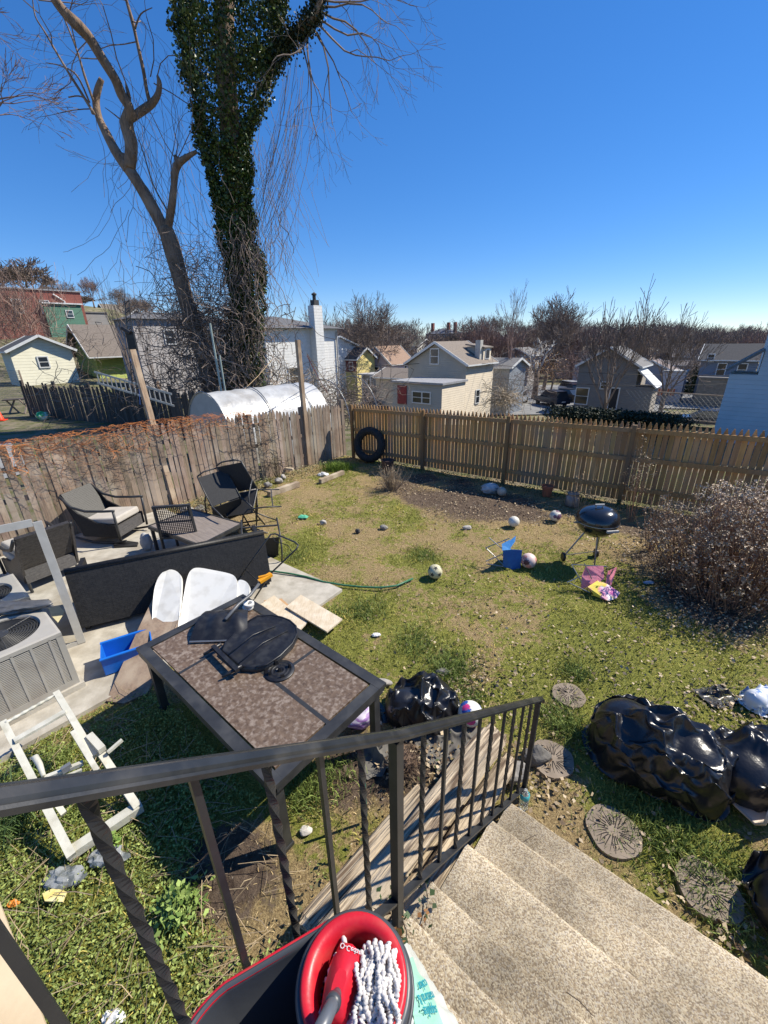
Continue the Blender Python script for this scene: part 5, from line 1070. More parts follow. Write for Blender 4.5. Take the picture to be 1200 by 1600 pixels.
# leafy plant
def plant(px, py, r, n, s, c1, c2, label, hh=.16, name='leafy_weed'):
    g = G(px, py); t = thing(name, label, 'plant', g); q = rng.normal(0, .45, (n, 3)); P_ = np.stack([g.x+q[:, 0]*r, g.y+q[:, 1]*r, .03+np.abs(rng.random(n))*hh*(1-np.minimum(1, np.hypot(q[:, 0], q[:, 1]))*.6)], 1)
    o = leaves('leaves', P_-np.array(g), rng.uniform(.6, 1.2, n)*s, gcols(n, c1, c2), .4, parent=t); mb = MB()
    for i in range(12): a = random.uniform(0, 6.3); mb.tube([g, g+Vector((math.cos(a)*r*.4, math.sin(a)*r*.4, hh*.8))], .003, 4)
    mb.build('stems', foliage, t); return t
plant(283, 1425, .15, 420, .045, (.12, .20, .04), (.32, .42, .12), 'bushy light green weed on the dirt between two balusters')
plant(180, 1320, .06, 70, .035, (.12, .22, .04), (.30, .42, .10), 'small bright green weed by the end board of the crib frame', .1)
# leaf litter
P_ = []
for px, py, r, c in ((1080, 930, .9, 800), (1010, 860, .7, 500), (1120, 985, .6, 400), (930, 810, .5, 300), (640, 760, .8, 400), (740, 790, .9, 500), (850, 800, .8, 400), (380, 760, .7, 400), (470, 742, .7, 300), (620, 1180, .35, 200), (700, 1190, .3, 200), (850, 1220, .3, 150), (560, 800, 2.0, 300), (800, 1000, 1.5, 500), (1000, 1050, 1.2, 500), (1150, 1120, .4, 250), (1130, 1470, .3, 100), (320, 790, .5, 250), (1050, 1380, .5, 150), (740, 1060, .4, 250)):
    g = G(px, py); P_.append(np.stack([rng.normal(g.x, r*.6, c), rng.normal(g.y, r*.6, c), rng.uniform(.0, .03, c)], 1))
P_ = np.concatenate(P_); P_ = P_[free(P_[:, 0], P_[:, 1])]; n = len(P_)
q = 22000; lx, ly = sample(q*2); P_ = np.concatenate([P_, np.stack([lx, ly, rng.uniform(0, .02, len(lx))], 1)]); n0 = n; n = len(P_)
leaves('leaf_litter', P_, np.concatenate([rng.uniform(.018, .05, n0), rng.uniform(.005, .018, n-n0)]), gcols(n, (.13, .08, .045), (.58, .46, .30)), .6, kind='stuff', label='dry fallen leaves and mulch bits over the beds and lawn', cat='leaf litter', asp=.7)
# hydrangea at right
def shrub():
    base = Vector((4.78, 4.80, 0)); t = thing('hydrangea_shrub', 'large leafless hydrangea bush with dried pale flower heads filling the right side', 'shrub', base)
    mb = MB(); tips = []; mids = []
    for i in range(760):
        a = random.uniform(0, 6.283); r0 = random.random()**.6*(1+.3*noise.noise(Vector((math.cos(a)*1.5, math.sin(a)*1.5, 4)))); ex, ey = 1.25, 1.0
        p = base+Vector((math.cos(a)*r0*ex*.75, math.sin(a)*r0*ey*.75, 0)); hgt = random.choice((random.uniform(.35, 1.1), random.uniform(.7, 1.3)))*(1.05-.3*r0**2)*(1+.15*(p.x-4.2))
        q = p+Vector((math.cos(a)*r0*.38+random.uniform(-.12, .12), math.sin(a)*r0*.38+random.uniform(-.12, .12), hgt)); md = p.lerp(q, .5)+Vector((random.uniform(-.06, .06), random.uniform(-.06, .06), .05))
        mb.tube([p, md, q], [.0055, .004, .0022], 4, cap=False, tint=random.uniform(.6, 1.3)); tips.append(q); mids.append(md)
        for k in range(2):
            s_ = md.lerp(q, random.random()); e_ = s_+Vector((random.uniform(-.14, .14), random.uniform(-.14, .14), random.uniform(.02, .16))); mb.tube([s_, e_], [.0025, .0014], 3, cap=False, tint=random.uniform(.6, 1.3)); tips.append(e_) if random.random() < .3 else None
    mb.build('stems', M('red_brown_stems', (.20, .105, .065), (.30, .19, .12), 9, rough=.8), t)
    P_, C_, S_ = [], [], []
    for q in tips:
        if random.random() < .72:
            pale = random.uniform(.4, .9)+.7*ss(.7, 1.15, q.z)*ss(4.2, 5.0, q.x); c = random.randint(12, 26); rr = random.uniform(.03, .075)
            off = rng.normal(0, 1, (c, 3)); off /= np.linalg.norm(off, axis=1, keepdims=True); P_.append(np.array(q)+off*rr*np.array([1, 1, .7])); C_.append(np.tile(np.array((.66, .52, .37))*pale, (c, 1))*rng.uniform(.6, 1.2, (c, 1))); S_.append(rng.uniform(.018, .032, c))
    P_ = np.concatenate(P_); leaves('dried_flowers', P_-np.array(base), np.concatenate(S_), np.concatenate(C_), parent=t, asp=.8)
    n = 3600; a = rng.uniform(0, 6.283, n); r0 = rng.random(n)**.6; z = rng.random(n)**.8; P_ = np.stack([base.x+np.cos(a)*r0*1.35*(.7+.4*z), base.y+np.sin(a)*r0*1.0*(.7+.4*z), .03+z*.95*(1.05-.35*r0**2)], 1)
    leaves('dead_leaves', P_-np.array(base), rng.uniform(.02, .055, n), gcols(n, (.14, .07, .04), (.40, .27, .17)), parent=t, asp=.6)
shrub()
def twiggy(base, n, hgt, spread, stemc, label, nl=0, lc=((.3, .2, .1), (.5, .4, .25)), name='bare_shrub', ls=.03, thick=.004):
    base = Vector(base); t = thing(name, label, 'shrub', base); mb = MB(); pts = []
    for i in range(n):
        a = random.uniform(0, 6.283); s_ = random.random()*spread; q = base+Vector((math.cos(a)*s_, math.sin(a)*s_, hgt*random.uniform(.5, 1))); p = base+Vector((math.cos(a)*s_*.25, math.sin(a)*s_*.25, 0)); md = p.lerp(q, .5)+Vector((random.uniform(-.04, .04), random.uniform(-.04, .04), .02)); mb.tube([p, md, q], [thick, thick*.7, thick*.3], 4, cap=False, tint=random.uniform(.7, 1.3)); pts += [q, md, md.lerp(q, .5)]
        for k in range(3): s2 = md.lerp(q, random.random()); e = s2+Vector((random.uniform(-.1, .1), random.uniform(-.1, .1), random.uniform(0, .12))); mb.tube([s2, e], [thick*.4, thick*.2], 3, cap=False); pts.append(e)
    mb.build('stems', stemc, t)
    if nl: idx = [random.randrange(len(pts)) for _ in range(nl)]; P_ = np.array([pts[i] for i in idx])+rng.normal(0, .025, (nl, 3)); leaves('leaves', P_-np.array(base), rng.uniform(.6, 1.3, nl)*ls, gcols(nl, *lc), parent=t)
    return t
rb = M('red_brown_stems', (.13, .055, .035)); twiggy(G(985, 815), 16, 1.55, .35, rb, 'tall thin shrub with curled tan leaves climbing the post behind the grill', 420)
twiggy(G(1015, 860), 40, .95, .40, rb, 'red brown thin stems left of the hydrangea bush', 200, ((.14, .06, .04), (.3, .18, .1)))
twiggy(G(905, 800), 10, .9, .3, M('tan_stems', (.35, .27, .18)), 'pale wispy stems against the back fence behind the grill', 120)
twiggy(G(612, 765), 110, .55, .48, M('tan_stems', (.35, .27, .18)), 'low dry tan shrub in front of the brown pot', 60, thick=.006)
twiggy(U(-8.6, 6.0, 0), 26, .7, .35, M('dark_stems', (.08, .06, .045)), 'dark twiggy growth at the left fence behind the tipped chairs', 300, ((.12, .09, .05), (.25, .2, .12)))
twiggy(G(330, 795), 30, .25, .4, M('dark_stems', (.08, .06, .045)), 'low weedy growth by the white rounded stone', 260, ((.1, .13, .05), (.28, .28, .14)))
# low dark ground cover at the foot of the back fence
n = 5000; tt_ = rng.uniform(1.0, blen, n); dd = np.abs(rng.normal(0, .28, n))+.04; P_ = np.stack([BACK0.x+BDIR.x*tt_+BN.x*dd, BACK0.y+BDIR.y*tt_+BN.y*dd, rng.uniform(.0, .12, n)], 1); leaves('ground_ivy', P_, rng.uniform(.02, .05, n), gcols(n, (.03, .05, .02), (.10, .14, .05)), .2, kind='stuff', label='dark low ivy along the foot of the back fence', cat='ground cover')
n = 2500; vv_ = rng.uniform(3.3, 8.4, n); dd = np.abs(rng.normal(0, .3, n))+.05; P_ = np.array([tuple(U(-8.75+d_, v_, 0)) for d_, v_ in zip(dd, vv_)]); P_[:, 2] = rng.uniform(0, .10, n); leaves('fence_weeds', P_, rng.uniform(.02, .05, n), gcols(n, (.10, .12, .04), (.36, .32, .18)), .3, kind='stuff', label='weeds and dead leaves along the left fence', cat='weeds')
for i in range(9):
    v_ = 3.4+i*.33+random.uniform(-.1, .1); c = U(-8.35+random.uniform(-.1, .35), v_, .0); mb = MB(); mb.blob(c+Vector((0, 0, .05)), (random.uniform(.08, .15), random.uniform(.06, .1), .07), 3, .35, 1.3, i+40, ridge=.08, rz=i, tint=random.uniform(.8, 1.8)); tag(mb.build('stone', stone, loc=c), 'pale rubble stone in the row at the foot of the left fence', 'stone', 'rubble stones along the left fence')
# root clump and ivy on the stairs
t = thing('root_clump', 'brown clump of dead roots behind the middle railing post', 'root clump', G(632, 1190)); c = G(632, 1190, .12); mb = MB()
for i in range(260):
    d_ = Vector((random.gauss(0, 1), random.gauss(0, 1), random.gauss(.2, .8))).normalized(); p = c+d_*random.uniform(0, .08); q = c+d_*random.uniform(.10, .17); q.z = max(.01, q.z); mb.tube([p, p.lerp(q, .5)+Vector((random.uniform(-.04, .04), random.uniform(-.04, .04), 0)), q], .002, 3, tint=random.uniform(.6, 1.4))
mb.blob(c, (.09, .08, .08), 3, .3, 3, 2); mb.build('roots', M('dead_roots', (.17, .11, .07), (.08, .05, .035), 12, rough=.9), t)
t = thing('ivy_plant', 'dark ivy with a few brown leaves creeping over the step edges beside the railing', 'ivy', U(-.62, 1.0, .8)); mb = MB(); P_, C_ = [], []
for k in range(5):
    v_ = [.66, .74, .82, .95, 1.1, 1.3, 1.5][k]; z_ = next((z for (vn, z) in noses[::-1] if v_ < vn), 0)+.01; z_ = [z for (vn, z) in noses if vn > v_][-1]; p = U(-.66, v_, z_); pts = [p]
    for j in range(5): p = p+WV*random.uniform(.02, .05)+DV*random.uniform(-.05, .03); p.z = z_+.02+.03*random.random(); pts.append(p.copy())
    mb = MB(); mb.tube(pts, .0025, 4); mb.build('stem', M('dark_stems', (.08, .06, .045)), t)
    for q in pts:
        for _ in range(5 if k < 4 else 2): P_.append(q+Vector((random.uniform(-.03, .03), random.uniform(-.03, .03), random.uniform(0, .05)))); C_.append((.04, .07, .025) if random.random() < .7 else (.30, .15, .06))
leaves('leaves', np.array(P_)-np.array(t.location), rng.uniform(.018, .036, len(P_)), np.array(C_)*rng.uniform(.7, 1.4, (len(P_), 1)), .3, parent=t, asp=.8)
n = 500; u_ = rng.uniform(-1.4, -.64, n); v_ = rng.uniform(.3, 2.3, n); P_ = np.array([tuple(U(a, b, 0)) for a, b in zip(u_, v_)]); P_[:, 2] = rng.uniform(0, .12, n); leaves('bed_leaves', P_, rng.uniform(.02, .05, n), gcols(n, (.04, .07, .02), (.3, .2, .1)), .3, kind='stuff', label='dark leaves between the beams and the steps', cat='ground cover')
# twig scraps on the steps
for px, py, z_, a, L, lab in ((905, 1568, .74, -.7, .10, 'thin dark twig on the upper step'), (828, 1310, .36, .4, .09, 'curved twig on the lowest steps near the railing end')):
    c = G(px, py, z_+.006); mb = MB(); mb.tube([c-Vector((math.cos(a)*L/2, math.sin(a)*L/2, 0)), c+Vector((.004, .004, .004)), c+Vector((math.cos(a)*L/2, math.sin(a)*L/2, 0))], .0018, 4); tag(mb.build('twig', M('dark_stems', (.08, .06, .045)), loc=c), lab, 'twig')
# ---- orange vine on the left fence
om = M('orange_vine', (.55, .20, .05), (.38, .13, .04), 9, rough=.7)
def fence_vine(mat, n, v0, v1, z0, z1, label, amp=.06, tn=(.7, 1.5), thick=.0026):
    t = thing('fence_vine', label, 'vine', U(LFU+.05, (v0+v1)/2, 0)); mb = MB()
    for i in range(n):
        v = random.uniform(v0, v1); z = random.uniform(z0, z1)+lfh(v)-1.6; p = U(LFU+random.uniform(.02, .09), v, z); pts = [p]; a = random.choice((0, math.pi))+random.gauss(0, .5)
        for j in range(random.randint(5, 12)):
            a += random.gauss(0, .55); s_ = random.uniform(.05, .13); dz_ = math.sin(a)*s_*.7; dv = math.cos(a)*s_; p = p+DV*dv+Vector((0, 0, dz_))+WV*random.gauss(0, .018)
            if p.dot(WV) < LFU+.015: p = p+WV*(.04)
            if p.z > lfh(p.dot(DV))+.10: p.z -= .08
            pts.append(p.copy())
        mb.tube(pts, thick*random.uniform(.6, 1.3), 3, cap=False, tint=random.uniform(*tn))
    mb.build('runners', mat, t); return t
fence_vine(om, 120, .6, 3.3, 1.50, 1.66, 'dense orange vine runners along the top of the nearest left fence panels'); fence_vine(om, 80, 3.7, 5.4, 1.52, 1.66, 'orange vine runners on the fence top in front of the tunnel')
fence_vine(M('dull_orange_vine', (.30, .15, .07)), 120, .4, 3.0, .85, 1.5, 'thin rusty vine net hanging on the nearest pickets', thick=.0016); fence_vine(M('dark_stems', (.08, .06, .045)), 30, 1.8, 3.3, .6, 1.4, 'dark bare vine with curls on the left fence', thick=.003)
fence_vine(M('dark_stems', (.08, .06, .045)), 60, 5.0, 6.2, .2, 1.5, 'dark vine around the gap behind the tipped chairs', thick=.004)
# ================================================================ TREES
bark = M('grey_bark', (.29, .195, .13), (.13, .09, .06), 5, rough=.95, st=(2, 2, .6), bump=1.0, bs=7, bd=.05, c3=(.30, .22, .16), s3=1.4)
twigm = M('bare_twigs', (.24, .185, .15), (.15, .115, .095), 2, rough=.95)
twigr = M('reddish_twigs', (.27, .175, .145), (.18, .12, .10), 2, rough=.95)
def grow(mb, p, d, L, r, dep, rnd, spread, up, nch, thin, wob=.18, mn=.004):
    n = 3 if dep > 1 else 2; pts = [p]; q = p
    for i in range(n):
        d = (d+Vector((rnd.gauss(0, wob), rnd.gauss(0, wob), rnd.gauss(0, wob)+up*.25))).normalized(); q = q+d*(L/n); pts.append(q)
    r1 = r*thin; mb.tube(pts, [max(mn, r+(r1-r)*i/n) for i in range(n+1)], 6 if dep > 4 else 4 if dep > 2 else 3, cap=False, tint=rnd.uniform(.8, 1.2))
    if dep <= 0: return
    for c in range(nch if dep > 1 else nch+1):
        t = 1.0 if c == 0 else rnd.uniform(.35, 1); o = pts[-1] if t > .95 else pts[0].lerp(pts[-1], t) if n < 2 else pts[min(n-1, int(t*n))].lerp(pts[min(n, int(t*n)+1)], t*n-int(t*n))
        ax_ = Vector((rnd.gauss(0, 1), rnd.gauss(0, 1), rnd.gauss(0, .6))); ax_ = (ax_-d*ax_.dot(d)).normalized()
        s_ = spread*(rnd.uniform(.25, .6) if c == 0 else rnd.uniform(.7, 1.25)); nd = (d*math.cos(s_)+ax_*math.sin(s_)+Vector((0, 0, up*.3))).normalized()
        grow(mb, o, nd, L*rnd.uniform(.62, .88), r1*(rnd.uniform(.72, .9) if c == 0 else rnd.uniform(.5, .72)), dep-1, rnd, spread, up, nch, thin, wob, mn)
def bare_tree(label, loc, H, spread=.6, up=.5, r=.22, dep=6, nch=2, trunkf=.25, seed=1, mat=None, limbs=4, group=None, mn=.012, name='bare_tree', wob=.18, wid=None):
    rnd = random.Random(seed); t = thing(name, label, 'tree', loc, 0, group); loc = Vector(loc); mb = MB(); th = H*trunkf; top = loc+Vector((rnd.uniform(-.3, .3), rnd.uniform(-.3, .3), th))
    mb.tube([loc-Vector((0, 0, .5)), loc+Vector((0, 0, .2)), loc.lerp(top, .5)+Vector((rnd.uniform(-.15, .15), 0, 0)), top], [r*1.5, r*1.2, r, r*.9], 8); mb.build('trunk', bark, t, True)
    mb = MB()
    for k in range(limbs):
        a = k*6.283/limbs+rnd.uniform(-.4, .4); s_ = spread*rnd.uniform(.5, 1.1) if k else .1; d = Vector((math.cos(a)*math.sin(s_), math.sin(a)*math.sin(s_), math.cos(s_)))
        grow(mb, top-Vector((0, 0, rnd.uniform(0, th*.25))), d, H*.27*rnd.uniform(.85, 1.1), r*.6, dep-1, rnd, spread, up, nch, .72, wob, mn)
    zs_ = sorted(v[2] for v in mb.v); top_z = zs_[int(len(zs_)*.992)]; k_ = H/(top_z-loc.z)
    if wid: rs_ = sorted(math.hypot(v[0]-loc.x, v[1]-loc.y) for v in mb.v); kx = wid/2/rs_[int(len(rs_)*.97)]
    else: kx = k_
    mb.v = [(loc.x+(v[0]-loc.x)*kx, loc.y+(v[1]-loc.y)*kx, top.z+(v[2]-top.z)*((H-th)/(top_z-top.z))) for v in mb.v]
    mb.build('crown', mat or twigm, t); return t
def place(px, py_top, Y, z=None):
    p = V(px, 560, Y); zt_ = V(px, py_top, Y).z; zg = terr(p.x, p.y) if z is None else z; return Vector((p.x, p.y, zg)), zt_-zg
# ---- leaning broken tree at the left
YT = 19.0
def TV(px, py, dy=0): return V(px, py, YT+dy)
b0 = V(335, 640, YT); b0.z = terr(b0.x, b0.y)
t = thing('leaning_tree', 'big bare tree leaning left with broken limbs, left of the ivy clad trunk', 'tree', b0)
mb = MB()
def limb(pts, rs, n=12, dy=None, sub=4):
    P_ = [TV(a, b, (dy[i] if dy else 0)) for i, (a, b) in enumerate(pts)]; Q_ = []; R_ = []
    for i in range(len(P_)-1):
        for k in range(sub):
            s_ = k/sub; a0 = P_[max(0, i-1)]; a1 = P_[i]; a2 = P_[i+1]; a3 = P_[min(len(P_)-1, i+2)]
            Q_.append(.5*((2*a1)+(a2-a0)*s_+(2*a0-5*a1+4*a2-a3)*s_*s_+(3*a1-a0-3*a2+a3)*s_**3)); R_.append((rs[i]+(rs[i+1]-rs[i])*s_)*(1+.13*noise.noise(Q_[-1]*1.3)))
    Q_.append(P_[-1]); R_.append(rs[-1]); return mb.tube(Q_, R_, n)
px2m = YT/650*1.0
def rr(*w): return [x/2*px2m*.68 for x in w]
limb([(340, 650), (322, 570), (300, 500), (283, 440), (268, 385), (258, 355)], rr(46, 34, 32, 31, 30, 26))
limb([(258, 362), (235, 318), (215, 285), (200, 262), (188, 243)], rr(24, 21, 20, 21, 17), dy=[0, 0, 0, .1, .1])
limb([(200, 265), (180, 235), (166, 208), (155, 185), (150, 160), (153, 140), (159, 123)], rr(17, 16, 15, 12, 12, 11, 8), dy=[0, .1, .2, .3, .4, .4, .4])
limb([(203, 262), (205, 225), (198, 195), (202, 170), (190, 148), (180, 124), (160, 92), (140, 60), (120, 38), (100, 18), (82, -8), (60, -60)], rr(18, 20, 22, 16, 16, 15, 15, 15, 17, 15, 14, 11), dy=[0, 0, 0, -.1, -.2, -.4, -.6, -.8, -1, -1.1, -1.2, -1.5])
limb([(201, 176), (201, 150), (196, 128)], rr(8, 7, 2)); limb([(205, 185), (222, 173), (238, 161), (247, 147), (249, 130), (246, 118)], rr(13, 13, 12, 10, 9, 4), dy=[0, .2, .4, .4, .4, .4])
limb([(234, 160), (229, 140), (224, 110), (214, 65), (207, 34), (196, -5), (190, -30)], rr(7, 6, 6, 5, 6, 4, 3), dy=[.4]*7); limb([(211, 45), (220, 22), (238, 12)], rr(3, 2, 1))
limb([(262, 358), (268, 325), (272, 290), (276, 260), (290, 247), (307, 237)], rr(15, 14, 11, 13, 10, 6), dy=[0, -.2, -.3, -.3, -.4, -.5]); limb([(277, 262), (276, 248), (273, 243)], rr(10, 8, 5))
limb([(147, 178), (127, 145), (108, 115), (90, 85), (70, 50), (55, 25), (50, -10)], rr(5, 4.5, 4, 3.5, 3, 2, 1)); limb([(140, 160), (120, 118), (95, 103), (72, 98)], rr(3, 3, 2, 1)); limb([(145, 178), (135, 156), (122, 150), (107, 152)], rr(4, 3, 2, 2))
limb([(146, 158), (132, 118), (120, 78), (100, 28), (92, 5)], rr(4, 4, 3, 2, 1)); limb([(192, 190), (180, 180), (164, 168)], rr(3, 2, 1))
limb([(262, 330), (240, 290), (226, 245), (213, 205)], rr(3, 2.5, 2, 1))
mb.build('trunk', bark, t, True)
mb = MB(); rnd = random.Random(5)
def spray(px, py, dx, dy_, L, dep=3, r=.02, sp=.5, up=-.1):
    p = TV(px, py, rnd.uniform(-.5, .5)); q = TV(px+dx, py+dy_, rnd.uniform(-.8, .8)); grow(mb, p, (q-p).normalized(), L, r, dep, rnd, sp, up, 2, .7, .22, .0045)
for a in ((235, 120, 0, -60), (246, 118, 15, -30), (240, 130, 40, 10), (60, 20, -30, -20), (90, 85, -20, -30), (120, 78, 5, -50), (207, 34, 20, -20), (214, 65, -20, 5), (100, 28, -20, -25), (275, 245, -5, -60), (276, 250, 12, -50), (272, 245, -25, -40), (285, 245, 20, -20), (268, 300, 15, -30), (160, 92, -30, 10), (196, 128, -10, -30), (140, 60, -30, 20), (230, 318, -5, -40), (196, 0, -40, 0), (60, 0, 40, 10), (150, 170, -30, 20)): spray(*a, rnd.uniform(1.0, 1.8), 3)
for i in range(112):     # long drooping whips
    x = rnd.gauss(245, 42); y = rnd.uniform(110, 420); p = TV(x, y, rnd.uniform(-1.2, 1.2)); pts = [p]; a = rnd.uniform(-.6, .6)
    for k in range(rnd.randint(5, 10)): a += rnd.gauss(0, .25); p = p+Vector((math.sin(a)*.35, rnd.gauss(0, .08), -.42+abs(a)*.15)); pts.append(p)
    mb.tube(pts, .007*rnd.uniform(.6, 1.4), 3, cap=False, tint=rnd.uniform(.7, 1.5))
mb.build('twigs', twigm, t)
# ---- ivy clad trunk
b0 = V(378, 640, YT); b0.z = terr(b0.x, b0.y)
t = thing('ivy_clad_tree', 'tall tree trunk smothered in dark glossy ivy, with a bare side branch', 'tree', b0)
mb = MB(); limb([(380, 650), (380, 540), (377, 420), (368, 300), (358, 180), (352, 80), (350, -80)], rr(60, 50, 44, 38, 34, 32, 30), dy=[0]*7)
limb([(415, 120), (432, 80), (455, 55), (478, 42), (492, 22), (502, -10), (505, -60)], rr(15, 13, 12, 11, 10, 9, 8), dy=[0, 0, -.2, -.3, -.4, -.5, -.6]); mb.build('trunk', bark, t, True)
prof_i = [(-60, 235, 460), (0, 262, 445), (30, 272, 446), (60, 278, 440), (100, 284, 434), (135, 294, 428), (165, 302, 412), (200, 303, 395), (240, 316, 390), (290, 328, 393), (340, 338, 395), (380, 340, 402), (410, 350, 412), (450, 356, 416), (500, 356, 412), (560, 352, 412), (620, 345, 415)]
P_, C_, S_ = [], [], []
cl = [(random.uniform(-60, 620), random.uniform(0, 6.283), random.uniform(.5, 1)) for _ in range(420)]
for i in range(60000):
    if i % 5 < 3: cy_, ca_, cs__ = random.choice(cl); y = cy_+random.gauss(0, 9); a = ca_+random.gauss(0, .3); ex = random.uniform(.92, 1.10)*(.9+.17*cs__)
    else: y = random.uniform(-60, 620); a = random.uniform(0, 6.283); ex = random.uniform(.80, 1.0)
    if y > 430 and random.random() < .35: continue
    for k in range(len(prof_i)-1):
        if prof_i[k][0] <= y <= prof_i[k+1][0]: break
    else: continue
    s_ = (y-prof_i[k][0])/(prof_i[k+1][0]-prof_i[k][0]); l = prof_i[k][1]+(prof_i[k+1][1]-prof_i[k][1])*s_; r_ = prof_i[k][2]+(prof_i[k+1][2]-prof_i[k][2])*s_
    L_, R_ = TV(l, y), TV(r_, y); c = (L_+R_)/2; w_ = (R_.x-L_.x)/2*.93; n_ = .97+.26*noise.noise(Vector((a*1.3, y*.02, 0)))+.20*noise.noise(Vector((a*3, y*.07, 5)))+.1*noise.noise(Vector((a*7, y*.2, 9)))
    P_.append((c.x+math.cos(a)*w_*ex*n_, c.y-math.sin(a)*w_*.8*ex*n_, c.z)); C_.append((.035, .065, .014) if random.random() < .5 else (.085, .13, .025) if random.random() < .7 else (.14, .15, .05)); S_.append(random.uniform(.06, .135))
for i in range(4200):    # ivy on the side branch
    s_ = random.random()*5; k = int(s_); pl = [(428, 105), (440, 78), (458, 58), (478, 42), (492, 22), (500, -5)]; s_ -= k; p = TV(pl[k][0]+(pl[k+1][0]-pl[k][0])*s_, pl[k][1]+(pl[k+1][1]-pl[k][1])*s_, -.3); P_.append((p.x+random.gauss(0, .13), p.y+random.gauss(0, .12), p.z+random.gauss(0, .16))); C_.append((.035, .045, .015)); S_.append(.09)
ivm = M('ivy_leaf', (1, 1, 1), (.8, .8, .8), 3, rough=.42, spec=.4)
leaves('ivy', np.array(P_)-np.array(b0), np.array(S_), np.array(C_)*rng.uniform(.6, 1.4, (len(C_), 1)), .1, ivm, t, asp=.85)
mb = MB()
for i in range(260):      # bare stems on the lower trunk
    x = random.gauss(380, 26); y = random.uniform(330, 600); p = TV(x, y, -random.uniform(.3, 1.1)); pts = [p]
    for k in range(6): p = p+Vector((random.gauss(0, .11), random.gauss(0, .07), -.22)); pts.append(p)
    mb.tube(pts, random.uniform(.006, .016), 3, cap=False, tint=random.uniform(.7, 1.6))
mb.build('vine_stems', twigm, t)
mb = MB(); rnd = random.Random(11)
for a in ((505, 0, 60, -10), (500, 30, 50, 40), (495, 50, 30, 60), (480, 55, 10, 60), (500, 10, 90, 20), (470, 60, 20, 80), (490, 45, 60, 60), (500, 40, 60, 20), (505, -30, 120, 10), (485, 50, -10, 50), (505, 20, 60, 40)): spray(*a, rnd.uniform(1.1, 1.8), 4, .035, .5, -.12)
for i in range(30):      # hanging bundle
    x0 = rnd.gauss(456, 18); y0 = rnd.uniform(90, 190); pts = []
    for k in range(12): s_ = k/11; pts.append(TV(x0-(18+rnd.uniform(-3, 3)+((i % 7)-3)*3)*s_-34*s_*s_+rnd.gauss(0, 1.2), y0+(190+(i % 9)*8)*s_, (i % 5)*.1))
    mb.tube(pts, rnd.uniform(.005, .011), 3, cap=False, tint=rnd.uniform(.8, 1.5))
for i in range(70):
    x = rnd.gauss(415, 22); y = rnd.uniform(180, 400); p = TV(x, y, rnd.uniform(-.5, .8)); pts = [p]; a = rnd.uniform(-.4, .4)
    for k in range(8): a += rnd.gauss(0, .25); p = p+Vector((math.sin(a)*.3, 0, -.4)); pts.append(p)
    mb.tube(pts, .006, 3, cap=False)
mb.build('hanging_vines', twigm, t)
# ---- vine thicket round the trunks
def thicket(name, label, pts_fn, n, mat, r=.012, seg=8, step=.28, kind='stuff', loc=None, up=0):
    mb = MB()
    for i in range(n):
        p = pts_fn(); pts = [p]; d = Vector((random.gauss(0, 1), random.gauss(0, .6), random.gauss(.1, .9))).normalized()
        for k in range(random.randint(4, seg)): d = (d+Vector((random.gauss(0, .5), random.gauss(0, .4), random.gauss(-.05, .45)))+Vector((0, 0, up))).normalized(); p = p+d*step; pts.append(p); 
        mb.tube(pts, r*random.uniform(.5, 1.5), 3, cap=False, tint=random.uniform(.5, 1.6))
    return tag(mb.build(name, mat), label, 'thicket', kind=kind)
def tp():
    x = random.gauss(325, 46); y = random.uniform(480, 635)-max(0, random.gauss(0, 20)); 
    return V(x, y, random.uniform(17.5, 21))
thicket('vine_thicket', 'tangled bare vines massed around the two tree bases', tp, 1100, twigm)
thicket('vine_thicket', 'thin tangle climbing between the two big trunks', lambda: V(random.gauss(318, 32), random.uniform(380, 540), random.uniform(18, 20)), 420, twigm, .008)
thicket('brush', 'brown bramble tangle in front of the white brick house', lambda: V(random.gauss(440, 45), random.uniform(585, 640), random.uniform(20, 26)), 420, M('tan_stems', (.35, .27, .18)), .009)
thicket('brush', 'tangled brush behind the greenhouse near the yellow house', lambda: V(random.uniform(495, 600), random.uniform(600, 660), random.uniform(17, 26)), 420, twigm, .010)
thicket('brush', 'pale bare brush in front of the red brick building', lambda: V(random.gauss(28, 30), random.uniform(470, 545), random.uniform(44, 50)), 700, M('tan_red_stems', (.30, .19, .14)), .013, 7, .6, up=.6)
thicket('brush', 'grey brush on the slope between the shed and the green house', lambda: V(random.uniform(60, 160), random.uniform(525, 590), random.uniform(44, 52)), 350, twigm, .012, 7, .5)
thicket('brush', 'dark thorny tangle over the old dark fence', lambda: V(random.uniform(50, 290), random.uniform(592, 640), random.uniform(16.5, 18)), 150, twigm, .008, 7, .2)
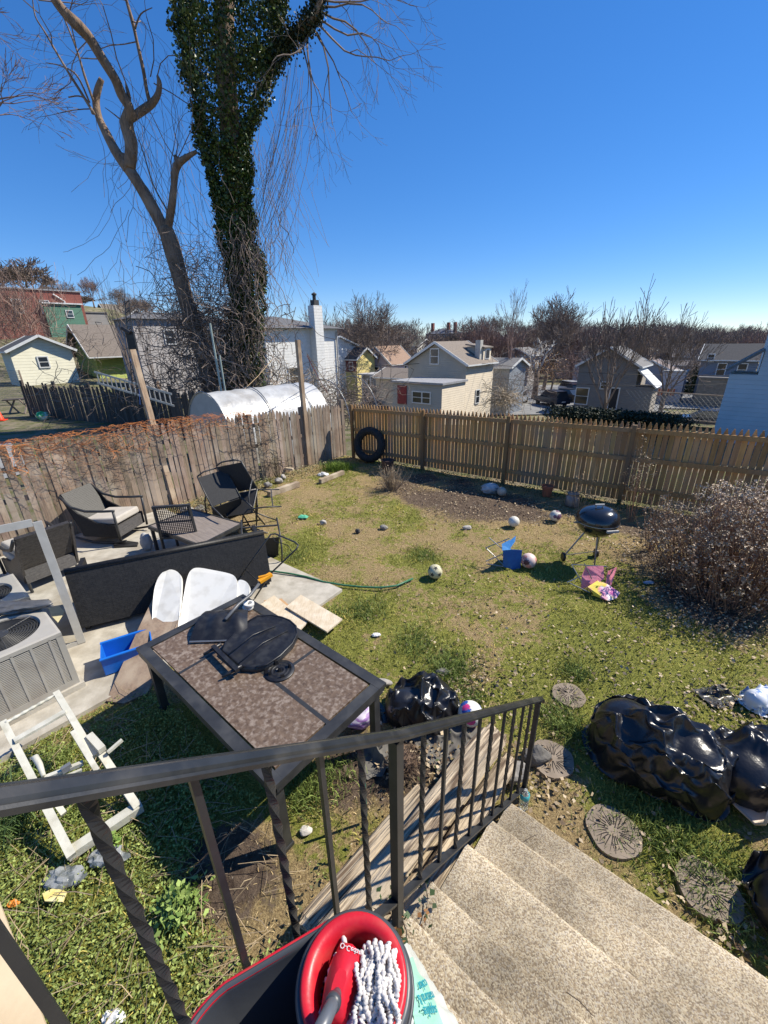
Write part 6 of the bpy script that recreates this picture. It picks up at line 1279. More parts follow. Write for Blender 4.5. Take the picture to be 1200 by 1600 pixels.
# ================================================================ HOUSES
def sid(name, c, per=.18, c2=None): return M(name, c, c2 or tuple(x*.9 for x in c), 1.5, rough=.75, wave=[('z', per, .10, 1.0)])
shing = lambda name, c: M(name, c, tuple(x*.72 for x in c), 6, rough=.95, st=(1, 1, 2), bump=.4, bs=14, bd=.03)
trimw = M('white_trim', (.72, .72, .70), (.62, .62, .60), 3, rough=.6); pane = glass('window_glass', (.02, .025, .03), .08)
def house(label, px, Y, eave_py, peak_py, a, b, ridge, wall, roof, wins=(), z0=None, oh=.3, name='house', rx=0, peak_px=None, doors=(), cat='house', trim=trimw, rot=GRID, both=True, fascia=True):
    C = V(px, eave_py, Y); ze = C.z; pk = V(peak_px if peak_px else px, peak_py, Y).z; zg = (min(terr(C.x, C.y), terr((C-WV*a).x, (C-WV*a).y), terr((C+DV*b).x, (C+DV*b).y))-.5) if z0 is None else z0
    t = thing(name, label, cat, (C.x, C.y, zg), rot); mw = MW[t.name]; E = ze-zg; K = pk-zg
    def T(x, y, z): return mw@Vector((x, y, z))
    mb = MB()
    if ridge == 'y': pr_ = [(-a, 0), (0, 0), (0, E), (-a/2, K), (-a, E)]; vs = [T(x, 0, z) for x, z in pr_]+[T(x, b, z) for x, z in pr_]
    elif ridge == 'x': pr_ = [(0, 0), (b, 0), (b, E), (b/2, K), (0, E)]; vs = [T(0, y, z) for y, z in pr_]+[T(-a, y, z) for y, z in pr_]
    else: pr_ = [(-a, 0), (0, 0), (0, E), (-a, E)]; vs = [T(x, 0, z) for x, z in pr_]+[T(x, b, z) for x, z in pr_]
    m_ = len(pr_); fs = [tuple(range(m_)), tuple(range(m_, 2*m_))[::-1]]+[(i, m_+i, m_+(i+1) % m_, (i+1) % m_) for i in range(m_)]; mb.add(vs, fs); mb.build('walls', wall, t)
    mb = MB(); th = .14
    def slab_(p): mb.add([*p, *[q-Vector((0, 0, th)) for q in p]], [(0, 1, 2, 3), (7, 6, 5, 4)]+[(i, i+4, (i+1) % 4+4, (i+1) % 4) for i in range(4)])
    if ridge == 'y':
        s_ = (K-E)/(a/2); e = E-oh*s_+.16
        slab_([T(oh, -oh, e), T(oh, b+oh, e), T(-a/2, b+oh, K+.16), T(-a/2, -oh, K+.16)]); slab_([T(-a/2, -oh, K+.162), T(-a/2, b+oh, K+.162), T(-a-oh, b+oh, e), T(-a-oh, -oh, e)])
    elif ridge == 'x':
        s_ = (K-E)/(b/2); e = E-oh*s_+.16
        slab_([T(-a-oh, -oh, e), T(oh, -oh, e), T(oh, b/2, K+.16), T(-a-oh, b/2, K+.16)]); slab_([T(-a-oh, b/2, K+.162), T(oh, b/2, K+.162), T(oh, b+oh, e), T(-a-oh, b+oh, e)])
    elif ridge == 'hip':
        h_ = min(a, b)/2; o_ = oh; e = E+.02; c1, c2 = (T(-h_, b/2, K), T(-a+h_, b/2, K)) if a > b else (T(-a/2, h_, K), T(-a/2, b-h_, K)); q = [T(o_, -o_, e), T(o_, b+o_, e), T(-a-o_, b+o_, e), T(-a-o_, -o_, e)]
        if a > b: mb.add(q+[c1, c2], [(0, 1, 4), (1, 2, 5, 4), (2, 3, 5), (3, 0, 4, 5), (3, 2, 1, 0)])
        else: mb.add(q+[c1, c2], [(0, 4, 3), (0, 1, 5, 4), (1, 2, 5), (2, 3, 4, 5), (3, 2, 1, 0)])
    else: mb.box(T(-a/2, b/2, E+.08), (a+2*oh, b+2*oh, .16), rot)
    rf = mb.build('roof', roof, t)
    if fascia and ridge in 'xy':
        mb = MB()
        if ridge == 'y':
            for yy in (-oh-.03, b+oh+.03):
                mb.bar(T(oh, yy, e-.05), T(-a/2, yy, K+.10), .05, .2); mb.bar(T(-a-oh, yy, e-.05), T(-a/2, yy, K+.10), .05, .2)
            mb.bar(T(oh+.03, -oh, e-.07), T(oh+.03, b+oh, e-.07), .06, .12)
        else:
            for xx in (oh+.03, -a-oh-.03):
                mb.bar(T(xx, -oh, e-.05), T(xx, b/2, K+.10), .05, .2); mb.bar(T(xx, b+oh, e-.05), T(xx, b/2, K+.10), .05, .2)
            mb.bar(T(-a-oh, -oh-.03, e-.07), T(oh, -oh-.03, e-.07), .06, .12)
        mb.build('fascia', trim, t)
    for (f, pos, dz_, w_, h_, *ex) in wins:
        fm = ex[0] if ex else trim; zz = E+dz_
        if f == 'f': c = T(-pos, -.03, zz); dims = lambda q, d: (q, d)
        else: c = T(.03, pos, zz)
        fx = (f == 'f'); mb = MB(); W2 = .09
        for sx in (-1, 1): mb.box(c+(mw.to_3x3()@Vector((sx*w_/2, 0, 0) if fx else (0, sx*w_/2, 0))), (W2, .08, h_+W2) if fx else (.08, W2, h_+W2), rot)
        for sz in (-1, 0, 1): mb.box(c+Vector((0, 0, sz*h_/2)), (w_-W2, .078 if sz else .06, W2 if sz else .05) if fx else (.078 if sz else .06, w_-W2, W2 if sz else .05), rot)
        wo = mb.build('window', fm, t); mb = MB(); mb.box(c, (w_-.04, .03, h_-.04) if fx else (.03, w_-.04, h_-.04), rot); mb.build('pane', pane, wo)
    for (f, pos, dz_, w_, h_, m) in doors:
        c = T(-pos, -.04, E+dz_) if f == 'f' else T(.04, pos, E+dz_); mb = MB(); mb.box(c, (w_, .06, h_) if f == 'f' else (.06, w_, h_), rot); mb.build('door', m, t)
    return t, T, E, K
red_b = M('red_brick', (.30, .10, .075), (.22, .075, .06), 5, rough=.9, wave=[('z', .2, .02, .6)])
# beige house in the middle with annex
beige = sid('beige_siding', (.56, .48, .36)); rbrown = shing('brown_shingle', (.26, .215, .175))
hT = house('tan sided house with steep gable, attic window and dormer just beyond the back fence', 729, 38, 570, 537, 6.3, 5.2, 'y', beige, rbrown, [('f', 3.3, .65, .9, 1.3), ('s', 2.3, -2.9, .7, 1.2)], peak_px=685)
t, T, E, K = hT
mb = MB(); mb.box(T(-1.0, 4.0, E+.75), (1.7, 1.5, 1.3), GRID); mb.build('dormer', beige, t); mb = MB(); mb.box(T(-1.0, 4.0, E+1.45), (2.0, 1.8, .12), rot=Matrix.Rotation(GRID, 3, 'Z')@Matrix.Rotation(R(8), 3, 'Y')); mb.build('dormer_roof', rbrown, t)
mb = MB(); mb.box(T(-.13, 4.0, E+.75), (.06, .8, .9), GRID); wo = mb.build('window', trimw, t); mb = MB(); mb.box(T(-.09, 4.0, E+.75), (.04, .6, .7), GRID); mb.build('pane', pane, wo)
mb = MB(); mb.box(T(-.5, 3.0, E+1.0), (.5, .5, 1.9), GRID); mb.build('chimney', M('pale_stucco', (.55, .52, .46)), t)
dred = M('dark_red_door', (.28, .01, .02), rough=.5)
house('low flat roofed tan annex with red door in front of the gabled house', 691, 33.5, 602, 602, 4.9, 3.6, 'flat', beige, M('grey_flat_roof', (.34, .34, .35), rough=.8), [('f', 2.35, -1.05, .95, .9), ('f', 1.45, -1.05, .8, .9)], doors=[('f', 3.9, -.95, .95, 1.5, dred)], oh=.15)
# white brick apartment with chimney
wbrick = M('white_painted_brick', (.72, .71, .68), (.62, .61, .58), 4, rough=.9, wave=[('z', .22, .03, .9), ('y', .5, .01, .5)])
t, T, E, K = house('tall white brick house with hip roof and tall wall chimney behind the ivy tree', 412, 34, 513, 488, 8.5, 7.6, 'hip', wbrick, shing('grey_shingle', (.15, .15, .155)), [('s', 2.4, -3.6, 1.0, 1.4), ('f', 2, -3.6, 1, 1.4), ('f', 5, -3.6, 1, 1.4)], z0=-5, oh=.5)
mb = MB(); mb.box(T(.36, 4.9, (E+1.7)/2), (.7, .9, E+1.7), GRID); ch_ = mb.build('chimney', wbrick, t); mb = MB(); mb.box(T(.36, 4.9, E+1.85), (.5, .5, .5), GRID); mb.tube([T(.36, 4.9, E+2.0), T(.36, 4.9, E+2.5)], .14, 8); mb.lathe([(.2, 0), (.22, .1), (.001, .22)], 10, T(.36, 4.9, E+2.45)); mb.build('chimney_cap', M('dark_cap', (.05, .05, .05)), ch_)
mb = MB(); mb.tube([T(.1, 7.4, E-.2), T(.1, 7.4, .5)], .06, 6); mb.build('downpipe', M('grey_pipe', (.3, .3, .3)), t)
# white gable house, yellow house, pink house, porch
house('plain white gabled house between the white brick house and the yellow one', 500, 56, 542, 527, 5, 6.5, 'x', M('white_siding', (.74, .74, .72), wave=[('z', .2, .03, .8)]), shing('pale_shingle', (.42, .41, .40)), [('s', 1.4, -.9, .7, 1.0)], peak_px=512)
t, T, E, K = house('small yellow house with dark roof and maroon upper band', 557, 58, 561, 545, 4.9, 3.6, 'x', sid('yellow_siding', (.62, .50, .17)), shing('black_shingle', (.075, .075, .08)), [('f', 1.0, -.9, .7, 1.0), ('f', 2.4, -.9, .7, 1.0), ('f', 3.8, -.9, .7, 1.0)], peak_px=572)
mb = MB(); mb.box(T(-2.45, -.03, E-.85), (4.88, .05, 1.5), GRID); mb.build('upper_band', M('maroon_cladding', (.16, .05, .05), rough=.8), t)
house('pink walled house with brown roof behind the bare tree', 611, 60, 569, 543, 5.2, 5.0, 'y', sid('pink_siding', (.62, .50, .48)), shing('tan_shingle', (.36, .24, .17)), [('s', 3.2, -1.0, .6, 1.3), ('f', 2.6, -1.0, .9, 1.2)], peak_px=595)
t, T, E, K = house('white columned porch building below the pink house', 612, 50, 588, 588, 4.6, 2.4, 'flat', M('grey_siding', (.30, .30, .31)), M('pale_flat_roof', (.45, .44, .43), rough=.8), [('f', 1.1, -1.1, .9, 1.3), ('f', 3.3, -1.1, .9, 1.3)], oh=.4)
for k in range(4): mb = MB(); mb.box(T(-.2-k*1.35, -.35, E/2), (.16, .16, E), GRID); mb.build('column', trimw, t)
house('low brown roofed shed behind the tan annex', 640, 44, 592, 580, 4.5, 4, 'x', beige, rbrown, peak_px=650)
# left side
t, T, E, K = house('small cream shed with black gable roof on the left', 14, 38, 549, 526, 3.4, 4.5, 'x', sid('cream_siding', (.66, .63, .48), .25), shing('black_shingle', (.05, .05, .055)), [('s', 2.15, -.95, .75, .9)], peak_px=50, name='shed', cat='shed', oh=.35)
t, T, E, K = house('lime green cottage with wide brown roof and teal windows', 146, 46, 549, 508, 5.8, 5.4, 'y', sid('lime_siding', (.36, .42, .10)), shing('brown_shingle2', (.21, .175, .145)), [('s', 3.7, -1.15, .9, 1.0, M('teal_trim', (.05, .28, .26), rough=.6)), ('s', 4.7, -1.15, .7, 1.0, M('teal_trim', (.05, .28, .26)))], peak_px=137, name='cottage', oh=.8)
t, T, E, K = house('flat roofed red brick building on the left hill with white downpipe', -30, 58, 448, 448, 12, 10.5, 'flat', red_b, M('grey_flat_roof', (.34, .34, .35)), [('s', 3, -2, 1, 1.6), ('s', 6, -2, 1, 1.6)], name='brick_building', cat='building', oh=.15)
mb = MB(); mb.tube([T(.12, 7.2, E-.4), T(.12, 8.3, E-1.2), T(.12, 8.6, 0)], .10, 6); mb.build('downpipe', trimw, t)
house('dark green building with white cornice beside the red brick one', 66, 62, 474, 474, 5, 4.4, 'flat', sid('dark_green_siding', (.05, .15, .10)), trimw, [('s', 2.8, -1.2, .8, .9), ('s', 2.9, -3.6, .8, .9)], name='green_building', cat='building', oh=.2)
house('dull grey clad house with dark wall above the lime cottage', 112, 66, 488, 484, 6, 4.5, 'flat', sid('dull_grey_siding', (.20, .19, .18)), M('dull_flat_roof', (.2, .19, .18)), oh=.1)
for i, (px, Y, e_, p_, a, b, rg, c, l) in enumerate(((118, 90, 500, 488, 9, 9, 'x', (.66, .66, .64), 'long white building high on the left hill'), (170, 100, 492, 474, 7, 6, 'y', (.20, .16, .13), 'brown roofed hill house with white gable behind the lime cottage'), (195, 96, 500, 484, 6, 5, 'x', (.50, .48, .44), 'cream hill house right of the brown roofed one'), (228, 92, 508, 490, 9, 6, 'x', (.34, .30, .27), 'grey brown house half hidden by the leaning tree'))):
    house(l, px, Y, e_, p_, a, b, rg, sid('hill_siding%d' % i, c), shing('hill_shingle%d' % i, (.17+.05*i, .16+.03*i, .15)), [('s', 2, -1, .9, 1.1)], z0=terr(V(px, 520, Y).x, Y)-6)
house('grey walled house behind the leaning tree and thicket', 205, 40, 498, 484, 4, 9, 'hip', sid('mid_grey_siding', (.30, .28, .27)), shing('grey_shingle', (.15, .15, .155)), [('s', 3, -1.5, .9, 1.2)], z0=-4)
# right side
wht = M('white_roofing', (.70, .70, .70), (.6, .6, .6), 3, rough=.7)
gs = sid('grey_brown_siding', (.27, .235, .19))
ho = house('grey gabled house with white framed door beyond the fence on the right', 999, 43, 573, 545, 5.6, 5, 'y', gs, shing('grey_shingle2', (.22, .21, .2)), [('f', 4.9, -3.1, 1.3, 1.7), ('f', 2.8, -1.9, .8, .7)], doors=[('f', 1.75, -3.15, .95, 2.2, trimw), ('f', 1.75, -3.15, .7, 2.0, M('dark_door', (.03, .03, .03)))], peak_px=968)
for d_ in [o for o in bpy.data.objects if o.name.startswith('door') and o.parent == ho[0]][-1:]: d_.location = (0, -.03, 0)
t, T, E, K = ho; mb = MB(); mb.box(T(.8, 1.5, (E-1.9)/2), (1.6, 3, E-1.9), GRID); mb.build('side_wing', gs, t); mb = MB(); mb.add([T(0, -.2, E-.2), T(1.9, -.2, E-1.9), T(1.9, 3.4, E-1.9), T(0, 3.4, E-.2)], [(0, 1, 2, 3)]); o = mb.build('wing_roof', wht, t); so_ = o.modifiers.new('s', 'SOLIDIFY'); so_.thickness = .12
house('light grey gabled garage to the right of the gabled house', 1052, 52, 582, 566, 4.8, 4, 'y', sid('light_grey_siding', (.34, .34, .36)), shing('mauve_shingle', (.25, .2, .19)), [('f', 3.2, -.8, .7, .9)], peak_px=1030)
house('pale cube shaped shed next to the light grey garage', 1072, 50, 582, 582, 2.2, 2.5, 'flat', M('pale_wall', (.48, .48, .52)), M('pale_flat_roof', (.45, .44, .43)), oh=.1)
bgs = sid('slate_blue_siding', (.26, .27, .29))
house('slate blue house with white windows and porch on the far right', 1186, 47, 563, 540, 5, 6, 'x', bgs, shing('charcoal_shingle', (.07, .07, .075)), [('f', 1.2, -1.0, .8, 1.3), ('f', 3.0, -1.0, .8, 1.3), ('f', 4.2, .2, .6, .8), ('f', 3.2, -3.3, .8, 1.3)], peak_px=1186)
house('weathered wooden garage left of the slate blue house', 1150, 46, 593, 593, 3.2, 3, 'flat', M('weathered_wall', (.26, .23, .19), (.18, .16, .13), 3, rough=.9), M('dull_flat_roof', (.2, .19, .18)), oh=.1)
lb = sid('light_blue_siding', (.60, .62, .58), .16)
Lp = V(1180, 600, 15.5); Cp = Lp+WV*4.6; pe = proj(Vector((Cp.x, Cp.y, 7.0))); pk_ = proj(Vector((Cp.x, Cp.y, 9.0)))
t, T, E, K = house('light blue clapboard house close by on the right edge', pe[0], Cp.y, pe[1], pk_[1], 4.6, 8, 'y', lb, shing('slate_grey_shingle', (.16, .17, .17)), [('f', 3.95, -4.0, .5, .8)], z0=-3.5, rot=GRID, peak_px=pk_[0])
mb = MB(); mb.add([T(-4.6, -.2, E-4.4), T(-5.5, -.2, E-5.1), T(-5.5, 2.2, E-5.1), T(-4.6, 2.2, E-4.4)], [(0, 1, 2, 3)]); o = mb.build('porch_roof', shing('slate_grey_shingle', (.16, .17, .17)), t); so_ = o.modifiers.new('s', 'SOLIDIFY'); so_.thickness = .08
mb = MB(); mb.box(T(-5.0, 1.0, (E-5.2)/2), (.8, 2.0, E-5.2), GRID); mb.build('porch', lb, t)
# blue shed beyond tan house, small sheds
house('pale blue shed in the gap right of the tan house', 797, 44, 575, 563, 4, 4, 'x', M('pale_blue_wall', (.30, .33, .37)), shing('grey_shingle2', (.22, .21, .2)), peak_px=797, name='shed', cat='shed')
house('small grey house behind the white barked tree', 828, 74, 556, 545, 5, 5, 'y', sid('mid_grey_siding', (.30, .28, .27)), shing('grey_shingle2', (.22, .21, .2)), [('f', 2.5, -.8, .9, 1)], peak_px=815)
# mansion on the hill and long brick blocks
t, T, E, K = house('big dark mansion with chimneys on the distant hilltop', 706, 150, 521, 512, 10.5, 8, 'hip', M('mansion_wall', (.12, .10, .11)), shing('mansion_slate', (.14, .15, .18)), [('f', 1.5+k*1.7, -1.3, .8, 1.5) for k in range(6)], name='mansion', cat='mansion')
for k in (0.6, 3.2, 9.6): mb = MB(); mb.box(T(-k, 3, E+1.5), (.9, .9, 4), GRID); mb.build('chimney', red_b, t)
for i, (px, Y, e_, p_, a, b, c) in enumerate(((985, 110, 529, 529, 24, 10, (.22, .09, .075)), (905, 105, 534, 528, 10, 8, (.20, .10, .08)), (1040, 120, 533, 533, 16, 8, (.24, .10, .085)), (1100, 90, 546, 538, 9, 7, (.24, .22, .22)), (1128, 85, 558, 548, 8, 6, (.34, .30, .28)), (1165, 130, 532, 526, 14, 8, (.25, .22, .21)), (1095, 75, 572, 566, 7, 5, (.30, .29, .28)), (870, 120, 528, 522, 8, 8, (.25, .22, .21)), (770, 120, 530, 524, 9, 8, (.22, .20, .19)))):
    names_ = ['long red brick block on the far right skyline', 'brown red block behind the reddish thicket', 'second red brick block right of the long one', 'grey brown house far down the right side street', 'pale tan house under the right hand tree line', 'flat grey building at the far right horizon', 'light grey house near the parked car', 'tiny grey house left of the red blocks', 'tiny grey house above the tan house dormer']
    house(names_[i], px, Y, e_, p_, a, b, 'flat' if e_ == p_ else 'x', sid('town_siding%d' % i, c), shing('town_shingle%d' % i, (.17, .15, .15)), [('f', 1.5+2.2*k, -1.2, .9, 1.2) for k in range(int(a/2.4))])
hl = [('cream house with lit side wall behind the reddish thicket', 905, 92, 545, 534, 5, 6, (.58, .54, .46)), ('small white house between the thicket and the gabled house', 935, 84, 552, 541, 4, 5, (.66, .65, .62)), ('pale pink house above the gabled house roof', 1018, 88, 548, 538, 5, 6, (.55, .44, .40)), ('white house right of the open bare tree', 1078, 96, 548, 538, 5, 6, (.64, .63, .60)), ('tan house up the hill left of the mansion', 628, 118, 528, 519, 6, 7, (.46, .40, .33)), ('white house beyond the pink house roof', 652, 96, 541, 531, 5, 6, (.62, .61, .58)), ('pale yellow house between the sheds and the white barked tree', 812, 84, 568, 556, 5, 5, (.60, .55, .38)), ('brick fronted house far right under the horizon', 1140, 105, 540, 530, 6, 7, (.30, .14, .11)), ('low white house at the far right edge of town', 1170, 88, 548, 539, 5, 6, (.60, .60, .60))]
for i, (l_, px, Y, e_, p_, a, b, c) in enumerate(hl): house(l_, px, Y, e_, p_, a, b, 'x' if i % 2 else 'y', sid('small_house_siding%d' % i, c), shing('small_house_shingle%d' % i, (.14+.03*(i % 4), .13+.02*(i % 3), .13)), [('f', 1.2, -1.2, .9, 1.1), ('f', 3.4, -1.2, .9, 1.1), ('s', 2.5, -1.3, .9, 1.1)])
# ================================================================ GREENHOUSE, POLES, OLD FENCE
t = thing('greenhouse_tunnel', 'white plastic covered hoop greenhouse behind the left fence', 'greenhouse', U(-11.4, 7.0, 0), GRID)
film2 = M('white_greenhouse_film', (.52, .52, .51), (.40, .41, .41), 2.5, rough=.35, bump=.5, bs=4, bd=.05, c3=(.33, .31, .28), s3=1.3); mb = MB(); vs = []; fs = []; n = 20; m_ = 26; v0_, v1_, cu_, rw, rh = 5.9, 9.6, -11.5, 1.25, 1.98
def hoop(a, vv_, k=1.0): return U(cu_+rw*math.cos(a)*k, vv_, -.05+rh*(abs(math.sin(a))**.75)*k)
for i in range(m_+1):
    vv_ = v0_+(v1_-v0_)*i/m_
    for j in range(n+1): a = math.pi*j/n; p = hoop(a, vv_, 1-.012*abs(math.sin(i*math.pi/4))+.008*noise.noise(Vector((i*.9, j*.8, 0)))); vs.append(p)
for i in range(m_):
    for j in range(n): q = i*(n+1)+j; fs.append((q, q+n+1, q+n+2, q+1))
mb.add(vs, fs); mb.build('cover', film2, t, True)
mb = MB(); mb.add([hoop(math.pi*j/n, v0_+.02) for j in range(n+1)], [tuple(range(n+1))]); mb.build('end_panel', M('milky_end_film', (.42, .42, .40), (.34, .34, .33), 3, rough=.3), t)
for i in range(5): mb = MB(); vv_ = v0_+i*1.5; mb.tube([hoop(math.pi*j/n, vv_, 1.012) for j in range(n+1)], .015, 5); mb.build('hoop', steel, t, True)
for i, (a, b_, c) in enumerate((((478, 475), (315, 640), 'yellow rope'), )): pass
ropem = M('tan_rope', (.50, .36, .20), rough=.9); ropes = [((425, 562), (378, 612), 17, 15, 'tan guy rope slanting down onto the greenhouse'), ((462, 480), (449, 524), 17, 30, 'short rope from the chimney to the roof of the white brick house'), ((480, 553), (530, 625), 12.5, 17, 'long rope from the tall grey post down to the right'), ((480, 556), (512, 615), 12.5, 17, 'red rope from the tall grey post')]
for i, (a, b_, Ya, Yb_, l) in enumerate(ropes):
    p, q = V(*a, Ya), V(*b_, Yb_); mb = MB(); mb.tube([p, p.lerp(q, .5)-Vector((0, 0, .05)), q], .012, 4); tag(mb.build('rope', ropem if i != 3 else M('red_rope', (.45, .08, .06)), loc=p), l, 'rope')
# old dark fence, ladder, mesh fence, cone, bag
dk_w = M('dark_old_wood', (.10, .08, .065), (.06, .05, .042), 3, rough=.95, st=(12, 12, 1), bump=.5)
F0 = G(48, 650); F1 = F0+WV*.0+(G(300, 672)-F0)*1.15; dF = (F1-F0).normalized(); nF = Vector((dF.y, -dF.x, 0)); t = thing('old_board_fence', 'dark old board fence sagging behind the driveway on the left', 'fence', F0)
L_ = (F1-F0).length; mb = MB(); k = 0
while k < L_: picket(mb, F0+dF*k+Vector((0, 0, -.1)), dF, nF, .13, random.uniform(1.45, 1.75), random.uniform(.6, 1.3), lean=random.uniform(-.04, .04), point=.03); k += .14
mb.build('boards', dk_w, t)
for k in range(6): mb = MB(); mb.box(F0+dF*(k*L_/5)-nF*.08+Vector((0, 0, .8)), (.1, .1, 1.8), 0); mb.build('post', dk_w, t)
l0, l1 = V(152, 598, 15.2), V(272, 634, 13.6); mb = MB(); up = Vector((0, 0, .36))
for s_ in (0, 1): mb.bar(l0+up*s_, l1+up*s_, .03, .06)
lm = M('aluminium', (.45, .45, .44), rough=.4, metal=.6)
t = thing('aluminium_ladder', 'aluminium ladder hung sideways along the dark old fence', 'ladder', l0); mb.build('rails', lm, t); mb = MB()
for k in range(16): p = l0.lerp(l1, (k+.5)/16); mb.bar(p, p+up, .03, .03)
mb.build('rungs', lm, t)
b = G(1, 657); t = thing('traffic_cone', 'orange traffic cone at the left edge on the driveway', 'traffic cone', b); org = M('cone_orange', (.85, .06, .01), (.8, .05, .01), 5, rough=.5); mb = MB(); mb.lathe([(.16, .03), (.15, .05), (.03, .72), (.001, .72)], 20, b); mb.build('cone', org, t, True); mb = MB(); mb.box(b+Vector((0, 0, .015)), (.42, .42, .03), .3); mb.build('base', org, t)
mb = MB(); b = G(69, 656); mb.blob(b+Vector((0, 0, .18)), (.28, .22, .2), 4, .3, 1.5, 77, ridge=.3, flat=0); tag(mb.build('green_bag', M('green_white_film', (.02, .42, .12), (.6, .7, .62), 4, rough=.4, lo=.45, hi=.6), loc=b, smooth=True), 'bright green and white plastic bag by the driveway', 'bag')
t = thing('picnic_table', 'small grey wooden table left of the green bag', 'table', G(34, 645)); b = G(34, 645); mb = MB(); mb.box(b+Vector((0, 0, .7)), (1.1, .7, .05), .5); mb.build('top', dk_w, t)
for s_ in (-1, 1): mb = MB(); mb.bar(b+Vector((s_*.4, -.3, 0)), b+Vector((s_*.35, .3, .7)), .06, .06, tint=3); mb.bar(b+Vector((s_*.4, .3, 0)), b+Vector((s_*.35, -.3, .7)), .06, .06, tint=3); mb.build('leg', dk_w, t)
t = thing('mesh_fence', 'grey mesh fence panel in front of the cream shed', 'fence', G(-60, 640)); a, b = G(-80, 636), G(47, 632); mb = MB(); h_ = 1.9
for k in range(60):
    p = a.lerp(b, k/59); mb.bar(p, p+Vector((0, 0, h_)), .012, .012)
for k in range(18): z = Vector((0, 0, .05+k*.11)); mb.bar(a+z, b+z, .01, .01)
mb.build('mesh', M('grey_mesh', (.28, .26, .23), rough=.8), t); mb = MB(); 
for k in (0, .5, 1): p = a.lerp(b, k); mb.bar(p, p+Vector((0, 0, h_+.05)), .07, .07)
mb.build('posts', oldwood, t)
# service mast with meter box, thin poles
t = thing('service_mast', 'dark lattice mast with a meter box above the beige post', 'mast', G(214, 690, 0)+Vector((0, 0, 0))); p0, p1 = V(213, 640, 11), V(198, 468, 11); mb = MB(); side = Vector((.05, 0, 0))
mb.bar(p0-side, p1-side, .02, .02); mb.bar(p0+side, p1+side, .02, .02)
for k in range(26): q = p0.lerp(p1, k/26); mb.bar(q-side, q+side+Vector((0, 0, .07 if k % 2 else 0)), .015, .015)
mb.build('lattice', blkmetal, t); mb = MB(); q = V(206, 533, 10.9); mb.box(q, (.17, .12, .42), .2); mb.build('meter_box', blk_pl, t); mb = MB(); mb.tube([V(190, 512, 10.8), V(203, 520, 10.8)], .05, 8); mb.build('lamp', blk_pl, t)
mb = MB(); mb.tube([V(203, 560, 10.7), V(216, 590, 10.7), V(219, 632, 10.7)], .006, 4); mb.build('blue_cord', M('blue_cord', (.05, .15, .5)), t)
for (pa, pb, Y, r_, l) in (((328, 505), (346, 610), 15, .035, 'pale green pipe standing among the vines left of the ivy trunk'), ((343, 555), (352, 612), 15, .03, 'short pale pipe beside the green one')):
    a, b = V(*pb, Y), V(*pa, Y); a.z -= 1.5; mb = MB(); mb.tube([a, b], r_, 8); tag(mb.build('pipe', M('pale_green_pipe', (.38, .45, .40), rough=.6), loc=a), l, 'pipe')
# ================================================================ TOWN TREES
specs = [(590, 464, 62, .72, .25, 7, 'broad round bare tree in front of the pink house', 3, twigm, .25), (797, 446, 46, .5, .35, 6, 'tall spindly bare tree right of the tan house', 12, twigr, .45), (855, 466, 66, .62, .45, 7, 'dense dark fan shaped bare tree left of the parking lot', 23, twigm, .3),
         (962, 470, 40, .6, .6, 6, 'vase shaped bare tree in front of the grey gabled house', 31, twigm, .12), (1052, 487, 36, .7, .4, 6, 'open bare tree right of the gabled house', 47, twigm, .32), (1215, 488, 40, .8, .2, 6, 'gnarled bare tree at the right edge', 52, twigr, .35),
         (76, 404, 88, .7, .4, 7, 'large bare tree on the left hill behind the brick building', 61, twigm, .25), (22, 408, 92, .6, .35, 7, 'bare tree on the left hill at the photo edge', 67, twigm, .25), (112, 448, 84, .55, .3, 6, 'smaller tree right of the large hill tree', 71, twigm, .3),
         (497, 468, 75, .5, .4, 6, 'thin bare tree above the white brick chimney', 79, twigm, .3), (150, 462, 95, .7, .3, 6, 'low bare tree above the white hill building', 83, twigm, .25), (205, 425, 26, .45, .7, 5, 'thin sapling rising behind the service mast', 91, twigm, .2), (232, 470, 24, .6, .4, 5, 'small scraggy tree left of the leaning tree', 95, twigm, .3),
         (660, 500, 110, .6, .3, 6, 'bare tree below the mansion on the hill', 99, twigm, .25), (735, 495, 105, .6, .3, 6, 'bare tree right of the mansion', 101, twigm, .25)]
wids = [125, 55, 110, 118, 95, 70, 110, 95, 55, 60, 60, 60, 40, 60, 60]
for (px, py, Y, sp, up, dep, lab, sd_, mt, tf), wp_ in zip(specs, wids):
    loc, H = place(px, py, Y); bare_tree(lab, loc, H, sp, up, r=max(.10, H*.02), dep=5 if px in (962, 1052) else min(dep, 6), nch=3 if dep > 6 or px in (962, 1052) else 2, seed=sd_, mat=mt, trunkf=tf, mn=.022 if px in (962, 1052, 797) else .004+Y*.00030, limbs=6 if dep > 6 else 5, wob=.12, wid=wp_*Y*.924/650)
# white barked tree with clinging brown leaves
loc, H = place(842, 530, 56); loc2 = loc; t = bare_tree('white barked tree with clinging orange brown leaves by the parking lot', loc, H, .7, .2, r=.35, dep=5, seed=7, mat=M('pale_bark', (.55, .52, .46), (.25, .22, .19), 2, rough=.9), trunkf=.5, mn=.03)
n = 1500; q = rng.normal(0, 1, (n, 3)); P_ = np.stack([loc.x+q[:, 0]*1.6, loc.y+q[:, 1]*1.2, loc.z+H*.55+q[:, 2]*1.0], 1); leaves('leaves', P_-np.array(loc), rng.uniform(.12, .25, n), gcols(n, (.22, .11, .04), (.42, .24, .09)), parent=t)
bpy.context.view_layer.update()
protos = [bare_tree('bare tree on the far ridge line', (0, 0, -500), 9, sp, up, r=.16, dep=6, seed=sd_, mn=.017, limbs=6, nch=3, wob=.12, mat=mt, group='bare trees on the far ridge') for sp, up, sd_, mt in ((.7, .35, 201, twigm), (.6, .5, 202, twigr), (.75, .3, 203, twigm))]
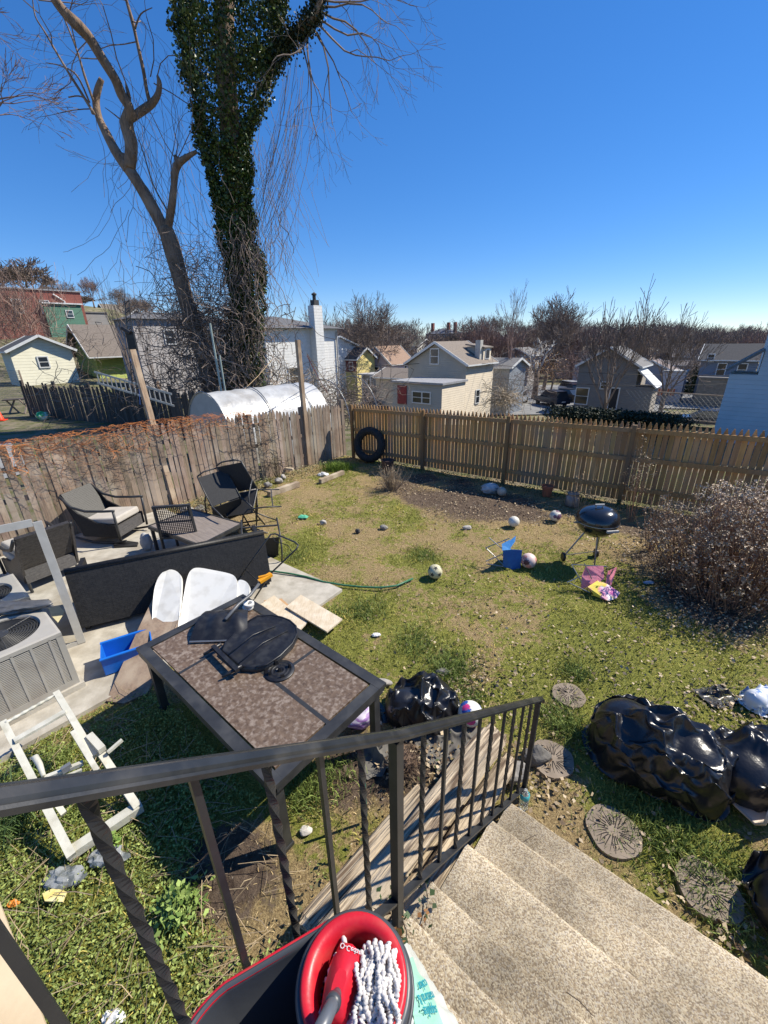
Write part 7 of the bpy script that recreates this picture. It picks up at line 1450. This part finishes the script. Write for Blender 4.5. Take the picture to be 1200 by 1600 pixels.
rnd = random.Random(3); first = [True]*3
for i in range(112):
    px = 235+i*12+rnd.uniform(-6, 6) if i < 78 else rnd.uniform(120, 240) if i < 84 else rnd.uniform(960, 1230); Y = rnd.choice((85, 110, 140, 180))*rnd.uniform(.85, 1.15)
    top = 517+rnd.uniform(-16, 10)+(2 if px > 930 else 0)+(-8 if 480 < px < 560 or 740 < px < 900 else 0); 
    if 640 < px < 716: top = 526; Y = 100
    loc, H = place(px, top, Y); H = max(4.5, min(H, 16)); k = i % 3; loc.z = loc.z if H < 16 else V(px, top, Y).z-16
    if first[k]: o = protos[k]; first[k] = False; o.location = loc; o.scale = (H/9*1.3, H/9*1.3, H/9); o.rotation_euler = (0, 0, rnd.uniform(0, 6))
    else: dup(protos[k], loc, rnd.uniform(0, 6.3), scale=(H/9*1.3, H/9*1.3, H/9))
thicket('brush', 'reddish brown thicket behind the dark cars', lambda: V(random.gauss(895, 28), random.uniform(555, 600), random.uniform(62, 72)), 520, twigr, .016, 7, .4, up=.5)
thicket('brush', 'dark undergrowth along the slope behind the tan house', lambda: V(random.uniform(755, 850), random.uniform(575, 625), random.uniform(40, 58)), 420, twigm, .012, 8, .4)
thicket('brush', 'dry tan brush just over the back fence right of the tan house', lambda: V(random.gauss(788, 9), random.uniform(612, 632), random.uniform(30, 34)), 220, M('tan_stems', (.35, .27, .18)), .014, 6, .3)
thicket('brush', 'distant brown wood on the ridge below the mansion', lambda: V(random.uniform(470, 900), random.uniform(530, 556), random.uniform(88, 125)), 1200, twigm, .022, 5, .7, up=.7)
thicket('brush', 'brown undergrowth left of the slate blue house', lambda: V(random.uniform(1060, 1150), random.uniform(560, 600), random.uniform(55, 75)), 500, twigm, .016, 7, .5, up=.5)
for i, px in enumerate((1090, 1101, 1112)):
    loc, H = place(px, 568+i*2, 60); mb = MB(); t = thing('evergreen_shrub', 'dark conical evergreen in the row left of the slate blue house', 'shrub', loc, 0, 'dark evergreens in a row'); n = 1200; z = rng.random(n); a = rng.uniform(0, 6.28, n); r_ = (1-z)**.7*.9*rng.uniform(.5, 1, n); mb.tube([loc, loc+Vector((0, 0, H*.9))], .08, 5); mb.build('trunk', bark, t)
    leaves('crown', np.stack([np.cos(a)*r_, np.sin(a)*r_, z*H], 1), .28, gcols(n, (.015, .03, .012), (.04, .06, .025)), parent=t)
# dark green hedge line just past the fence on the right
hg0, hg1 = V(872, 636, 16), V(1062, 650, 13.8); n = 12000; s_ = rng.random(n); P_ = np.array([tuple(hg0.lerp(hg1, k)) for k in s_]); zt_h = P_[:, 2].copy(); zl = terr(hg0.x, hg0.y)-.3
P_[:, 0] += rng.normal(0, .3, n); P_[:, 1] += rng.normal(0, .3, n); P_[:, 2] = zl+(zt_h-zl)*rng.random(n)**.35+rng.normal(0, .03, n); hg0.z = zl
leaves('hedge', P_, .09, gcols(n, (.012, .022, .010), (.03, .045, .02)), loc=tuple(hg0), label='dark clipped hedge just beyond the right part of the back fence', cat='hedge')
# ================================================================ CARS
def car(label, px, py, Y, yaw, col, kind='sedan', group='cars parked in the lot below'):
    p = V(px, py, Y); loc = Vector((p.x, p.y, terr(p.x, p.y)+.12)); t = thing('parked_car', label, 'car', loc, yaw, group); mw = MW[t.name]
    def T(x, y, z): return mw@Vector((x, y, z))
    suv = kind == 'suv'; H1, H2 = (.95, 1.7) if suv else (.85, 1.42); paint = M('car_paint_%d' % int(col[0]*1000+col[2]*100), col, tuple(x*.9 for x in col), 3, rough=.3, coat=.6); bm = bmesh.new()
    prof = [(-2.2, .35), (-2.25, .6), (-2.1, H1-.05), (-1.2, H1+.03), (1.35, H1+.05), (2.1, H1), (2.2, .6), (2.15, .35)]
    mb = MB(); m_ = len(prof); vs = []
    for y, k in ((-.88, .96), (-.9, 1), (.9, 1), (.88, .96)): vs += [T(x*k if abs(y) < .9 else x, y, z) for x, z in prof]
    fs = [tuple(range(m_))[::-1], tuple(3*m_+i for i in range(m_))]
    for r_ in range(3): fs += [(r_*m_+i, r_*m_+(i+1) % m_, (r_+1)*m_+(i+1) % m_, (r_+1)*m_+i) for i in range(m_)]
    mb.add(vs, fs); body = mb.build('body', paint, t)
    cab = [(-1.25, H1), (-.55, H2-.03), (.9 if not suv else 1.7, H2-.03), (1.6 if not suv else 2.1, H1)]; mb = MB(); vs = [T(x, y*(1 if z < H2-.1 else .82), z) for y in (-.80, .80) for x, z in cab]; mb.add(vs, [(3, 2, 1, 0), (4, 5, 6, 7), (0, 1, 5, 4), (1, 2, 6, 5), (2, 3, 7, 6), (3, 0, 4, 7)]); mb.build('windows', pane, t)
    mb = MB(); mb.box(T((cab[1][0]+cab[2][0])/2, 0, H2), (cab[2][0]-cab[1][0]+.1, 1.34, .05), yaw); mb.build('roof', paint, t)
    for x in (-1.4, 1.35):
        for y in (-.82, .82): mb = MB(); mb.lathe([(.001, -.1), (.2, -.1), (.33, -.09), (.33, .09), (.2, .1), (.001, .1)], 16, T(x, y, .33), rot=Matrix.Rotation(yaw, 3, 'Z')@Matrix.Rotation(R(90), 3, 'X')); mb.build('wheel', rub, t)
    for y in (-.62, .62): mb = MB(); mb.box(T(-2.2, y, .68), (.06, .32, .14), yaw); mb.build('headlight', M('headlight_glass', (.7, .7, .68), rough=.15), t)
    mb = MB(); mb.box(T(2.2, 0, .62), (.04, .5, .12), yaw); mb.build('number_plate', trimw, t)
    return t
car('silver sedan at the left of the parking lot', 809, 622, 52, R(60), (.42, .46, .52)); car('black car seen from behind next to the dark cluster', 862, 622, 50, R(-75), (.02, .025, .04), 'suv')
car('dark car beside the black one, in front of the thicket', 884, 616, 54, R(-60), (.03, .03, .03)); car('white topped car behind the dark cars', 895, 606, 60, R(100), (.6, .6, .6), 'suv'); car('second dark suv nearest the grey gabled house', 900, 614, 56, R(80), (.05, .02, .02), 'suv')
car('white car on the side street right of the open bare tree', 1082, 598, 62, R(120), (.6, .62, .64), group='cars on the side street'); car('dark blue car parked below the lattice fence', 1111, 632, 36, R(-30), (.015, .025, .06), group='cars on the side street'); car('blue car seen over the fence by the white porch', 577, 618, 46, R(20), (.04, .07, .14), group='cars on the side street')
# lattice fence, orange barrier, wires
t = thing('lattice_fence', 'grey diamond lattice fence on the slope at the right', 'fence', V(1015, 650, 32)); a, b = V(1012, 650, 34), V(1150, 652, 30); zt_ = V(1080, 616, 32).z; zb_ = zt_-1.9; mb = MB(); L_ = (b-a).length; n = int(L_/.33)
d_ = (b-a).normalized(); 
for k in range(-6, n):
    for s_ in (1, -1):
        p0 = a+d_*(k*.33+(0 if s_ > 0 else 1.9)); p1 = p0+d_*(1.9*s_)
        p0.z, p1.z = zb_, zt_; mb.bar(p0, p1, .03, .035)
mb.build('lattice', M('grey_mesh', (.28, .26, .23)), t); mb = MB()
for z in (zb_, zt_): mb.bar(Vector((a.x, a.y, z)), Vector((b.x, b.y, z)), .08, .08)
mb.build('rails', oldwood, t)
t = thing('road_barrier', 'row of orange and white barrier mesh by the side street', 'barrier', V(1020, 612, 48)); mb = MB(); a, b = V(1018, 612, 50), V(1055, 613, 50); n = 16
for k in range(n): mb.box(a.lerp(b, k/n), (.16, .05, .8), 0, tint=(1, 1, 1) if k % 2 else (1.3, 3, 6))
mb.build('panel', M('barrier_orange', (.65, .16, .05), rough=.6), t); mb = MB(); mb.bar(a+Vector((0, 0, .45)), b+Vector((0, 0, .45)), .06, .06); mb.build('rail', trimw, t)
wm = M('wire_black', (.02, .02, .02))
for i, (a, b_, Y0, Y1, l) in enumerate((((700, 562), (1200, 586), 40, 36, 'upper of the two black overhead wires on the right'), ((760, 590), (1200, 597), 42, 38, 'lower of the two black overhead wires on the right'), ((480, 566), (720, 560), 45, 40, 'thin wire above the yellow house'))):
    p, q = V(*a, Y0), V(*b_, Y1); mb = MB(); mb.tube([p.lerp(q, k/12)-Vector((0, 0, .5*math.sin(math.pi*k/12))) for k in range(13)], .018, 4); tag(mb.build('overhead_wire', wm, loc=p), l, 'wire')
for px, pt_, Y, l in ((862, 575, 64, 'wooden utility pole behind the dark cars'), (1110, 548, 58, 'leaning utility pole on the side street')):
    p = V(px, 600, Y); zt_ = V(px, pt_, Y).z; p.z = terr(p.x, p.y); t = thing('utility_pole', l, 'pole', p); mb = MB(); mb.tube([p, Vector((p.x+.3, p.y, zt_))], [.15, .1], 8); mb.build('shaft', bark, t); mb = MB(); mb.bar(Vector((p.x-.7, p.y, zt_-.5)), Vector((p.x+1.1, p.y, zt_-.5)), .1, .1); mb.build('crossarm', bark, t)
# far left tree branches entering the frame, standing outside the photo's left edge
loc = V(-230, 500, 26); loc.z = terr(loc.x, loc.y); t = thing('overhanging_tree', 'bare tree outside the left edge whose fine branches reach into the sky', 'tree', loc); mb = MB(); top = V(-200, 230, 26); mb.tube([loc, loc.lerp(top, .5), top], [.4, .33, .25], 10); mb.build('trunk', bark, t, True); mb = MB(); rnd = random.Random(8)
for (a, b_) in (((-150, 200), (40, 120)), ((-160, 180), (20, 80)), ((-140, 220), (60, 150)), ((-160, 150), (-10, 60)), ((-140, 230), (30, 185))):
    p, q = V(*a, 26), V(*b_, 26); d = (q-p).normalized(); mb.tube([top, p], [.2, .12], 6); mb.tube([p, p.lerp(q, .35)], [.12, .07], 6); grow(mb, p.lerp(q, .35), d, (q-p).length*.3, .07, 6, rnd, .5, .0, 2, .72, .15, .008)
mb.build('branches', twigr, t)
